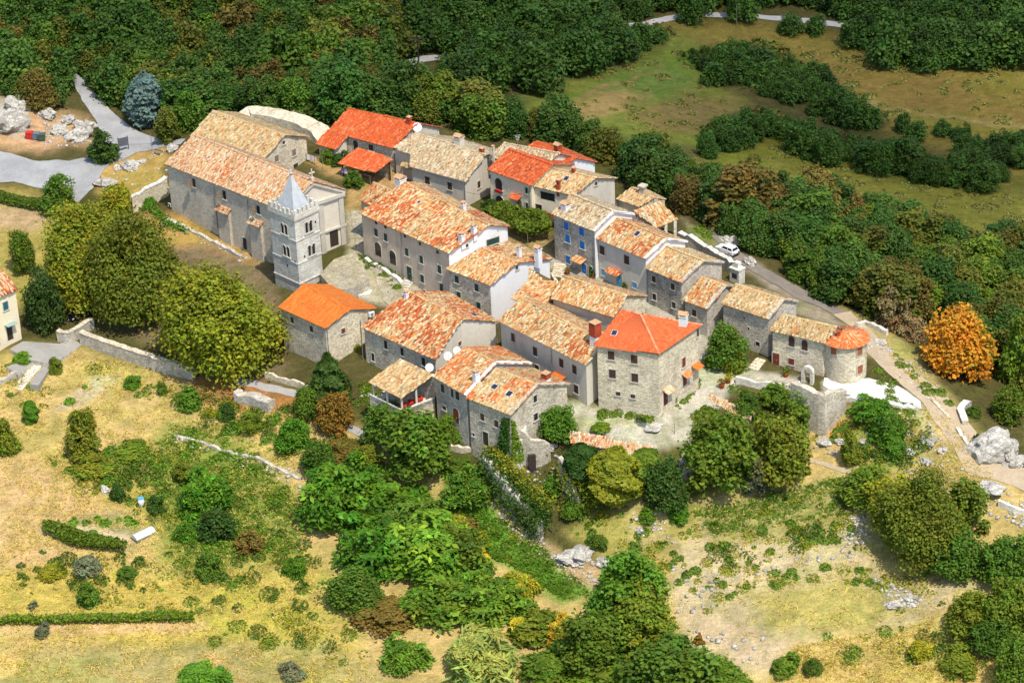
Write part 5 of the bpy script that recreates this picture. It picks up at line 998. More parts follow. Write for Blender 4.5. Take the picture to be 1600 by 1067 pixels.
for a in [(76, 512, 72, 92, 'round1', 'dark', 'dark needled tree between the white cottage and the chestnuts'), (90, 334, 60, 64, 'round2', 'green', 'leafy tree at the lower edge of the gravel car park'), (166, 254, 50, 58, 'tall0', 'deep', 'small dark tree beside the grey sign board'),
          (265, 222, 46, 56, 'tall1', 'fyel', 'thin yellowish tree standing before the blue conifer'), (180, 338, 64, 52, 'round0', 'yolive', 'low yellowish tree between the car park and the chestnuts'), (42, 424, 48, 66, 'round3', 'mid', 'green orchard tree in the grass above the white cottage'),
          (131, 712, 58, 78, 'tall2', 'olive', 'olive leaved tree with a leaning branch in the straw meadow'), (522, 674, 58, 66, 'round1', 'rust', 'rusty brown tree beside the dark pine under the stone houses'), (456, 700, 56, 52, 'round2', 'lush', 'rich green round tree left of the rusty brown tree'),
          (478, 652, 50, 52, 'round3', 'mid', 'green tree below the lane in front of the orange roofed house'), (495, 738, 62, 52, 'round0', 'green', 'spreading green tree below the rusty brown tree'), (580, 740, 44, 48, 'tall1', 'olive', 'small olive tree at the end of the grey path'),
          (662, 738, 128, 108, 'round3', 'mid', 'wide green tree in front of the house with satellite dishes'), (606, 690, 84, 74, 'round1', 'green', 'dark leafy tree below the open porch'), (700, 690, 50, 46, 'round2', 'mid', 'small tree at the corner of the house with satellite dishes'),
          (1045, 796, 76, 86, 'round2', 'deep', 'dark green tree right of the ivy column'), (1132, 764, 118, 132, 'round0', 'mid', 'large airy tree beneath the tiled wall on the slope'), (1216, 752, 100, 118, 'round1', 'olive', 'large olive tree below the fortification wall'), (1184, 772, 44, 62, 'tall2', 'grey', 'small bluish tree between the two big slope trees'),
          (1446, 866, 150, 150, 'big1', 'chestgreen', 'huge dense dark bushy tree below the dirt track'), (1400, 826, 90, 90, 'round2', 'yolive', 'yellowing tree crowding the left of the huge bushy tree'), (1505, 830, 70, 90, 'tall1', 'mid', 'fresh green tree behind the right of the huge bushy tree'), (1345, 785, 80, 62, 'round2', 'mid', 'low green tree left of the huge bushy tree'), (1498, 905, 90, 80, 'round3', 'green', 'dark tree at the lower right of the huge bushy tree'), (1568, 915, 85, 86, 'round1', 'green', 'dark tree at the right frame edge below the track'),
          (1580, 990, 80, 100, 'round0', 'mid', 'tall bushy tree at the right frame edge'), (1512, 985, 80, 72, 'round2', 'olive', 'olive bushy tree on the straw slope at lower right'), (1590, 1080, 70, 90, 'round3', 'mid', 'dark tree in the lower right corner'), (1545, 1020, 70, 60, 'round1', 'green', 'green tree in front of the tall bushy tree at right'),
          (1520, 575, 70, 80, 'tall2', 'yolive', 'yellow green tree crowding behind the bright orange tree'), (1492, 590, 104, 106, 'round3', 'orange', 'bright orange tree beside the dirt track'), (1572, 655, 60, 56, 'round0', 'mid', 'green tree above the pale boulder'), (1592, 600, 60, 120, 'tall0', 'mid', 'tall green tree right of the orange tree'), (1132, 578, 66, 74, 'round0', 'green', 'leafy courtyard tree against the stone barn'),
          (870, 686, 62, 56, 'round1', 'bright', 'bright green round tree at the gable of the nearest house'), (770, 322+22, 26, 34, 'tall1', 'deep', 'narrow dark tree at the corner of the cream house')]: at(*a)
at(232, 196, 64, 86, 'cedar0', 'blue', 'large blue green cedar beside the road behind the church', name='conifer'); at(516, 632, 78, 88, 'cone1', 'deep', 'dark pine in front of the lower stone houses', name='pine_tree')
at(962, 806, 88, 110, 'column0', 'cypress', 'tall ivy clad column of yellow green foliage below the lane', name='ivy_tree'); at(910, 770, 62, 80, 'column1', 'deep', 'dark ivy covered mass left of the yellow green ivy column', name='ivy_tree', cat='ivy'); at(1010, 775, 60, 78, 'column1', 'mid', 'ivy mass right behind the yellow green ivy column', name='ivy_tree', cat='ivy')
at(1146, 592, 34, 52, 'spray0', 'yolive', 'yellow green palm at the foot of the stone barn', name='palm', cat='palm'); at(50, 672, 26, 48, 'column0', 'lush', 'narrow dark green column shrub in the straw meadow', name='shrub', cat='shrub')
for a in [(10, 722, 46, 68, 'bush0', 'olive', 'olive bush at the left frame edge'), (208, 612, 28, 28, 'bush1', 'lush', 'small round green bush below the retaining wall'), (255, 622, 20, 30, 'bush2', 'green', 'small upright bush right of the round one below the retaining wall'), (297, 648, 44, 46, 'bush3', 'bright', 'bright green bush with yellowing side above the garden wall'),
          (330, 655, 26, 20, 'bush0', 'yolive', 'low yellowish bush beside the bright green bush'), (355, 662, 28, 34, 'bush1', 'deep', 'dark bush under the rubble pile'), (392, 680, 40, 36, 'spray0', 'mid', 'grassy feathery bush above the garden wall'), (285, 757, 42, 44, 'bush2', 'olive', 'brownish bush in the green garden'),
          (352, 660, 24, 22, 'bush1', 'bright', 'light green small bush beside the dark one'), (320, 812, 95, 86, 'frond0', 'lush', 'big feathery green sumac clump in the garden'), (338, 852, 72, 66, 'bush0', 'deep', 'dark bush at the foot of the sumac clump'), (292, 850, 40, 40, 'frond1', 'lush', 'low sumac shoots left of the dark bush'),
          (388, 870, 50, 46, 'bush3', 'ochre', 'yellow brown bush in the straw meadow'), (327, 914, 40, 56, 'bush1', 'green', 'upright dark green bush in the straw meadow'), (462, 904, 42, 40, 'frond2', 'lush', 'feathery green shrub alone in the straw'), (137, 956, 44, 58, 'bush2', 'green', 'round dense green bush above the vine row'),
          (455, 1066, 40, 34, 'bush0', 'grey', 'grey green bush in the stubble field'), (315, 1082, 85, 50, 'frond0', 'bright', 'bright green bush cut by the bottom frame edge'), (80, 906, 42, 26, 'bush1', 'yolive', 'low yellow green bush left of the grey bush'), (138, 902, 52, 42, 'bush2', 'grey', 'dull grey green bush below the vine trellis'),
          (198, 905, 36, 24, 'bush3', 'green', 'low weedy bush right of the grey bush'), (185, 788, 30, 36, 'bush0', 'deep', 'dark bush beside the brown garden heap'), (244, 808, 26, 38, 'bush1', 'deep', 'dark bush beside the white garden barrel'), (66, 1000, 28, 28, 'bush2', 'grey', 'small grey bush under the vine row'),
          (205, 718, 60, 26, 'bush3', 'mid', 'flat green bramble patch in the meadow'), (140, 742, 76, 34, 'bush0', 'olive', 'dark bramble patch under the olive tree'), (52, 952, 22, 16, 'low0', 'grey', 'tiny grey bush above the vine row'), (735, 796, 84, 76, 'frond1', 'bright', 'bright green sumac bush against the old rampart'),
          (772, 702, 60, 40, 'bush2', 'yolive', 'yellow green hedge at the foot of the nearest house'), (940, 676, 34, 20, 'bush3', 'mid', 'low rounded bush on the pale lane'), (830, 690, 18, 16, 'low0', 'bright', 'tiny bright bush inside the ruined wall'), (898, 812, 42, 36, 'frond2', 'bright', 'bright green bush between ruins and ivy column'), (935, 860, 38, 30, 'bush0', 'green', 'dark green bush on the rock ledge'),
          (862, 782, 30, 40, 'bush1', 'bright', 'small bright bush on top of the old rampart'), (1062, 822, 40, 36, 'bush2', 'lush', 'green bush under the dark tree right of the ivy column'), (1012, 820, 30, 28, 'bush3', 'lush', 'green bush among pale stones below the ivy column'),
          (540, 722, 66, 40, 'bush1', 'ochre', 'orange tinted bramble bank below the grey path'), (525, 836, 130, 118, 'frond0', 'lush', 'upper left mass of the sumac thicket'), (620, 836, 135, 92, 'frond1', 'lush', 'sumac clump at the top of the thicket'), (590, 905, 150, 112, 'frond2', 'lush', 'dark sumac clump in the left of the thicket'), (560, 950, 90, 70, 'round2', 'green', 'dark shrub at the left foot of the thicket'),
          (665, 910, 155, 118, 'frond0', 'bright', 'large sumac clump in the heart of the thicket'), (712, 905, 112, 96, 'frond1', 'mid', 'yellow flecked sumac clump beside the grass strip'), (765, 978, 130, 90, 'frond2', 'mid', 'sumac clump with yellowing leaves in the right of the thicket'), (690, 978, 140, 92, 'frond1', 'mid', 'sumac clump at the lower middle of the thicket'), (600, 985, 100, 56, 'bush1', 'ochre', 'brownish scrub along the lower thicket edge'),
          (632, 1050, 80, 60, 'frond2', 'bright', 'bright green shrub in front of the brownish scrub'), (750, 1075, 120, 95, 'spray1', 'pale', 'pale willow like shrub at the bottom of the thicket'), (835, 1010, 90, 60, 'bush3', 'olive', 'olive bush right of the pale willow like shrub'), (880, 1010, 60, 55, 'frond0', 'yellow', 'yellow leaved bush at the lower end of the thicket'), (860, 1075, 110, 70, 'bush2', 'mid', 'green bush below the yellow leaved bush'),
          (812, 945, 70, 56, 'frond0', 'yolive', 'yellow green shrubs along the grass strip'), (720, 840, 70, 40, 'bush3', 'ochre', 'orange tinged shrub at the top of the grass strip'), (980, 960, 130, 116, 'round2', 'bright', 'bushy tree at the edge of the bare terrace'), (1010, 1010, 110, 96, 'round1', 'chestgreen', 'leafy tree below the bushy terrace tree'), (930, 1040, 120, 100, 'round1', 'mid', 'dark leafy tree near the bottom centre'), (1050, 1085, 150, 110, 'round3', 'green', 'dark leafy tree at the bottom frame edge'), (1130, 1090, 90, 60, 'bush1', 'mid', 'green bush at the bottom edge under the bare terrace'), (960, 1100, 140, 80, 'bush0', 'mid', 'wide green bush at the bottom edge'),
          (1225, 1062, 50, 44, 'bush2', 'mid', 'green bush at the lower edge of the bare terrace'), (1270, 1055, 36, 30, 'bush3', 'green', 'small green bush right of the terrace edge bush'), (1092, 1010, 20, 24, 'low1', 'rust', 'small red bush on the bare terrace'), (1395, 535, 60, 88, 'bush1', 'brown', 'thorny brown bush behind the round tower'), (1430, 545, 50, 60, 'bush2', 'brown', 'thorny brown bush nearer the orange tree'), (1523, 655, 26, 24, 'bush3', 'green', 'clipped round bush beside the boulder'),
          (1480, 575, 36, 50, 'bush0', 'mid', 'green bush at the foot of the orange tree'), (1385, 700, 60, 60, 'frond1', 'lush', 'green sumac shoots on the rocky slope'), (1360, 660, 70, 46, 'frond2', 'lush', 'green shrubs under the white plaza'), (1400, 720, 40, 36, 'bush1', 'bright', 'bright shrub at the foot of the rocky slope'), (1330, 725, 34, 60, 'tall0', 'olive', 'spindly sapling on the rocky slope'), (1500, 1060, 70, 50, 'bush2', 'olive', 'olive bush on the straw slope near the corner'), (1440, 1035, 50, 40, 'bush0', 'yolive', 'yellowish bush on the straw slope'),
          (1210, 640, 60, 46, 'bush3', 'mid', 'shrub in the walled garden under the terrace'), (1165, 650, 50, 40, 'bush0', 'green', 'shrub between the tiled wall and the garden'), (1240, 690, 50, 70, 'bush1', 'mid', 'climbing shrub against the fortification wall'), (530, 265, 34, 30, 'bush2', 'deep', 'dark shrub before the red roofed house'), (552, 298, 36, 34, 'bush3', 'green', 'green shrub before the open red porch'), (512, 262, 22, 30, 'bush1', 'mid', 'slim shrub beside the washing line'), (560, 790, 110, 90, 'frond1', 'lush', 'dense sumac mass under the bramble bank'), (640, 860, 120, 90, 'frond0', 'green', 'sumac clump joining the two halves of the thicket'), (700, 855, 80, 60, 'frond2', 'yolive', 'yellowing sumac shoots near the top right of the thicket'), (748, 888, 36, 32, 'spray0', 'yellow', 'small yellow sumac beside the grass strip'), (745, 955, 90, 70, 'frond1', 'bright', 'bright green sumac clump low in the right half of the thicket'), (820, 1000, 50, 40, 'spray1', 'yellow', 'yellow sprays right of the lowest sumac clump'), (455, 200, 40, 30, 'bush0', 'grey', 'grey shrub on the old white wall'), (428, 188, 26, 24, 'bush2', 'green', 'green shrub on the old white wall'),
          (233, 330, 32, 30, 'bush2', 'lush', 'ivy bush at the church end wall'), (36, 572, 0+40, 26, 'bush3', 'bright', 'green creeper below the cottage terrace'), (88, 590, 22, 34, 'bush1', 'olive', 'clipped hedge beside the garden stairs'), (1525, 690, 18, 14, 'low0', 'deep', 'tiny tuft on the boulder'), (715, 735, 40, 24, 'bush1', 'green', 'dark shrub over the rampart head')]: at(*a, **B_)
# pergola: a vine roof over the courtyard
def leafmass(name, label, cat, poly, z0, z1, n, leaf, size=.36, parent=None):
    P = G(*np.array(poly, float).T); cx = P[:, :2]; r = np.random.default_rng(n); pts = []
    lo, hi = cx.min(0), cx.max(0)
    while len(pts) < n:
        q = r.uniform(lo, hi, (n, 2)); q = q[inpoly(q[:, 0], q[:, 1], cx.tolist())]; pts += q.tolist()
    q = np.array(pts[:n]); d = np.clip(sdpoly(q[:, 0], q[:, 1], cx.tolist())/1.2, 0, 1); bmp = vn1.fbm(q[:, 0]*.6, q[:, 1]*.6, 3)
    z = gz(q[:, 0], q[:, 1])+np.where(r.random(n) < .65, z1*(.62+.25*d)+(bmp-.35)*z1*1.0, r.uniform(z0, z1, n)); z = np.maximum(z, gz(q[:, 0], q[:, 1])+z0*.8)
    Nn = r.normal(0, .5, (n, 3))+(0, 0, 1); V, C = leaves(np.column_stack([q, z]), Nn, size, r); c0 = np.array((*cx.mean(0), gz(*cx.mean(0))))
    t = thing(name, label, cat, c0); o = np_mesh('foliage', V, quads(V), [M['leaf_'+leaf]], None, C, parent=t); return t, P
t, P = leafmass('vine_arbour', 'long green vine arbour behind the central house', 'vine arbour', [(752, 336), (800, 340), (862, 352), (862, 378), (825, 385), (790, 368), (755, 350)], 1.4, 2.6, 4200, 'mid')
for q in P[::2]: mb = MB(); mb.tube([q-(0, 0, .5), q+(0, 0, 2.3)], .06, 5); mb.build('post', [M['wood']], t)
t, P = leafmass('vine_trellis', 'green vine trellis bordering the vegetable patch', 'vine trellis', [(68, 826), (90, 826), (130, 842), (200, 858), (195, 868), (120, 860), (70, 838)], .5, 1.6, 2600, 'mid', .3)
for q in P[::2]: mb = MB(); mb.tube([q-(0, 0, .4), q+(0, 0, 1.6)], .05, 5); mb.build('post', [M['wood']], t)
t, P = leafmass('vine_row', 'long straight row of vines across the straw meadow', 'vine row', [(-40, 970), (302, 964), (304, 974), (-40, 980)], .35, 1.15, 4200, 'mid', .28)
for x in range(10, 300, 42): q = G1(x, 973); mb = MB(); mb.tube([q-(0, 0, .4), q+(0, 0, 1.5)], .045, 5); mb.build('post', [M['wood']], t)
t, P = leafmass('hedge', 'low green hedge under the car park at the left edge', 'hedge', [(-40, 296), (70, 318), (90, 330), (70, 334), (-40, 308)], .3, 1.0, 2600, 'green', .3)
t, P = leafmass('hedge', 'dark green bank of growth along the foot of the pink manor wall', 'hedge', [(560, 398), (572, 402), (632, 436), (626, 442), (566, 410)], .1, .4, 500, 'deep', .22)
# ---------------------------------------------------------------- the woods
WOODS = [('the wood beyond the church', [(-60, -40), (700, -40), (690, 30), (640, 60), (608, 88), (600, 118), (640, 150), (690, 172), (520, 160), (385, 155), (300, 176), (200, 150), (150, 120), (105, 100), (90, 150), (30, 140), (-60, 100)], ['fgreen']*6+['fyel']*3+['fbrown']+['deep']*3+['green']*2, (19, 10)),
         ('the wood along the upper road', [(690, -40), (1040, -40), (1045, 10), (960, 30), (960, 52), (1030, 50), (1021, 64), (912, 84), (837, 108), (725, 126), (690, 112), (735, 80), (680, 70)], ['fgreen']*6+['deep']*4+['dark']*2, (19, 10)),
         ('the wooded slope behind the village', [(600, 135), (760, 160), (830, 200), (900, 212), (1000, 234), (1090, 256), (1180, 292), (1300, 326), (1400, 335), (1500, 372), (1660, 410), (1660, 640), (1590, 560), (1540, 545), (1455, 475), (1385, 468), (1295, 444), (1185, 372), (1090, 316), (1050, 290), (960, 240), (870, 190), (800, 196), (700, 178)], ['fgreen']*5+['deep']*4+['fyel']*4+['fbrown']+['green']*3+['mid'], (22, 11)),
         ('the dark hedgerow between the fields', [(1080, 82), (1165, 76), (1235, 92), (1290, 122), (1335, 160), (1368, 188), (1320, 178), (1245, 148), (1190, 140), (1110, 114)], ['deep']*5+['fgreen']*3+['dark']*2, (19, 10)),
         ('the hedgerow nearest the village', [(1104, 230), (1130, 198), (1185, 172), (1215, 188), (1280, 208), (1335, 226), (1430, 246), (1510, 256), (1575, 276), (1510, 280), (1415, 266), (1340, 247), (1290, 237), (1250, 224), (1205, 200), (1160, 210), (1112, 236)], ['deep']*5+['fgreen']*4, (19, 10)),
         ('the wood in the top right corner', [(1240, -40), (1660, -40), (1660, 20), (1600, 75), (1500, 84), (1440, 88), (1335, 52), (1345, 22), (1250, 12)], ['dark']*4+['deep']*4+['fgreen']*2, (20, 10)),
         ('the trees lining the upper road', [(1040, -30), (1230, -30), (1200, 6), (1110, 4), (1040, 8)], ['deep', 'fgreen'], (20, 10)),
         ('the hedgerow at the right frame edge', [(1500, 226), (1660, 212), (1660, 252), (1540, 246)], ['deep', 'dark'], (19, 10))]
r = np.random.default_rng(21); cand = []; taken = []; tk = np.zeros((6000, 2))
for wi, (wn, poly, pal, (dx, dy)) in enumerate(WOODS):
    xs = [p[0] for p in poly]; ys = [p[1] for p in poly]; q = np.stack([r.uniform(min(xs), max(xs), 14000), r.uniform(min(ys), max(ys), 14000)], 1); q = q[inpoly(q[:, 0], q[:, 1], poly)]
    for x, y in q:
        ok = True
        if taken and (((tk[:len(taken), 0]-x)/dx)**2+((tk[:len(taken), 1]-y)/dy)**2).min() < 1: ok = False
        if ok: tk[len(taken)] = (x, y); taken.append((x, y)); cand.append((x, y, wi))
for a in [(1410, 192, 1), (1430, 205, 1), (1475, 198, 1), (1502, 206, 1), (1080, 12, 2), (1240, 22, 2), (1435, 80, 2), (1235, 34, 1), (1275, 38, 1), (620, 128, 1), (1300, 292, 0), (1395, 330, 0)]: cand.append((a[0], a[1], [3, 4, 5][a[2]] if a[2] else 4))
px = np.array([c[0] for c in cand]); py = np.array([c[1] for c in cand]); hh = np.clip(r.normal(5.7, 1.6, len(cand)), 2.8, 10.0)
hh = np.where(np.isin([c[2] for c in cand], (3, 4, 7)), hh*.72, hh)
base_py = py+hh*.40*9.0; BP = G(px, base_py)
ok = np.ones(len(cand), bool)
for rd in ROADS: ok &= ~(sdpoly(px, base_py, rd) > -3)
FIELD_KEEP = [[(955, 48), (1030, 50), (1030, 60), (955, 58)]]
order = np.argsort(-(scale_at(BP)*hh)*ok); indiv = [i for i in np.argsort(-scale_at(BP)) if ok[i] and -20 < px[i] < 1620 and py[i] > -25][:250]; inset_ = set(indiv)
NAMES = dict(fgreen='green broadleaf tree', fyel='yellowing broadleaf tree', fbrown='brownish broadleaf tree', deep='deep green tree', mid='fresh green tree', dark='very dark tree', lush='bright green tree', green='leafy mid green tree')
sv, sc_, sm, smi = [], [], [], 0; stuff_mats = ['fgreen', 'fyel', 'fbrown', 'deep', 'mid', 'dark', 'lush', 'green']
lod = [crown_arrays(300+i, 2500, 7, 6.0, .6, 'round', .40, lobes=24, tintv=.16) for i in range(4)]
for i, (x, y, wi) in enumerate(cand):
    if not ok[i]: continue
    wn, _, pal, _ = WOODS[wi]; leaf = pal[r.integers(len(pal))]; w = hh[i]*r.uniform(.85, 1.25)
    if i in inset_:
        key = ['round0', 'round1', 'round2', 'round3', 'tall0', 'tall1', 'tall2'][r.integers(7)]
        plant(key, BP[i], w, hh[i], leaf, f'{NAMES[leaf]} standing in {wn}', group=f'{NAMES[leaf]}s of {wn}')
    else:
        V, C = lod[i % 4]; a = r.uniform(0, 6.28); s = w/7; Vr = np.stack([(V[:, 0]*math.cos(a)-V[:, 1]*math.sin(a))*s, (V[:, 0]*math.sin(a)+V[:, 1]*math.cos(a))*s, V[:, 2]*hh[i]/7.2], 1)+BP[i]
        sv.append(Vr); sc_.append(C*r.uniform(.8, 1.2)); sm.append(np.full(len(V)//4, stuff_mats.index(leaf)))
if sv:
    V = np.vstack(sv); o = np_mesh('far_woods', V, quads(V), [M['leaf_'+k] for k in stuff_mats], np.concatenate(sm), np.vstack(sc_)); o['kind'] = 'stuff'; tag(o, 'dense far woodland filling the top of the picture behind the village', 'wood')
print('TREES', len(indiv), len(sv))
# ---------------------------------------------------------------- walls, ruins, steps
def wall_run(name, label, cat, pts, h, t=.6, mat='stone', depth=2.0, seed=0, rough=.25, cap=None, hs=None, zs=None, capmat=None):
    """masonry wall standing on photo ground pixels; hs gives a height for every point"""
    P = G(*np.array(pts, float).T); hh = np.array(hs if hs is not None else [h]*len(P), float)
    Q = np.column_stack([P, hh]); ln = np.linalg.norm(np.diff(P, axis=0), axis=1).sum(); n = max(2, int(ln/.7)+1); Q = resample(Q, n); r = random.Random(seed)
    top = Q[:, 2]+Q[:, 3]; top = np.convolve(np.r_[top[0], top, top[-1]], [.25, .5, .25], 'valid') if rough < .3 and hs is None else top
    th = thing(name, label, cat, Q[n//2, :3]); mb = MB(); vs = []
    for i in range(n):
        d = Q[min(i+1, n-1), :2]-Q[max(i-1, 0), :2]; d /= np.linalg.norm(d)+1e-9; sd_ = np.array((-d[1], d[0])); tz = top[i]+r.uniform(-rough, rough); zb = Q[i, 2]-depth
        for s_, z in ((-.5, zb), (-.5, tz), (.5, tz+r.uniform(-.1, .1)*rough*3), (.5, zb)): vs.append((*(Q[i, :2]+sd_*t*s_), z))
    fs = [(i*4+j, i*4+(j+1) % 4, i*4+4+(j+1) % 4, i*4+4+j) for i in range(n-1) for j in range(4)]+[(0, 1, 2, 3), (n*4-1, n*4-2, n*4-3, n*4-4)]
    mb.add(vs, fs); mb.build('masonry', [M[mat]], th)
    if cap:
        cb = MB()
        for i in range(n-1):
            a, b = np.array(vs[i*4+1]), np.array(vs[i*4+2]); c, d = np.array(vs[i*4+5]), np.array(vs[i*4+6]); e = np.array((*(a-b)[:2], 0)); e /= np.linalg.norm(e)+1e-9; f = (c-a)*.04
            k = .08+r.uniform(0, .08); cb.add([a+e*.07+f, b-e*.07+f, d-e*.07-f, c+e*.07-f]+[q+np.array((0, 0, k)) for q in (a+e*.07+f, b-e*.07+f, d-e*.07-f, c+e*.07-f)], [(0, 1, 2, 3), (7, 6, 5, 4), (0, 4, 5, 1), (1, 5, 6, 2), (2, 6, 7, 3), (3, 7, 4, 0)])
        cb.build('coping', [M[cap]], th)
    return th
def slab(name, label, cat, poly, z, h, mat, part='slab', sides=None):
    P = [P3(q, z) for q in poly]; th = thing(name, label, cat, np.mean(P, 0)-(0, 0, h)); mb = MB(); n = len(P)
    mb.add(P+[p-np.array((0, 0, h)) for p in P], [tuple(range(n)), tuple(range(2*n-1, n-1, -1))]); mb.add(P+[p-np.array((0, 0, h)) for p in P], [(i, i+n, (i+1) % n+n, (i+1) % n) for i in range(n)], 1); mb.build(part, [M[mat], M[sides or mat]], th); return th
def steps(name, label, top_l, top_r, bot_l, bot_r, n, mat='white_stone', cat='steps'):
    tl, tr, bl, br = G(*np.array([top_l, top_r, bot_l, bot_r], float).T); th = thing(name, label, cat, (bl+br)/2)
    z0, z1 = min(bl[2], br[2]), max(tl[2], tr[2])+.1
    for i in range(n):
        f0, f1 = i/n, (i+1)/n; mb = MB(); a, b, c, d = bl+(tl-bl)*f0, br+(tr-br)*f0, br+(tr-br)*f1, bl+(tl-bl)*f1; z = z0+(z1-z0)*f1
        mb.prism([np.array((q[0], q[1], z-.004*i)) for q in (a, b, c+(c-b)*.3, d+(d-a)*.3)], (0, 0, -1.5)); mb.build('step', [M[mat]], th)
    return th
wall_run('retaining_wall', 'long dry stone retaining wall below the chestnut trees', 'wall', [(128, 536), (160, 548), (205, 563), (250, 578), (304, 592)], 1.9, .8, 'stone_grey', cap='stone_light', rough=.10)
wall_run('retaining_wall', 'stone wall holding the parked black cars above the concrete terrace', 'wall', [(92, 532), (108, 536), (128, 524), (146, 512)], 1.7, .7, 'stone_grey', cap='stone_light', seed=2, rough=.1)
slab('terrace', 'flat grey concrete terrace in front of the white cottage', 'terrace', [(15, 545), (36, 533), (92, 537), (112, 532), (132, 535), (82, 569), (44, 561)], -7.55, 3, 'concrete', sides='stone_grey')
slab('terrace', 'lower grey slab beside the garden stairs', 'terrace', [(10, 573), (44, 561), (58, 565), (28, 585)], -8.1, 3, 'concrete', sides='stone')
steps('garden_stairs', 'long flight of pale steps going down from the concrete terrace', (57, 563), (70, 567), (18, 604), (34, 610), 13)
slab('ramp', 'smooth white ramp beside the long flight of pale steps', 'ramp', [(71, 567), (82, 570), (60, 602), (46, 600)], -8.3, 2.5, 'concrete')
wall_run('retaining_wall', 'low rubble wall under the garden stairs at the left edge', 'wall', [(-20, 607), (10, 597), (28, 590)], 1.0, .5, 'stone_grey', seed=3)
wall_run('churchyard_wall', 'ruined pale stone wall running from the corner of the church', 'wall', [(208, 334), (232, 322), (262, 306)], 3.0, .8, 'stone_light', hs=[3.0, 3.0, 3.2], rough=.2, cap='white_stone', seed=4)
wall_run('churchyard_wall', 'low crumbling stone kerb along the grass beside the church', 'wall', [(262, 345), (300, 362), (345, 385), (378, 402)], .35, .6, 'stone_grey', seed=5, rough=.18)
slab('terrace', 'raised stone terrace at the foot of the church front', 'terrace', [(500, 428), (522, 405), (548, 396), (574, 424), (577, 436), (545, 452), (520, 452)], .35, 3.5, 'cobble', sides='stone_grey')
slab('stone_slab', 'large pale stone slab at the corner of the orange roofed house', 'slab', [(553, 452), (572, 446), (582, 452), (578, 460), (560, 462)], -1.4, 1.5, 'white_stone')
steps('stone_steps', 'short flight of stone steps by the green manor door', (634, 438), (646, 443), (620, 450), (634, 458), 5); wall_run('kerb', 'raised stone kerb along the pink manor wall', 'kerb', [(572, 408), (600, 424), (628, 444)], .5, .6, 'white_stone', seed=6)
steps('stone_steps', 'flight of steps between the white gable and the blue shuttered house', (866, 412), (884, 414), (862, 432), (880, 434), 7, 'stone_light')
wall_run('lane_wall', 'low stone wall at the end of the white gable', 'wall', [(848, 440), (862, 436), (874, 452)], 1.1, .4, 'stone', seed=7)
wall_run('boundary_wall', 'long low wall with pale coping behind the right hand row of houses', 'wall', [(1062, 378), (1090, 392), (1120, 410), (1148, 428)], 1.8, .7, 'stone', cap='white_stone', seed=8)
wall_run('old_wall', 'massive old white wall overgrown with shrubs behind the church', 'wall', [(378, 196), (395, 190), (430, 194), (470, 203), (500, 216), (514, 226)], 3, 3.4, 'stone_light', hs=[1.4, 2.2, 2.1, 2.0, 1.7, .6], rough=.10, seed=9)
# ramparts and ruins by the lower lane
wall_run('rampart', 'tall old rampart with ivy running down below the nearest house', 'rampart', [(760, 752), (785, 785), (815, 815), (846, 842)], 3.4, 1.0, 'stone_grey', hs=[4.0, 4.2, 3.6, 2.4], rough=.4, seed=10)
wall_run('ruined_wall', 'ruined wall end with a rough top left of the ruined doorway', 'ruin', [(800, 742), (812, 728), (822, 714)], 4, .7, 'white_stone', hs=[1.6, 4.2, 5.0], rough=.5, seed=11)
tr = wall_run('ruined_wall', 'ruined grey wall with a dark wooden doorway under the nearest house', 'ruin', [(814, 722), (832, 728), (846, 724), (860, 716)], 4, .6, 'stone', hs=[5.4, 4.6, 3.6, 2.6], rough=.4, seed=12)
q = G1(831, 730); mb = MB(); nrm = np.array((.2, -.98, 0)); rr_ = np.array((.98, .2, 0)); mb.box(q, rr_, nrm, -.5, .5, -.5, 2.2, .1, .55); mb.build('door', [M['wood_dark']], tr)
wall_run('ruined_wall', 'leaning fragment of wall beside the dark ivy mass', 'ruin', [(876, 752), (890, 772), (906, 796)], 3, .6, 'stone_grey', hs=[4.2, 3.4, 1.2], rough=.4, seed=13)
wall_run('parapet', 'low stone parapet and broken wall at the front of the nearest house', 'wall', [(694, 700), (724, 706), (748, 704), (760, 712)], .8, .5, 'stone_light', seed=14)
def tiled_wall(label, px, z, h, pal, seed):
    P = [P3(q, zz) for q, zz in zip(px, z)]; cen_ = np.mean(P, 0); th = thing('tiled_wall', label, 'wall', cen_-(0, 0, h)); roof_object(th, [P], pal, seed, (), False, .15, 'tile_coping'); mb = MB()
    B4 = [p*.93+cen_*.07-np.array((0, 0, .16)) for p in P]; mb.prism(B4, (0, 0, -h)); mb.build('masonry', [M['stone']], th)
tiled_wall('long ruined wall capped with pinkish tiles along the lower edge of the lane', [(892, 690), (1008, 714), (1020, 700), (890, 673)], [-4.6, -4.9, -4.1, -3.8], 5, (PINK, TERRA, .3), 31)
tiled_wall('small shed roof of pinkish tiles among the slope trees', [(1108, 634), (1172, 655), (1178, 644), (1108, 617)], [-4.5, -5.0, -4.3, -3.6], 4, (PINK, TERRA, .2), 33)
wall_run('fortification_wall', 'high stone bastion wall below the bell arch', 'rampart', [(1238, 648), (1262, 664), (1286, 678), (1300, 660), (1318, 640)], 5, 1.0, 'stone', hs=[5.2, 5.8, 6.2, 5.0, 3.2], rough=.2, seed=15, depth=3)
wall_run('garden_wall', 'low stone wall around the terrace before the red brown door', 'wall', [(1150, 598), (1185, 606), (1222, 612), (1250, 606)], 1.1, .5, 'white_stone', seed=16)
wall_run('garden_wall', 'curved white wall edging the plaza below the round tower', 'wall', [(1290, 620), (1340, 626), (1400, 636), (1436, 640)], .5, .8, 'white_stone', seed=17)
steps('stone_steps', 'few white steps beside the leafy courtyard tree', (1182, 560), (1196, 565), (1168, 574), (1184, 580), 4, 'stone_light'); 
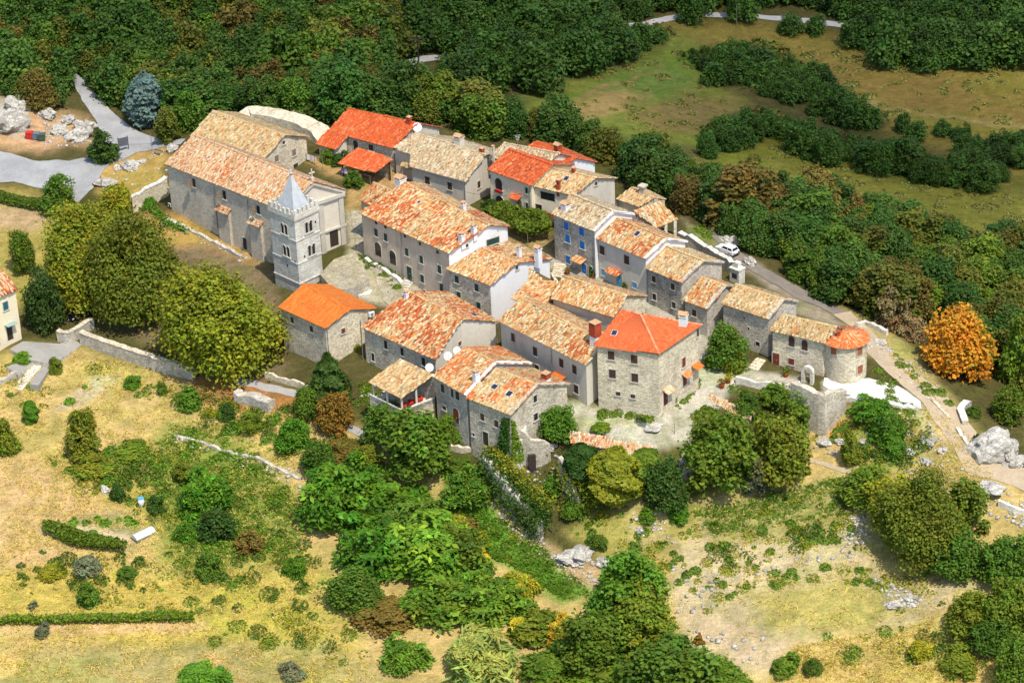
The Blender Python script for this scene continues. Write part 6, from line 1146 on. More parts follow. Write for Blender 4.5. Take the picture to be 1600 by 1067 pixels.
# bell arch
q = G1(1262, 597); th = thing('bell_arch', 'small freestanding white stone arch in front of the gatehouse', 'arch', q); r_ = np.array((.86, -.5, 0)); n_ = np.array((-.5, -.86, 0)); mb = MB(); mb.box(q, r_, n_, -.9, -.45, -.6, 1.7, -.3, .3); mb.build('pillar', [M['white_stone']], th); mb = MB(); mb.box(q, r_, n_, .45, .9, -.6, 1.7, -.3, .3); mb.build('pillar', [M['white_stone']], th); mb = MB()
k = 10; o = [q+r_*math.cos(math.pi*i/k)*.9+np.array((0, 0, 1.7+math.sin(math.pi*i/k)*.9)) for i in range(k+1)]; i_ = [q+r_*math.cos(math.pi*i/k)*.45+np.array((0, 0, 1.7+math.sin(math.pi*i/k)*.48)) for i in range(k+1)]
mb.add([p+n_*.31 for p in o+i_]+[p-n_*.31 for p in o+i_], [(i, i+1, k+2+i, k+1+i) for i in range(k)]+[(2*k+2+i, 2*k+3+i, 3*k+4+i, 3*k+3+i) for i in range(k)]+[(i, i+1, 2*k+3+i, 2*k+2+i) for i in range(k)]+[(k+1+i, k+2+i, 3*k+4+i, 3*k+3+i) for i in range(k)]); mb.build('arch_ring', [M['white_stone']], th)
wall_run('roadside_wall', 'white faced wall block at the bend of the dirt track', 'wall', [(1508, 664), (1500, 644), (1514, 632)], .7, .8, 'stone_grey', cap='white_stone', seed=18); wall_run('kerb', 'stone edged planter beside the dirt track', 'kerb', [(1456, 626), (1466, 636), (1482, 652)], .35, .4, 'stone_light', seed=19)
wall_run('kerb', 'curved pale kerb around the boulder', 'kerb', [(1496, 672), (1512, 696), (1530, 710), (1548, 716)], .3, .5, 'white_stone', seed=20); wall_run('garden_wall', 'tumbled dry stone wall across the garden', 'wall', [(272, 682), (310, 690), (350, 706), (400, 716), (440, 736), (470, 750)], .28, .5, 'stone_grey', rough=.16, seed=21)
wall_run('garden_wall', 'rubble mound wall near the end of the grey lane', 'wall', [(370, 622), (395, 628), (425, 640)], 1.2, 1.6, 'stone_grey', rough=.3, seed=22); wall_run('roadside_wall', 'low white wall below the track at the right frame edge', 'wall', [(1560, 790), (1590, 800), (1620, 806)], .7, .5, 'white_stone', seed=23); wall_run('roadside_wall', 'low stone wall behind the round tower', 'wall', [(1338, 512), (1352, 506), (1386, 524)], .7, .5, 'white_stone', seed=24)
wall_run('lane_wall', 'pale wall along the lane below the orange roofed house', 'wall', [(415, 590), (450, 600), (488, 612)], .9, .4, 'stone_light', seed=25)
# ---------------------------------------------------------------- rocks
def rock_mesh(seed, k=3):
    bm = bmesh.new(); bmesh.ops.create_icosphere(bm, subdivisions=k, radius=1)
    for v in bm.verts:
        p = v.co.copy(); d = mnoise.noise(p*1.1+Vector((seed*7.1, 0, 0)))*.5+mnoise.noise(p*2.6+Vector((0, seed*3.3, 0)))*.28+mnoise.noise(p*6+Vector((0, 0, seed)))*.1; c = mnoise.cell(p*2.2+Vector((seed, seed, 0)))*.07; v.co = p*(1+d+c); v.co.z *= .75
    me = bpy.data.meshes.new('rock_mesh'); bm.to_mesh(me); bm.free(); me.materials.append(M['rock']); return me
ROCK = [rock_mesh(i, 4) for i in range(5)]
def rock(px, py, wpx, hpx, label, name='boulder', cat='rock', i=0, yaw=None, depth=.8, group=None):
    P = G1(px, py); s = scale_at(P); o = bpy.data.objects.new(name, ROCK[i % 5]); link(o); o.location = P+np.array((0, 0, hpx*.12/s)); o.scale = (wpx/2/s, wpx/2/s*depth, max(.2, hpx/2/s*1.15)); o.rotation_euler = (0, 0, random.uniform(0, 6) if yaw is None else yaw); tag(o, label, cat, group); return o
for i, a in enumerate([(1545, 706, 76, 60, 'huge pale limestone boulder beside the dirt track'), (1580, 724, 40, 34, 'smaller pale boulder at the right of the huge one'), (1550, 764, 44, 16, 'flat white rock at the edge of the dirt track'), (10, 200, 60, 60, 'big grey rock outcrop at the left frame edge'), (32, 168, 40, 40, 'upper grey crag at the left frame edge'), (74, 182, 30, 24, 'white rock above the waste bins'), (92, 208, 30, 26, 'pale rock right of the waste bins'), (122, 216, 40, 26, 'yellowish rock at the road corner'), (108, 190, 26, 20, 'white rock under the roadside trees'), (134, 204, 30, 30, 'tan rock bluff at the road corner'),
     (205, 262, 30, 18, 'flat grey rock in the brown grass by the sign'), (222, 254, 18, 10, 'small white rock near the bench'), (186, 264, 16, 10, 'small grey rock below the sign'), (270, 235, 22, 16, 'pale rock beside the bench'), (168, 287, 36, 14, 'white rock at the tip of the car park'), (1082, 738, 46, 64, 'steep grey cliff face between the slope trees'), (905, 868, 54, 26, 'grey rock ledge below the old rampart'), (945, 880, 30, 16, 'grey rock right of the rock ledge'), (880, 875, 22, 14, 'pale rock left of the rock ledge'), (860, 700, 20, 16, 'pale stone beside the ruined doorway'),
     (1290, 692, 24, 12, 'pale flat rock under the bastion wall'), (1312, 690, 18, 10, 'white rock near the bastion wall'), (1420, 706, 24, 10, 'white rock slab on the rocky slope'), (1450, 690, 26, 10, 'white rock slab beside the dirt track'), (1400, 676, 20, 8, 'white rock in the middle of the rocky slope'), (1446, 722, 18, 10, 'white rock at the lower rocky slope'), (1474, 704, 18, 12, 'white boulder at the edge of the track'), (1350, 690, 16, 8, 'pale rock among the sumac shoots'), (1375, 536, 24, 7, 'flat white rock across the track from the round tower'), (1330, 548, 18, 8, 'small pale rock behind the round tower'),
     (1140, 378, 34, 12, 'pale rock beside the white car'), (1172, 412, 24, 20, 'rubble rock at the forest edge behind the houses'), (1020, 668, 30, 7, 'large flat white stone lying on the lane'), (1000, 830, 16, 14, 'white rock below the ivy masses'), (165, 768, 16, 16, 'brown stone heap in the meadow'), (1395, 945, 24, 12, 'white rock in the stone pile'), (1420, 935, 20, 14, 'larger white rock of the stone pile'), (1240, 604, 20, 8, 'white stone by the terrace')]): rock(*a, i=i)
def rubble(name, label, areas, n, smin, smax, mat='white_stone', seed=0):
    r = np.random.default_rng(seed); bm = bmesh.new(); bmesh.ops.create_icosphere(bm, subdivisions=1, radius=1); bv = np.array([v.co[:] for v in bm.verts]); bf = np.array([[v.index for v in f.verts] for f in bm.faces]); bm.free(); V, F = [], []; tot = sum(a[1] for a in areas); k = 0
    for poly, wgt in areas:
        xs = [p[0] for p in poly]; ys = [p[1] for p in poly]; m = int(n*wgt/tot); q = np.stack([r.uniform(min(xs), max(xs), m*6), r.uniform(min(ys), max(ys), m*6)], 1); q = q[inpoly(q[:, 0], q[:, 1], poly)][:m]
        if not len(q): continue
        P = G(q[:, 0], q[:, 1])
        for p in P:
            s = smin+(smax-smin)*r.random()**2.5; v = bv*(1+r.uniform(-.3, .3, (len(bv), 1)))*(s*r.uniform(.7, 1.3), s*r.uniform(.7, 1.3), s*.6); a = r.uniform(0, 6.28); v = np.stack([v[:, 0]*math.cos(a)-v[:, 1]*math.sin(a), v[:, 0]*math.sin(a)+v[:, 1]*math.cos(a), v[:, 2]], 1)+p+(0, 0, s*.15); V.append(v); F.append(bf+k); k += len(bv)
    o = np_mesh(name, np.vstack(V), np.vstack(F), [M[mat]]); o['kind'] = 'stuff'; tag(o, label, 'stones'); return o
rubble('rubble', 'loose pale stones scattered over the slopes, terraces and ruins', [([(755, 772), (780, 780), (870, 860), (935, 880), (940, 940), (890, 905), (800, 830)], 9), ([(1100, 900), (1180, 880), (1340, 850), (1345, 870), (1200, 895), (1120, 915)], 4), ([(1320, 800), (1360, 805), (1350, 850), (1310, 850)], 4), ([(1360, 900), (1440, 930), (1440, 950), (1380, 945)], 8), ([(1050, 880), (1130, 900), (1110, 960), (1060, 960)], 5), ([(1330, 640), (1440, 640), (1510, 740), (1400, 740)], 9), ([(1280, 680), (1340, 690), (1330, 720), (1270, 700)], 3), ([(790, 690), (870, 690), (900, 780), (830, 790)], 6), ([(60, 175), (140, 185), (150, 230), (70, 230)], 8), ([(270, 680), (480, 740), (480, 765), (270, 690)], 5), ([(1360, 520), (1470, 600), (1460, 630), (1340, 540)], 5), ([(980, 800), (1080, 800), (1060, 850), (980, 850)], 3), ([(1540, 760), (1610, 780), (1600, 830), (1540, 800)], 4), ([(570, 600), (600, 590), (620, 630), (560, 620)], 3), ([(1080, 980), (1220, 1000), (1180, 1040), (1080, 1010)], 3), ([(180, 240), (290, 230), (250, 300), (170, 290)], 2), ([(260, 345), (390, 405), (380, 412), (250, 350)], 2)], 1900, .07, .42, 'rock', seed=4)
# ---------------------------------------------------------------- low green cover
def cover(name, label, areas, n, size, leaf, seed, hgt=.35, clump=1.2, elong=1.6):
    r = np.random.default_rng(seed); Ps, Ns = [], []; tot = sum(a[1] for a in areas)
    for poly, wgt in areas:
        xs = [p[0] for p in poly]; ys = [p[1] for p in poly]; m = int(n*wgt/tot); nc = max(3, m//45); c = np.stack([r.uniform(min(xs), max(xs), nc*6), r.uniform(min(ys), max(ys), nc*6)], 1); c = c[inpoly(c[:, 0], c[:, 1], poly)][:nc]
        if not len(c): continue
        C_ = G(c[:, 0], c[:, 1]); rad = clump*r.uniform(.3, 1.3, len(C_))**1.5; ci = r.choice(len(C_), m, p=rad**2/np.sum(rad**2)); d = r.normal(0, 1, (m, 2)); d /= np.linalg.norm(d, axis=1, keepdims=True); u = np.sqrt(r.random(m)); xy = C_[ci, :2]+d*(u*rad[ci])[:, None]
        z = gz(xy[:, 0], xy[:, 1])+hgt*np.sqrt(np.maximum(0, 1-u*u))*np.minimum(rad[ci], 1.3)*r.uniform(.35, 1.1, m)+.03; Ps.append(np.column_stack([xy, z])); Ns.append(np.column_stack([d*u[:, None]*.7, np.ones(m)]))
    P = np.vstack(Ps); V, C = leaves(P, np.vstack(Ns), size, r, elong, .25); o = np_mesh(name, V, quads(V), [M['leaf_'+leaf]], None, C); o['kind'] = 'stuff'; tag(o, label, 'plants'); return o
SLOPE = [([(1080, 790), (1300, 740), (1380, 780), (1330, 850), (1120, 850), (1060, 830)], 6), ([(1100, 850), (1210, 820), (1220, 890), (1130, 940)], 8), ([(1240, 820), (1330, 800), (1340, 840), (1250, 860)], 8), ([(1170, 900), (1330, 880), (1420, 910), (1400, 925), (1300, 905), (1180, 925)], 10), ([(1330, 640), (1420, 640), (1440, 720), (1370, 735), (1310, 690)], 12), ([(860, 740), (960, 740), (1000, 850), (930, 880), (840, 800)], 9), ([(960, 820), (1090, 800), (1060, 900), (980, 900)], 8), ([(1290, 640), (1340, 640), (1330, 700), (1270, 690)], 4), ([(1060, 870), (1130, 880), (1120, 960), (1060, 950)], 4), ([(690, 790), (760, 800), (850, 870), (800, 880)], 5)]
M['leaf_slopegreen'] = leaf_mat('weed_leaves', (.12, .20, .02))
cover('weeds', 'bright green weeds growing over the terraces and the rocky slope', SLOPE, 11000, .22, 'slopegreen', 1, .6, .55); cover('weeds', 'dull olive weeds among the stones of the slope', SLOPE, 8000, .18, 'yolive', 2, .35, .8)
MEAD = [([(230, 660), (330, 675), (430, 730), (480, 800), (450, 900), (280, 890)], 14), ([(60, 720), (240, 690), (250, 800), (180, 790)], 8), ([(260, 610), (480, 640), (470, 720), (340, 690)], 7), ([(0, 880), (250, 870), (480, 920), (500, 980), (200, 950)], 10), ([(310, 950), (560, 970), (590, 1060), (330, 1010)], 5), ([(0, 560), (80, 600), (60, 660), (0, 650)], 3), ([(90, 560), (280, 600), (260, 640), (180, 600)], 2), ([(1240, 1000), (1560, 950), (1600, 1060), (1250, 1060)], 6), ([(1400, 840), (1500, 900), (1420, 930)], 2)]
cover('meadow_weeds', 'olive green weeds dotted through the straw meadow', MEAD, 7000, .22, 'yolive', 3, .25, 1.5); cover('meadow_weeds', 'green weeds in the garden and meadow', MEAD, 6000, .22, 'mid', 4, .35, .9)
cover('meadow_scrub', 'ragged low scrub spreading through the meadows', [([(60, 700), (250, 690), (270, 820), (180, 800)], 6), ([(240, 780), (480, 760), (500, 930), (260, 900)], 8), ([(20, 860), (230, 870), (230, 930), (20, 930)], 6), ([(300, 930), (480, 930), (540, 1020), (330, 990)], 3), ([(250, 600), (470, 640), (470, 690), (270, 660)], 5), ([(1100, 790), (1340, 760), (1340, 870), (1120, 900)], 5), ([(1330, 640), (1440, 660), (1470, 730), (1340, 740)], 6), ([(1400, 940), (1560, 930), (1590, 1060), (1420, 1060)], 4)], 12000, .22, 'green', 16, .75, 1.0)
cover('garden_plants', 'lush low plants filling the garden below the tumbled wall', [([(250, 665), (330, 680), (430, 735), (475, 790), (440, 880), (300, 880), (240, 760)], 10), ([(330, 640), (440, 650), (460, 710), (360, 690)], 4), ([(470, 690), (560, 680), (600, 720), (500, 760)], 4), ([(70, 720), (230, 695), (245, 780), (190, 770)], 4), ([(690, 730), (760, 740), (740, 790), (690, 780)], 3)], 9000, .24, 'bright', 15, .6, .8)
cover('vegetable_rows', 'rows of vegetables in the garden patch', [([(108, 808), (215, 812), (222, 822), (110, 818)], 5), ([(112, 826), (190, 836), (190, 840), (112, 830)], 2), ([(92, 636), (156, 587), (158, 590), (96, 640)], 2)], 1500, .24, 'bright', 5, .5, .6)
cover('lane_weeds', 'grass and weeds along the lane and house walls', [([(935, 642), (1030, 652), (1030, 658), (935, 652)], 4), ([(1050, 632), (1090, 590), (1100, 594), (1064, 640)], 4), ([(1090, 640), (1130, 630), (1100, 690), (1080, 690)], 6), ([(545, 398), (560, 400), (640, 452), (620, 455)], 2), ([(570, 590), (610, 600), (600, 640), (560, 630)], 6), ([(1130, 380), (1080, 360), (1110, 352)], 3), ([(1360, 560), (1385, 580), (1480, 700), (1460, 690), (1380, 620)], 5), ([(1385, 545), (1460, 600), (1500, 640), (1440, 610)], 5), ([(1140, 600), (1230, 620), (1230, 680), (1130, 680)], 9), ([(760, 700), (800, 700), (790, 740), (760, 735)], 4)], 14000, .2, 'mid', 6, .4, .7)
UNDER = [(p, abs(sum(p[i][0]*p[i-1][1]-p[i-1][0]*p[i][1] for i in range(len(p))))/1000) for _, p, _, _ in WOODS]
cover('undergrowth', 'dark undergrowth between the trunks of the woods', UNDER, 60000, .62, 'fgreen', 7, 1.1, 3.5); cover('undergrowth', 'brownish undergrowth along the edges of the woods', UNDER, 26000, .55, 'fbrown', 8, 1.2, 3.0)
FIELDS = [([(820, 150), (1030, 80), (1100, 60), (1110, 130), (1160, 160), (1110, 225), (1000, 205), (880, 185)], 6), ([(1110, 50), (1330, 65), (1440, 105), (1600, 100), (1600, 200), (1390, 180), (1310, 125)], 8), ([(1190, 285), (1200, 225), (1420, 285), (1600, 310), (1600, 390), (1400, 320)], 8)]
M['leaf_fieldgrass'] = leaf_mat('field_grass_blades', (.28, .25, .06)); M['leaf_fieldred'] = leaf_mat('dry_red_growth', (.30, .18, .07))
cover('field_grass', 'tussocks of dull grass over the far fields', FIELDS, 12000, .26, 'fieldgrass', 9, .25, 1.0, 2.2); 
def tufts(name, label, areas, n, leaf, seed, h=.5, w=.10):
    r = np.random.default_rng(seed); Ps = []; tot = sum(a[1] for a in areas)
    for poly, wgt in areas:
        xs = [p[0] for p in poly]; ys = [p[1] for p in poly]; m = int(n*wgt/tot); q = np.stack([r.uniform(min(xs), max(xs), m*3), r.uniform(min(ys), max(ys), m*3)], 1); q = q[inpoly(q[:, 0], q[:, 1], poly)][:m]; k = vn2.fbm(q[:, 0]*.04, q[:, 1]*.06, 3) > r.uniform(.25, .62, len(q)); Ps.append(G(q[k, 0], q[k, 1]))
    P = np.vstack(Ps); P = np.repeat(P, 3, 0); m = len(P); P[:, :2] += r.normal(0, .12, (m, 2)); a = r.uniform(0, 6.28, m); d = np.stack([np.cos(a), np.sin(a), 0*a], 1); s = r.uniform(.5, 1.3, m)[:, None]; ln = r.normal(0, .8, (m, 3))*(1, 1, 0)+(0, 0, 1)
    V = np.stack([P-d*w*s, P+d*w*s, P+d*w*.6*s+ln*h*s*.6+ln*(1, 1, 0)*h*.3, P-d*w*.3*s+ln*h*s], 1); t = np.clip(r.normal(1, .1, m), .7, 1.4); C = np.repeat(np.stack([t, t, t*.95], 1), 4, 0); o = np_mesh(name, V.reshape(-1, 3), quads(V.reshape(-1, 3)), [M['leaf_'+leaf]], None, C); o['kind'] = 'stuff'; tag(o, label, 'grass'); return o
M['leaf_straw'] = leaf_mat('dry_grass', (.70, .52, .20)); M['leaf_yellowgrass'] = leaf_mat('yellow_green_grass', (.52, .44, .09))
SF = [([(0, 570), (130, 550), (300, 600), (480, 650), (470, 780), (500, 950), (600, 1067), (0, 1067)], 10), ([(1060, 800), (1360, 750), (1500, 900), (1500, 960), (1150, 1000)], 1), ([(1240, 1010), (1420, 980), (1540, 940), (1590, 1067), (1200, 1067)], 2.5), ([(1300, 640), (1480, 640), (1560, 750), (1350, 740)], 1), ([(1390, 550), (1480, 640), (1400, 570)], .5)]
tufts('dry_grass', 'dry straw coloured grass covering the meadows', SF, 16000, 'straw', 1, .30, .06); tufts('dry_grass', 'yellow green grass mixed into the meadows', SF, 12000, 'yellowgrass', 2, .32, .06); 
tufts('green_grass', 'fresh green grass strip below the rampart and garden grass', [([(690, 785), (755, 790), (850, 855), (905, 908), (930, 935), (880, 938), (800, 885), (700, 845)], 5), ([(260, 660), (330, 680), (440, 740), (470, 860), (280, 880), (240, 760)], 7), ([(1080, 800), (1340, 740), (1340, 800), (1120, 840)], 3)], 11000, 'bright', 3, .35, .06)
# ivy on walls and ramparts
def ivy(label, pts_fn, n, leaf, seed, size=.26):
    r = np.random.default_rng(seed); P, Nn = pts_fn(r, n); th = thing('ivy', label, 'ivy', P.min(0)*.5+P.max(0)*.5-(0, 0, (P[:, 2].max()-P[:, 2].min())/2)); V, C = leaves(P, Nn, size, r); np_mesh('foliage', V, quads(V), [M['leaf_'+leaf]], None, C, parent=th)
def on_wall(key, wk, poly):
    def f(r, n):
        p, nr = WALLS[(key, wk)]; xs = [q[0] for q in poly]; ys = [q[1] for q in poly]; q = np.stack([r.uniform(min(xs), max(xs), n*5), r.uniform(min(ys), max(ys), n*5)], 1); q = q[inpoly(q[:, 0], q[:, 1], poly)][:n]; P = np.array([ray_plane(a, b, p, nr) for a, b in q])+nr*r.uniform(.03, .45, (len(q), 1)); return P, nr+r.normal(0, .4, (len(q), 3))+(0, 0, .3)
    return f
ivy('dark ivy climbing the corner of the nearest house', on_wall('fronthouse', 'F', [(786, 652), (797, 654), (797, 716), (774, 712), (768, 700), (780, 694), (783, 676)]), 1300, 'deep', 1); ivy('green ivy over the gable corner of the nearest house', on_wall('fronthouse', 'G', [(798, 652), (803, 660), (807, 680), (818, 706), (812, 722), (798, 722)]), 800, 'mid', 2); ivy('yellowish ivy patch on the orange roofed house', on_wall('orangehouse', 'G', [(552, 540), (560, 535), (561, 552), (554, 556)]), 120, 'yolive', 3, .2)
def along(pts, h0, h1, wd):
    def f(r, n):
        Q = resample(G(*np.array(pts, float).T), 60); i = r.integers(0, 60, n); P = Q[i]+np.column_stack([r.normal(0, wd, (n, 2)), r.uniform(h0, h1, n)]); return P, r.normal(0, .5, (n, 3))+(0, 0, .8)
    return f
ivy('dark ivy draped over the old rampart', along([(764, 748), (790, 778), (820, 806), (850, 836)], 1.2, 4.6, .8), 5200, 'deep', 4); ivy('dark creeper hanging down the outer face of the old rampart', along([(756, 756), (781, 789), (811, 820), (842, 847)], .3, 3.6, .5), 2600, 'green', 14); ivy('yellow green creeper along the top of the old rampart', along([(768, 738), (796, 768), (826, 796), (855, 824)], 2.5, 4.4, .7), 2600, 'yolive', 5); ivy('olive creeper on the ruins beside the ivy column', along([(880, 750), (900, 770), (930, 800)], .5, 3.6, 1.0), 2200, 'olive', 6); ivy('green creeper hanging over the bastion wall', along([(1240, 650), (1264, 666)], 1.0, 5.0, .5), 700, 'mid', 7); ivy('ivy at the foot of the churchyard wall', along([(236, 326), (262, 350), (290, 362)], 0, .8, .5), 700, 'lush', 8)
# ---------------------------------------------------------------- cars
def lathe_wheel(mb, c, ax, r, w, mi):
    ax = np.asarray(ax, float); a = np.cross(ax, (0, 0, 1)); k = 14; prof = [(r*.0, -w/2), (r*.8, -w/2), (r, -w*.3), (r, w*.3), (r*.8, w/2), (0, w/2)]; vs = []
    for rr, d in prof: vs += [c+ax*d+(a*math.cos(2*math.pi*j/k)+np.array((0, 0, 1))*math.sin(2*math.pi*j/k))*max(rr, .001) for j in range(k)]
    mb.add(vs, [(i*k+j, i*k+(j+1) % k, (i+1)*k+(j+1) % k, (i+1)*k+j) for i in range(len(prof)-1) for j in range(k)], mi)
def car(px, py, dirpx, label, body, L=3.7, Wd=1.55, Hh=1.38):
    P = G1(px, py); q = G1(px+dirpx[0], py+dirpx[1]); f = q-P; f[2] = 0; f /= np.linalg.norm(f); s = np.cross((0, 0, 1), f); up = np.array((0, 0, 1.)); th = thing('parked_car', label, 'car', P); 
    X = lambda x, y, z: P+f*x+s*y+up*z
    prof = [(-L/2, .30), (-L/2-.02, .55), (-L/2+.03, .82), (-L*.33, .88), (-L*.05, .90), (L*.19, .88), (L*.47, .74), (L/2, .56), (L/2, .30)]; mb = MB(); n = len(prof)
    rows = []
    for y, k in ((-Wd/2, .0), (-Wd/2+.06, .03), (Wd/2-.06, .03), (Wd/2, .0)): rows += [X(x*(1 if k else .985), y, z+(k if z > .7 else 0)) for x, z in prof]
    fs = [(i+r*n, i+1+r*n, i+1+(r+1)*n, i+(r+1)*n) for r in range(3) for i in range(n-1)]+[tuple(range(n)), tuple(range(4*n-1, 3*n-1, -1))]+[(r*n, (r+1)*n, (r+1)*n+n-1, r*n+n-1) for r in range(3)]; mb.add(rows, fs); mb.build('body', [body], th)
    cab = [(-L*.47, .86), (-L*.40, Hh-.04), (L*.0, Hh), (L*.06, Hh-.02), (L*.22, .86)]; mb = MB(); lo, hi = Wd/2-.05, Wd/2-.2; v = []
    for sg in (-1, 1): v += [X(x, sg*(lo if z < .9 else hi), z) for x, z in cab]
    mb.add(v, [(i, i+1, 6+i, 5+i) for i in range(4)]+[(0, 1, 2, 3, 4), (9, 8, 7, 6, 5)]); mb.build('cabin', [body], th)
    def glass(name, pts):
        g = MB(); c = np.mean(pts, 0); nr = np.cross(pts[1]-pts[0], pts[2]-pts[0]); nr /= np.linalg.norm(nr); nr = nr if np.dot(nr, c-X(0, 0, .9)) > 0 else -nr; g.prism([p+nr*.012 for p in pts], -nr*.03); g.build(name, [M['pane']], th)
    def lerp(x0, z0, x1, z1, t): return x0+(x1-x0)*t, z0+(z1-z0)*t
    def yy(z): return lo+(hi-lo)*(z-.86)/(Hh-.9)
    for nm, (a, b) in (('windscreen', (cab[4], cab[3])), ('rear_window', (cab[0], cab[1]))):
        (xa, za), (xb, zb) = lerp(*a, *b, .14), lerp(*a, *b, .9); glass(nm, np.array([X(xa, -yy(za)+.08, za), X(xa, yy(za)-.08, za), X(xb, yy(zb)-.08, zb), X(xb, -yy(zb)+.08, zb)]))
    for sg in (-1, 1):
        for x0, x1, x2, x3 in ((-L*.42, -L*.20, -L*.20, -L*.375), (-L*.175, L*.16, L*.04, -L*.175)): glass('side_window', np.array([X(x0, sg*yy(.95), .95), X(x1, sg*yy(.95), .95), X(x2, sg*yy(Hh-.1), Hh-.1), X(x3, sg*yy(Hh-.1), Hh-.1)]))
        for x in (-L*.31, L*.31):
            mb = MB(); c = X(x, sg*(Wd/2-.06), .29); lathe_wheel(mb, c, s, .29, .2, 0); w_ = mb.build('wheel', [M['tyre']], th); mb = MB(); lathe_wheel(mb, c+s*sg*.07, s, .17, .1, 0); mb.build('rim', [M['metal']], w_)
        for x, nm, mt in ((L/2-.005, 'headlight', 'dish'), (-L/2+.0, 'tail_light', 'rust')): mb = MB(); mb.box(X(x, sg*(Wd/2-.25), .6), s, f*(1 if x > 0 else -1), -.14, .14, -.07, .09, -.03, .04); mb.build(nm, [M[mt]], th)
    for sg in (-1, 1): mb = MB(); mb.box(X(sg*(L/2+.02), 0, .36), s, f*sg, -Wd/2+.02, Wd/2-.02, -.1, .08, -.05, .09); mb.build('bumper', [M['tyre']], th)
M['tyre'] = plain('black_rubber', (.015, .015, .016), .8); M['white_paint'] = plain('white_car_paint', (.80, .80, .78), .25, .04, 2, 0, .5); M['black_paint'] = plain('black_car_paint', (.012, .014, .02), .2, .1, 2, 0, .5)
car(1136, 395, (-20, -9), 'small white hatchback parked behind the houses at the forest edge', M['white_paint']); car(106, 496, (14, 5), 'black car parked under the chestnuts nearest the cottage', M['black_paint'], 4.1, 1.7, 1.42); car(136, 486, (14, 5), 'dark car parked deeper under the chestnut tree', M['black_paint'], 4.1, 1.7, 1.42)
# ---------------------------------------------------------------- small things
def on(px, py): return G1(px, py)
E1_, E2_ = np.array((1., 0, 0)), np.array((0, -1., 0))
q = on(247, 242); th = thing('bench', 'bench with white ends and dark slats on the grass by the church', 'bench', q); f = np.array((.85, -.53, 0)); n = np.array((-.53, -.85, 0))
mb = MB(); [mb.box(q, f, n, -.9, .9, .42, .46, -.22+.16*k, -.08+.16*k) for k in range(3)]; mb.build('seat', [M['wood']], th); mb = MB(); [mb.box(q, f, n, -.9, .9, .55+.14*k, .66+.14*k, -.3, -.26) for k in range(2)]; mb.build('backrest', [M['wood']], th)
for x in (-.8, .8): mb = MB(); mb.box(q, f, n, x-.1, x+.1, -.1, .42, -.28, .26); mb.box(q, f, n, x-.1, x+.1, .42, .85, -.38, -.29); mb.build('leg', [M['white_stone']], th)
for i, (px, py, cl, lb) in enumerate([(47, 217, 'bin_red', 'red waste bin by the rocks'), (57, 218, 'bin_blue', 'grey blue waste bin beside the red one'), (66, 220, 'bin_green', 'dark green waste bin right of the grey blue one')]):
    M[cl] = plain(cl+'_plastic', [(.5, .03, .02), (.13, .17, .22), (.05, .10, .07)][i], .5, .1); q = on(px, py); th = thing('waste_bin', lb, 'bin', q, 'waste bins at the car park'); mb = MB(); a = [q+np.array((x, y, .1)) for x, y in ((-.5, -.4), (.5, -.4), (.5, .4), (-.5, .4))]; b = [q+np.array((x*1.25, y*1.25, 1.15)) for x, y in ((-.5, -.4), (.5, -.4), (.5, .4), (-.5, .4))]; mb.add(a+b, [(0, 1, 5, 4), (1, 2, 6, 5), (2, 3, 7, 6), (3, 0, 4, 7), (3, 2, 1, 0), (4, 5, 6, 7)]); mb.build('body', [M[cl]], th); mb = MB(); mb.box(q, E1_, E2_, -.68, .68, 1.15, 1.25, -.56, .56); mb.build('lid', [M[cl]], th)
q = on(194, 236); th = thing('sign_board', 'dark grey notice board on two posts beside the road', 'sign', q); f = np.array((.9, .43, 0)); n = np.array((.43, -.9, 0)); mb = MB(); mb.box(q, f, n, -.9, .9, .9, 2.4, -.05, .05); mb.build('panel', [plain('grey_panel', (.11, .115, .14), .5)], th)
for x in (-.85, .85): mb = MB(); mb.box(q, f, n, x-.06, x+.06, -.4, 2.5, -.13, -.06); mb.build('post', [M['wood_dark']], th)
q = on(224, 836); th = thing('cold_frame', 'pale greenish plastic cold frame at the end of the vegetable patch', 'cold frame', q); f = np.array((.75, .66, 0)); n = np.array((.66, -.75, 0)); mb = MB(); k = 10; vs = [q+f*x+n*math.cos(math.pi*i/k)*.75+np.array((0, 0, math.sin(math.pi*i/k)*.7)) for x in (-1.6, 1.6) for i in range(k+1)]; mb.add(vs, [(i, i+1, k+2+i, k+1+i) for i in range(k)]+[tuple(range(k+1)), tuple(range(2*k+1, k, -1))]); mb.build('cover', [plain('milky_plastic', (.55, .66, .62), .3, .08)], th); mb = MB(); mb.box(q, f, n, -1.65, 1.65, -.2, .15, -.8, .8); mb.build('base', [M['wood']], th)
q = on(221, 788); th = thing('water_barrel', 'white and blue barrel in the garden', 'barrel', q); mb = MB(); mb.tube([q, q+(0, 0, .5), q+(0, 0, 1.0)], [.42, .5, .42], 12); mb.build('body', [M['dish']], th); mb = MB(); mb.tube([q+(0, 0, 1.0), q+(0, 0, 1.08)], [.44, .44], 12); mb.build('lid', [M['lightblue']], th)
q = on(887, 428); th = thing('flower_pot', 'clay flower pot beside the blue door', 'flower pot', q); mb = MB(); mb.tube([q, q+(0, 0, .5)], [.28, .4], 10); mb.build('pot', [M['brick']], th); V, C = leaves(q+np.random.default_rng(3).normal(0, .2, (60, 3))+(0, 0, .75), np.random.default_rng(4).normal(0, 1, (60, 3)), .22, np.random.default_rng(5)); np_mesh('plant', V, quads(V), [M['leaf_rust']], None, C, parent=th)
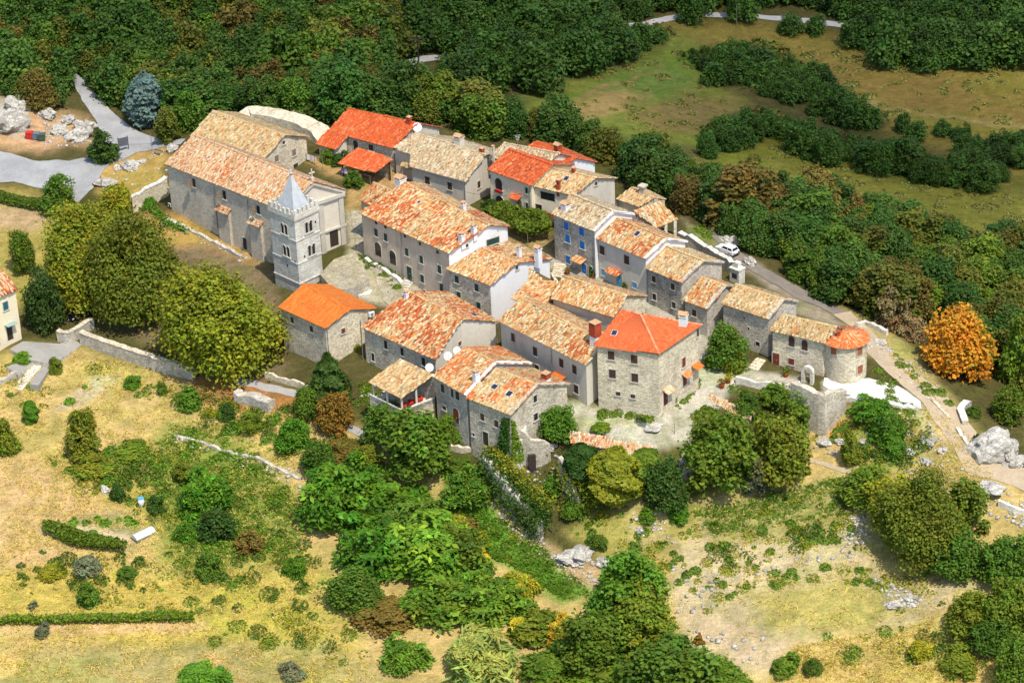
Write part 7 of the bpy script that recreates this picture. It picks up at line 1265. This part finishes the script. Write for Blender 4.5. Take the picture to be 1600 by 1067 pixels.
for i, (px, py, lb, lf) in enumerate([(1052, 632, 'clay pot with a green plant beside the lowest door of the corner house', 'mid'), (1078, 606, 'clay pot with a dark plant below the middle door of the corner house', 'deep'), (1138, 598, 'clay pot with a yellow green plant at the foot of the palm', 'yolive'), (1128, 606, 'clay pot with a red plant left of the palm', 'rust'), (868, 650, 'clay pot with a bright plant by the gable of the nearest house', 'bright'), (925, 436, 'clay pot with a dark plant right of the blue door', 'deep'), (975, 455, 'clay pot with a green plant beside the light blue door', 'green'), (1228, 588, 'clay pot with a green plant below the red brown shutters', 'mid'), (648, 442, 'clay pot with a green plant at the green manor door', 'green')]):
    q = on(px, py); th = thing('flower_pot', lb, 'flower pot', q); mb = MB(); mb.tube([q-(0, 0, .1), q+(0, 0, .5), q+(0, 0, .56)], [.26, .4, .43], 10); mb.build('pot', [M['brick']], th); rg = np.random.default_rng(60+i); V, C = leaves(q+rg.normal(0, .26, (110, 3))+(0, 0, .95), rg.normal(0, 1, (110, 3)), .2, rg); np_mesh('plant', V, quads(V), [M['leaf_'+lf]], None, C, parent=th)
def cable(label, a, b, za, zb, sag=.7):
    A_, B2 = P3(a, za), P3(b, zb); pts = [A_*(1-t)+B2*t-np.array((0, 0, sag*4*t*(1-t))) for t in np.linspace(0, 1, 14)]; mb = MB(); mb.tube(pts, .03, 4); o = mb.build('overhead_cable', [M['wood_dark']]); tag(o, label, 'cable')
cable('thin dark cable strung from the beige house to the cream house', (727, 300), (829, 300), 3.6, 5.4); cable('thin dark cable running from the blue shuttered house towards the white gable', (880, 352), (842, 402), 6.2, 6.0, 1.2)
# poles
def pole(px, py, h, label, arms=0, mat='wood', rad=.13):
    q = on(px, py); th = thing('utility_pole', label, 'pole', q); mb = MB(); mb.tube([q-(0, 0, .6), q+(0, 0, h)], [rad, rad*.7], 8); mb.build('shaft', [M[mat]], th)
    for a in range(arms):
        mb = MB(); mb.box(q+(0, 0, h-.3-.9*a), E1_, E2_, -1.1, 1.1, -.08, .08, -.06, .06); cr = mb.build('crossarm', [M['wood_dark']], th)
        for x in (-1.0, -.1, .9): mb = MB(); mb.tube([q+(x, 0, h-.22-.9*a), q+(x, 0, h+.2-.9*a)], [.11, .07], 6); mb.build('insulator', [M['wood_dark']], cr)
    return q
pole(655, 112, 6.8, 'dark utility pole with crossarm beside the far road', 2, 'wood_dark', .16); pole(699, 16, 3.0, 'pale pole among the trees at the top'); pole(880, 104, 3.5, 'thin grey pole at the edge of the field'); pole(894, 114, 4.2, 'taller grey pole at the edge of the field', 0, 'pipe'); pole(1151, 40, 4.2, 'thin pole beside the upper road', 0, 'pipe', .09); pole(238, 236, 3.2, 'thin pole near the bench', 0, 'pipe', .06); pole(160, 300, 3.0, 'stake at the tip of the car park', 0, 'wood', .06); pole(1348, 505, 2.2, 'dark post behind the round tower', 0, 'wood_dark', .09)
for px, py, lb in ((254, 712, 'wooden stake in the garden grass'), (430, 838, 'leaning stake in the straw right of the sumac clump'), (435, 650, 'dark post at the end of the garden wall'), (1054, 678, 'short post on the lane edge')): pole(px, py, 1.8, lb, 0, 'wood', .05)
q = on(638, 146); th = thing('transformer_tower', 'pale lattice transformer frame standing in the wood', 'transformer', q)
for x in (-.75, .75): mb = MB(); mb.box(q, E1_, E2_, x-.1, x+.1, -.5, 5.2, -.1, .1); mb.build('leg', [M['metal']], th)
for k in range(7): mb = MB(); mb.box(q+(0, 0, 1.4+k*.6), E1_, E2_, -.65, .65, -.05, .05, -.04, .04); mb.build('rung', [M['metal']], th)
mb = MB(); mb.box(q+(0, 0, 1.6), E1_, E2_, -.55, .55, 0, 1.1, .12, .7); mb.build('transformer_box', [M['metal']], th)
# washing
def washing(label, name_pts, z0, cloths):
    a, b = P3(name_pts[0], z0), P3(name_pts[1], z0); th = thing('washing_line', label, 'washing line', (a+b)/2-(0, 0, 2)); mb = MB(); mb.tube([a, b], .015, 4); mb.build('line', [M['pipe']], th)
    for p_ in (a, b): mb = MB(); mb.tube([p_-(0, 0, 3), p_+(0, 0, .1)], .04, 5); mb.build('post', [M['pipe']], th)
    d = (b-a)/np.linalg.norm(b-a); n = np.cross(d, (0, 0, 1)); L = np.linalg.norm(b-a); x = .1
    for i, (w, h, c) in enumerate(cloths):
        mt = M.setdefault('cloth%s' % (c,), plain('cotton_cloth', c, .9, .12)); o = a+d*x; k = 5; pts = [o+d*w*j/k+n*math.sin(j*1.7+i)*.07 for j in range(k+1)]; mb = MB(); vs = [p_+n*e for e in (0, .02) for p_ in pts]+[p_+n*(e+.05)-np.array((0, 0, h)) for e in (0, .02) for p_ in pts]; m_ = k+1
        mb.add(vs, [(j, j+1, 2*m_+j+1, 2*m_+j) for j in range(k)]+[(m_+j, m_+j+1, 3*m_+j+1, 3*m_+j) for j in range(k)]+[(0, m_, 3*m_, 2*m_), (k, m_+k, 3*m_+k, 2*m_+k)]); cl = mb.build('garment', [mt], th); x += w+.08
washing('washing line with pale sheets between the church annex and the red roofed house', ((478, 240), (503, 248)), 3.3, [(1.2, 1.0, (.7, .66, .66)), (.9, .9, (.66, .55, .55))]); washing('colourful washing hung along the front of the open red porch', ((533, 262), (578, 276)), 2.9, [(.6, .8, (.35, .25, .5)), (.5, .8, (.7, .7, .75)), (.9, 1.0, (.65, .25, .2)), (.7, .9, (.7, .4, .35)), (.5, .7, (.25, .3, .5)), (.7, .8, (.5, .3, .35))])
# a passing cloud whose shade lies over the woods and fields
cm, nt, b = newmat('cloud_vapour'); tr_ = nd(nt, 'BsdfTransparent'); df = nd(nt, 'BsdfDiffuse'); df.inputs[0].default_value = (.9, .9, .92, 1); ms = nd(nt, 'MixShader'); ms.inputs[0].default_value = .028; nt.links.new(tr_.outputs[0], ms.inputs[1]); nt.links.new(df.outputs[0], ms.inputs[2]); nt.links.new(ms.outputs[0], [x for x in nt.nodes if x.type == 'OUTPUT_MATERIAL'][0].inputs[0]); M['cloud'] = cm
def cloud(poly, n, seed, sd, zc=430):
    P = G(*np.array(poly, float).T)[:, :2]; r = np.random.default_rng(seed); lo, hi = P.min(0), P.max(0); bm = bmesh.new(); bmesh.ops.create_icosphere(bm, subdivisions=3, radius=1); bv = np.array([v.co[:] for v in bm.verts]); bf = np.array([[v.index for v in f.verts] for f in bm.faces]); bm.free(); V, F, k = [], [], 0
    while k < n:
        q = r.uniform(lo, hi)
        if sdpoly(q[0], q[1], P.tolist()) < 4: continue
        s = r.uniform(10, 26); z = zc+r.normal(0, 8); c = np.array((q[0], q[1], 0))+np.array(sd)/sd[2]*z; c[2] = z; V.append(bv*(s, s, s*.5)*(1+.12*np.sin(bv[:, :1]*5+k)*np.cos(bv[:, 1:2]*6))+c); F.append(bf+k*len(bv)); k += 1
    o = np_mesh('clouds', np.vstack(V), np.vstack(F), [cm], smooth=True); o['kind'] = 'structure'; return o
# ---------------------------------------------------------------- light
SUN_EL, SUN_AZ = R(62), math.atan2(-.88, .47)          # direction towards the sun in the ground plane
sd = Vector((math.cos(SUN_EL)*math.cos(SUN_AZ), math.cos(SUN_EL)*math.sin(SUN_AZ), math.sin(SUN_EL)))
cloud([(-60, -60), (1680, -60), (1680, 560), (1560, 420), (1400, 350), (1200, 290), (1080, 240), (900, 180), (700, 140), (500, 130), (300, 135), (100, 110), (-60, 100)], 150, 5, sd)
l = bpy.data.lights.new('sun', 'SUN'); l.energy = 3.35; l.angle = R(.55); l.color = (1, .93, .82); lo = bpy.data.objects.new('sun', l); link(lo); lo.rotation_euler = sd.to_track_quat('Z', 'Y').to_euler(); lo.location = (100, -80, 200)
w = bpy.data.worlds.new('World'); scn.world = w; w.use_nodes = True; nt = w.node_tree; bg = nt.nodes['Background']
sk = nt.nodes.new('ShaderNodeTexSky'); sk.sky_type = 'NISHITA'; sk.sun_disc = False; sk.sun_elevation = SUN_EL; sk.sun_rotation = math.atan2(sd.x, sd.y); sk.altitude = 300; sk.dust_density = 1.5
nt.links.new(sk.outputs[0], bg.inputs[0]); bg.inputs[1].default_value = .15
vs = scn.view_settings; vs.view_transform = 'Standard'; vs.look = 'None'; vs.exposure = .55; vs.gamma = 1
scn.cycles.transparent_max_bounces = 40; scn.cycles.max_bounces = 6; scn.cycles.diffuse_bounces = 3; scn.cycles.use_denoising = True
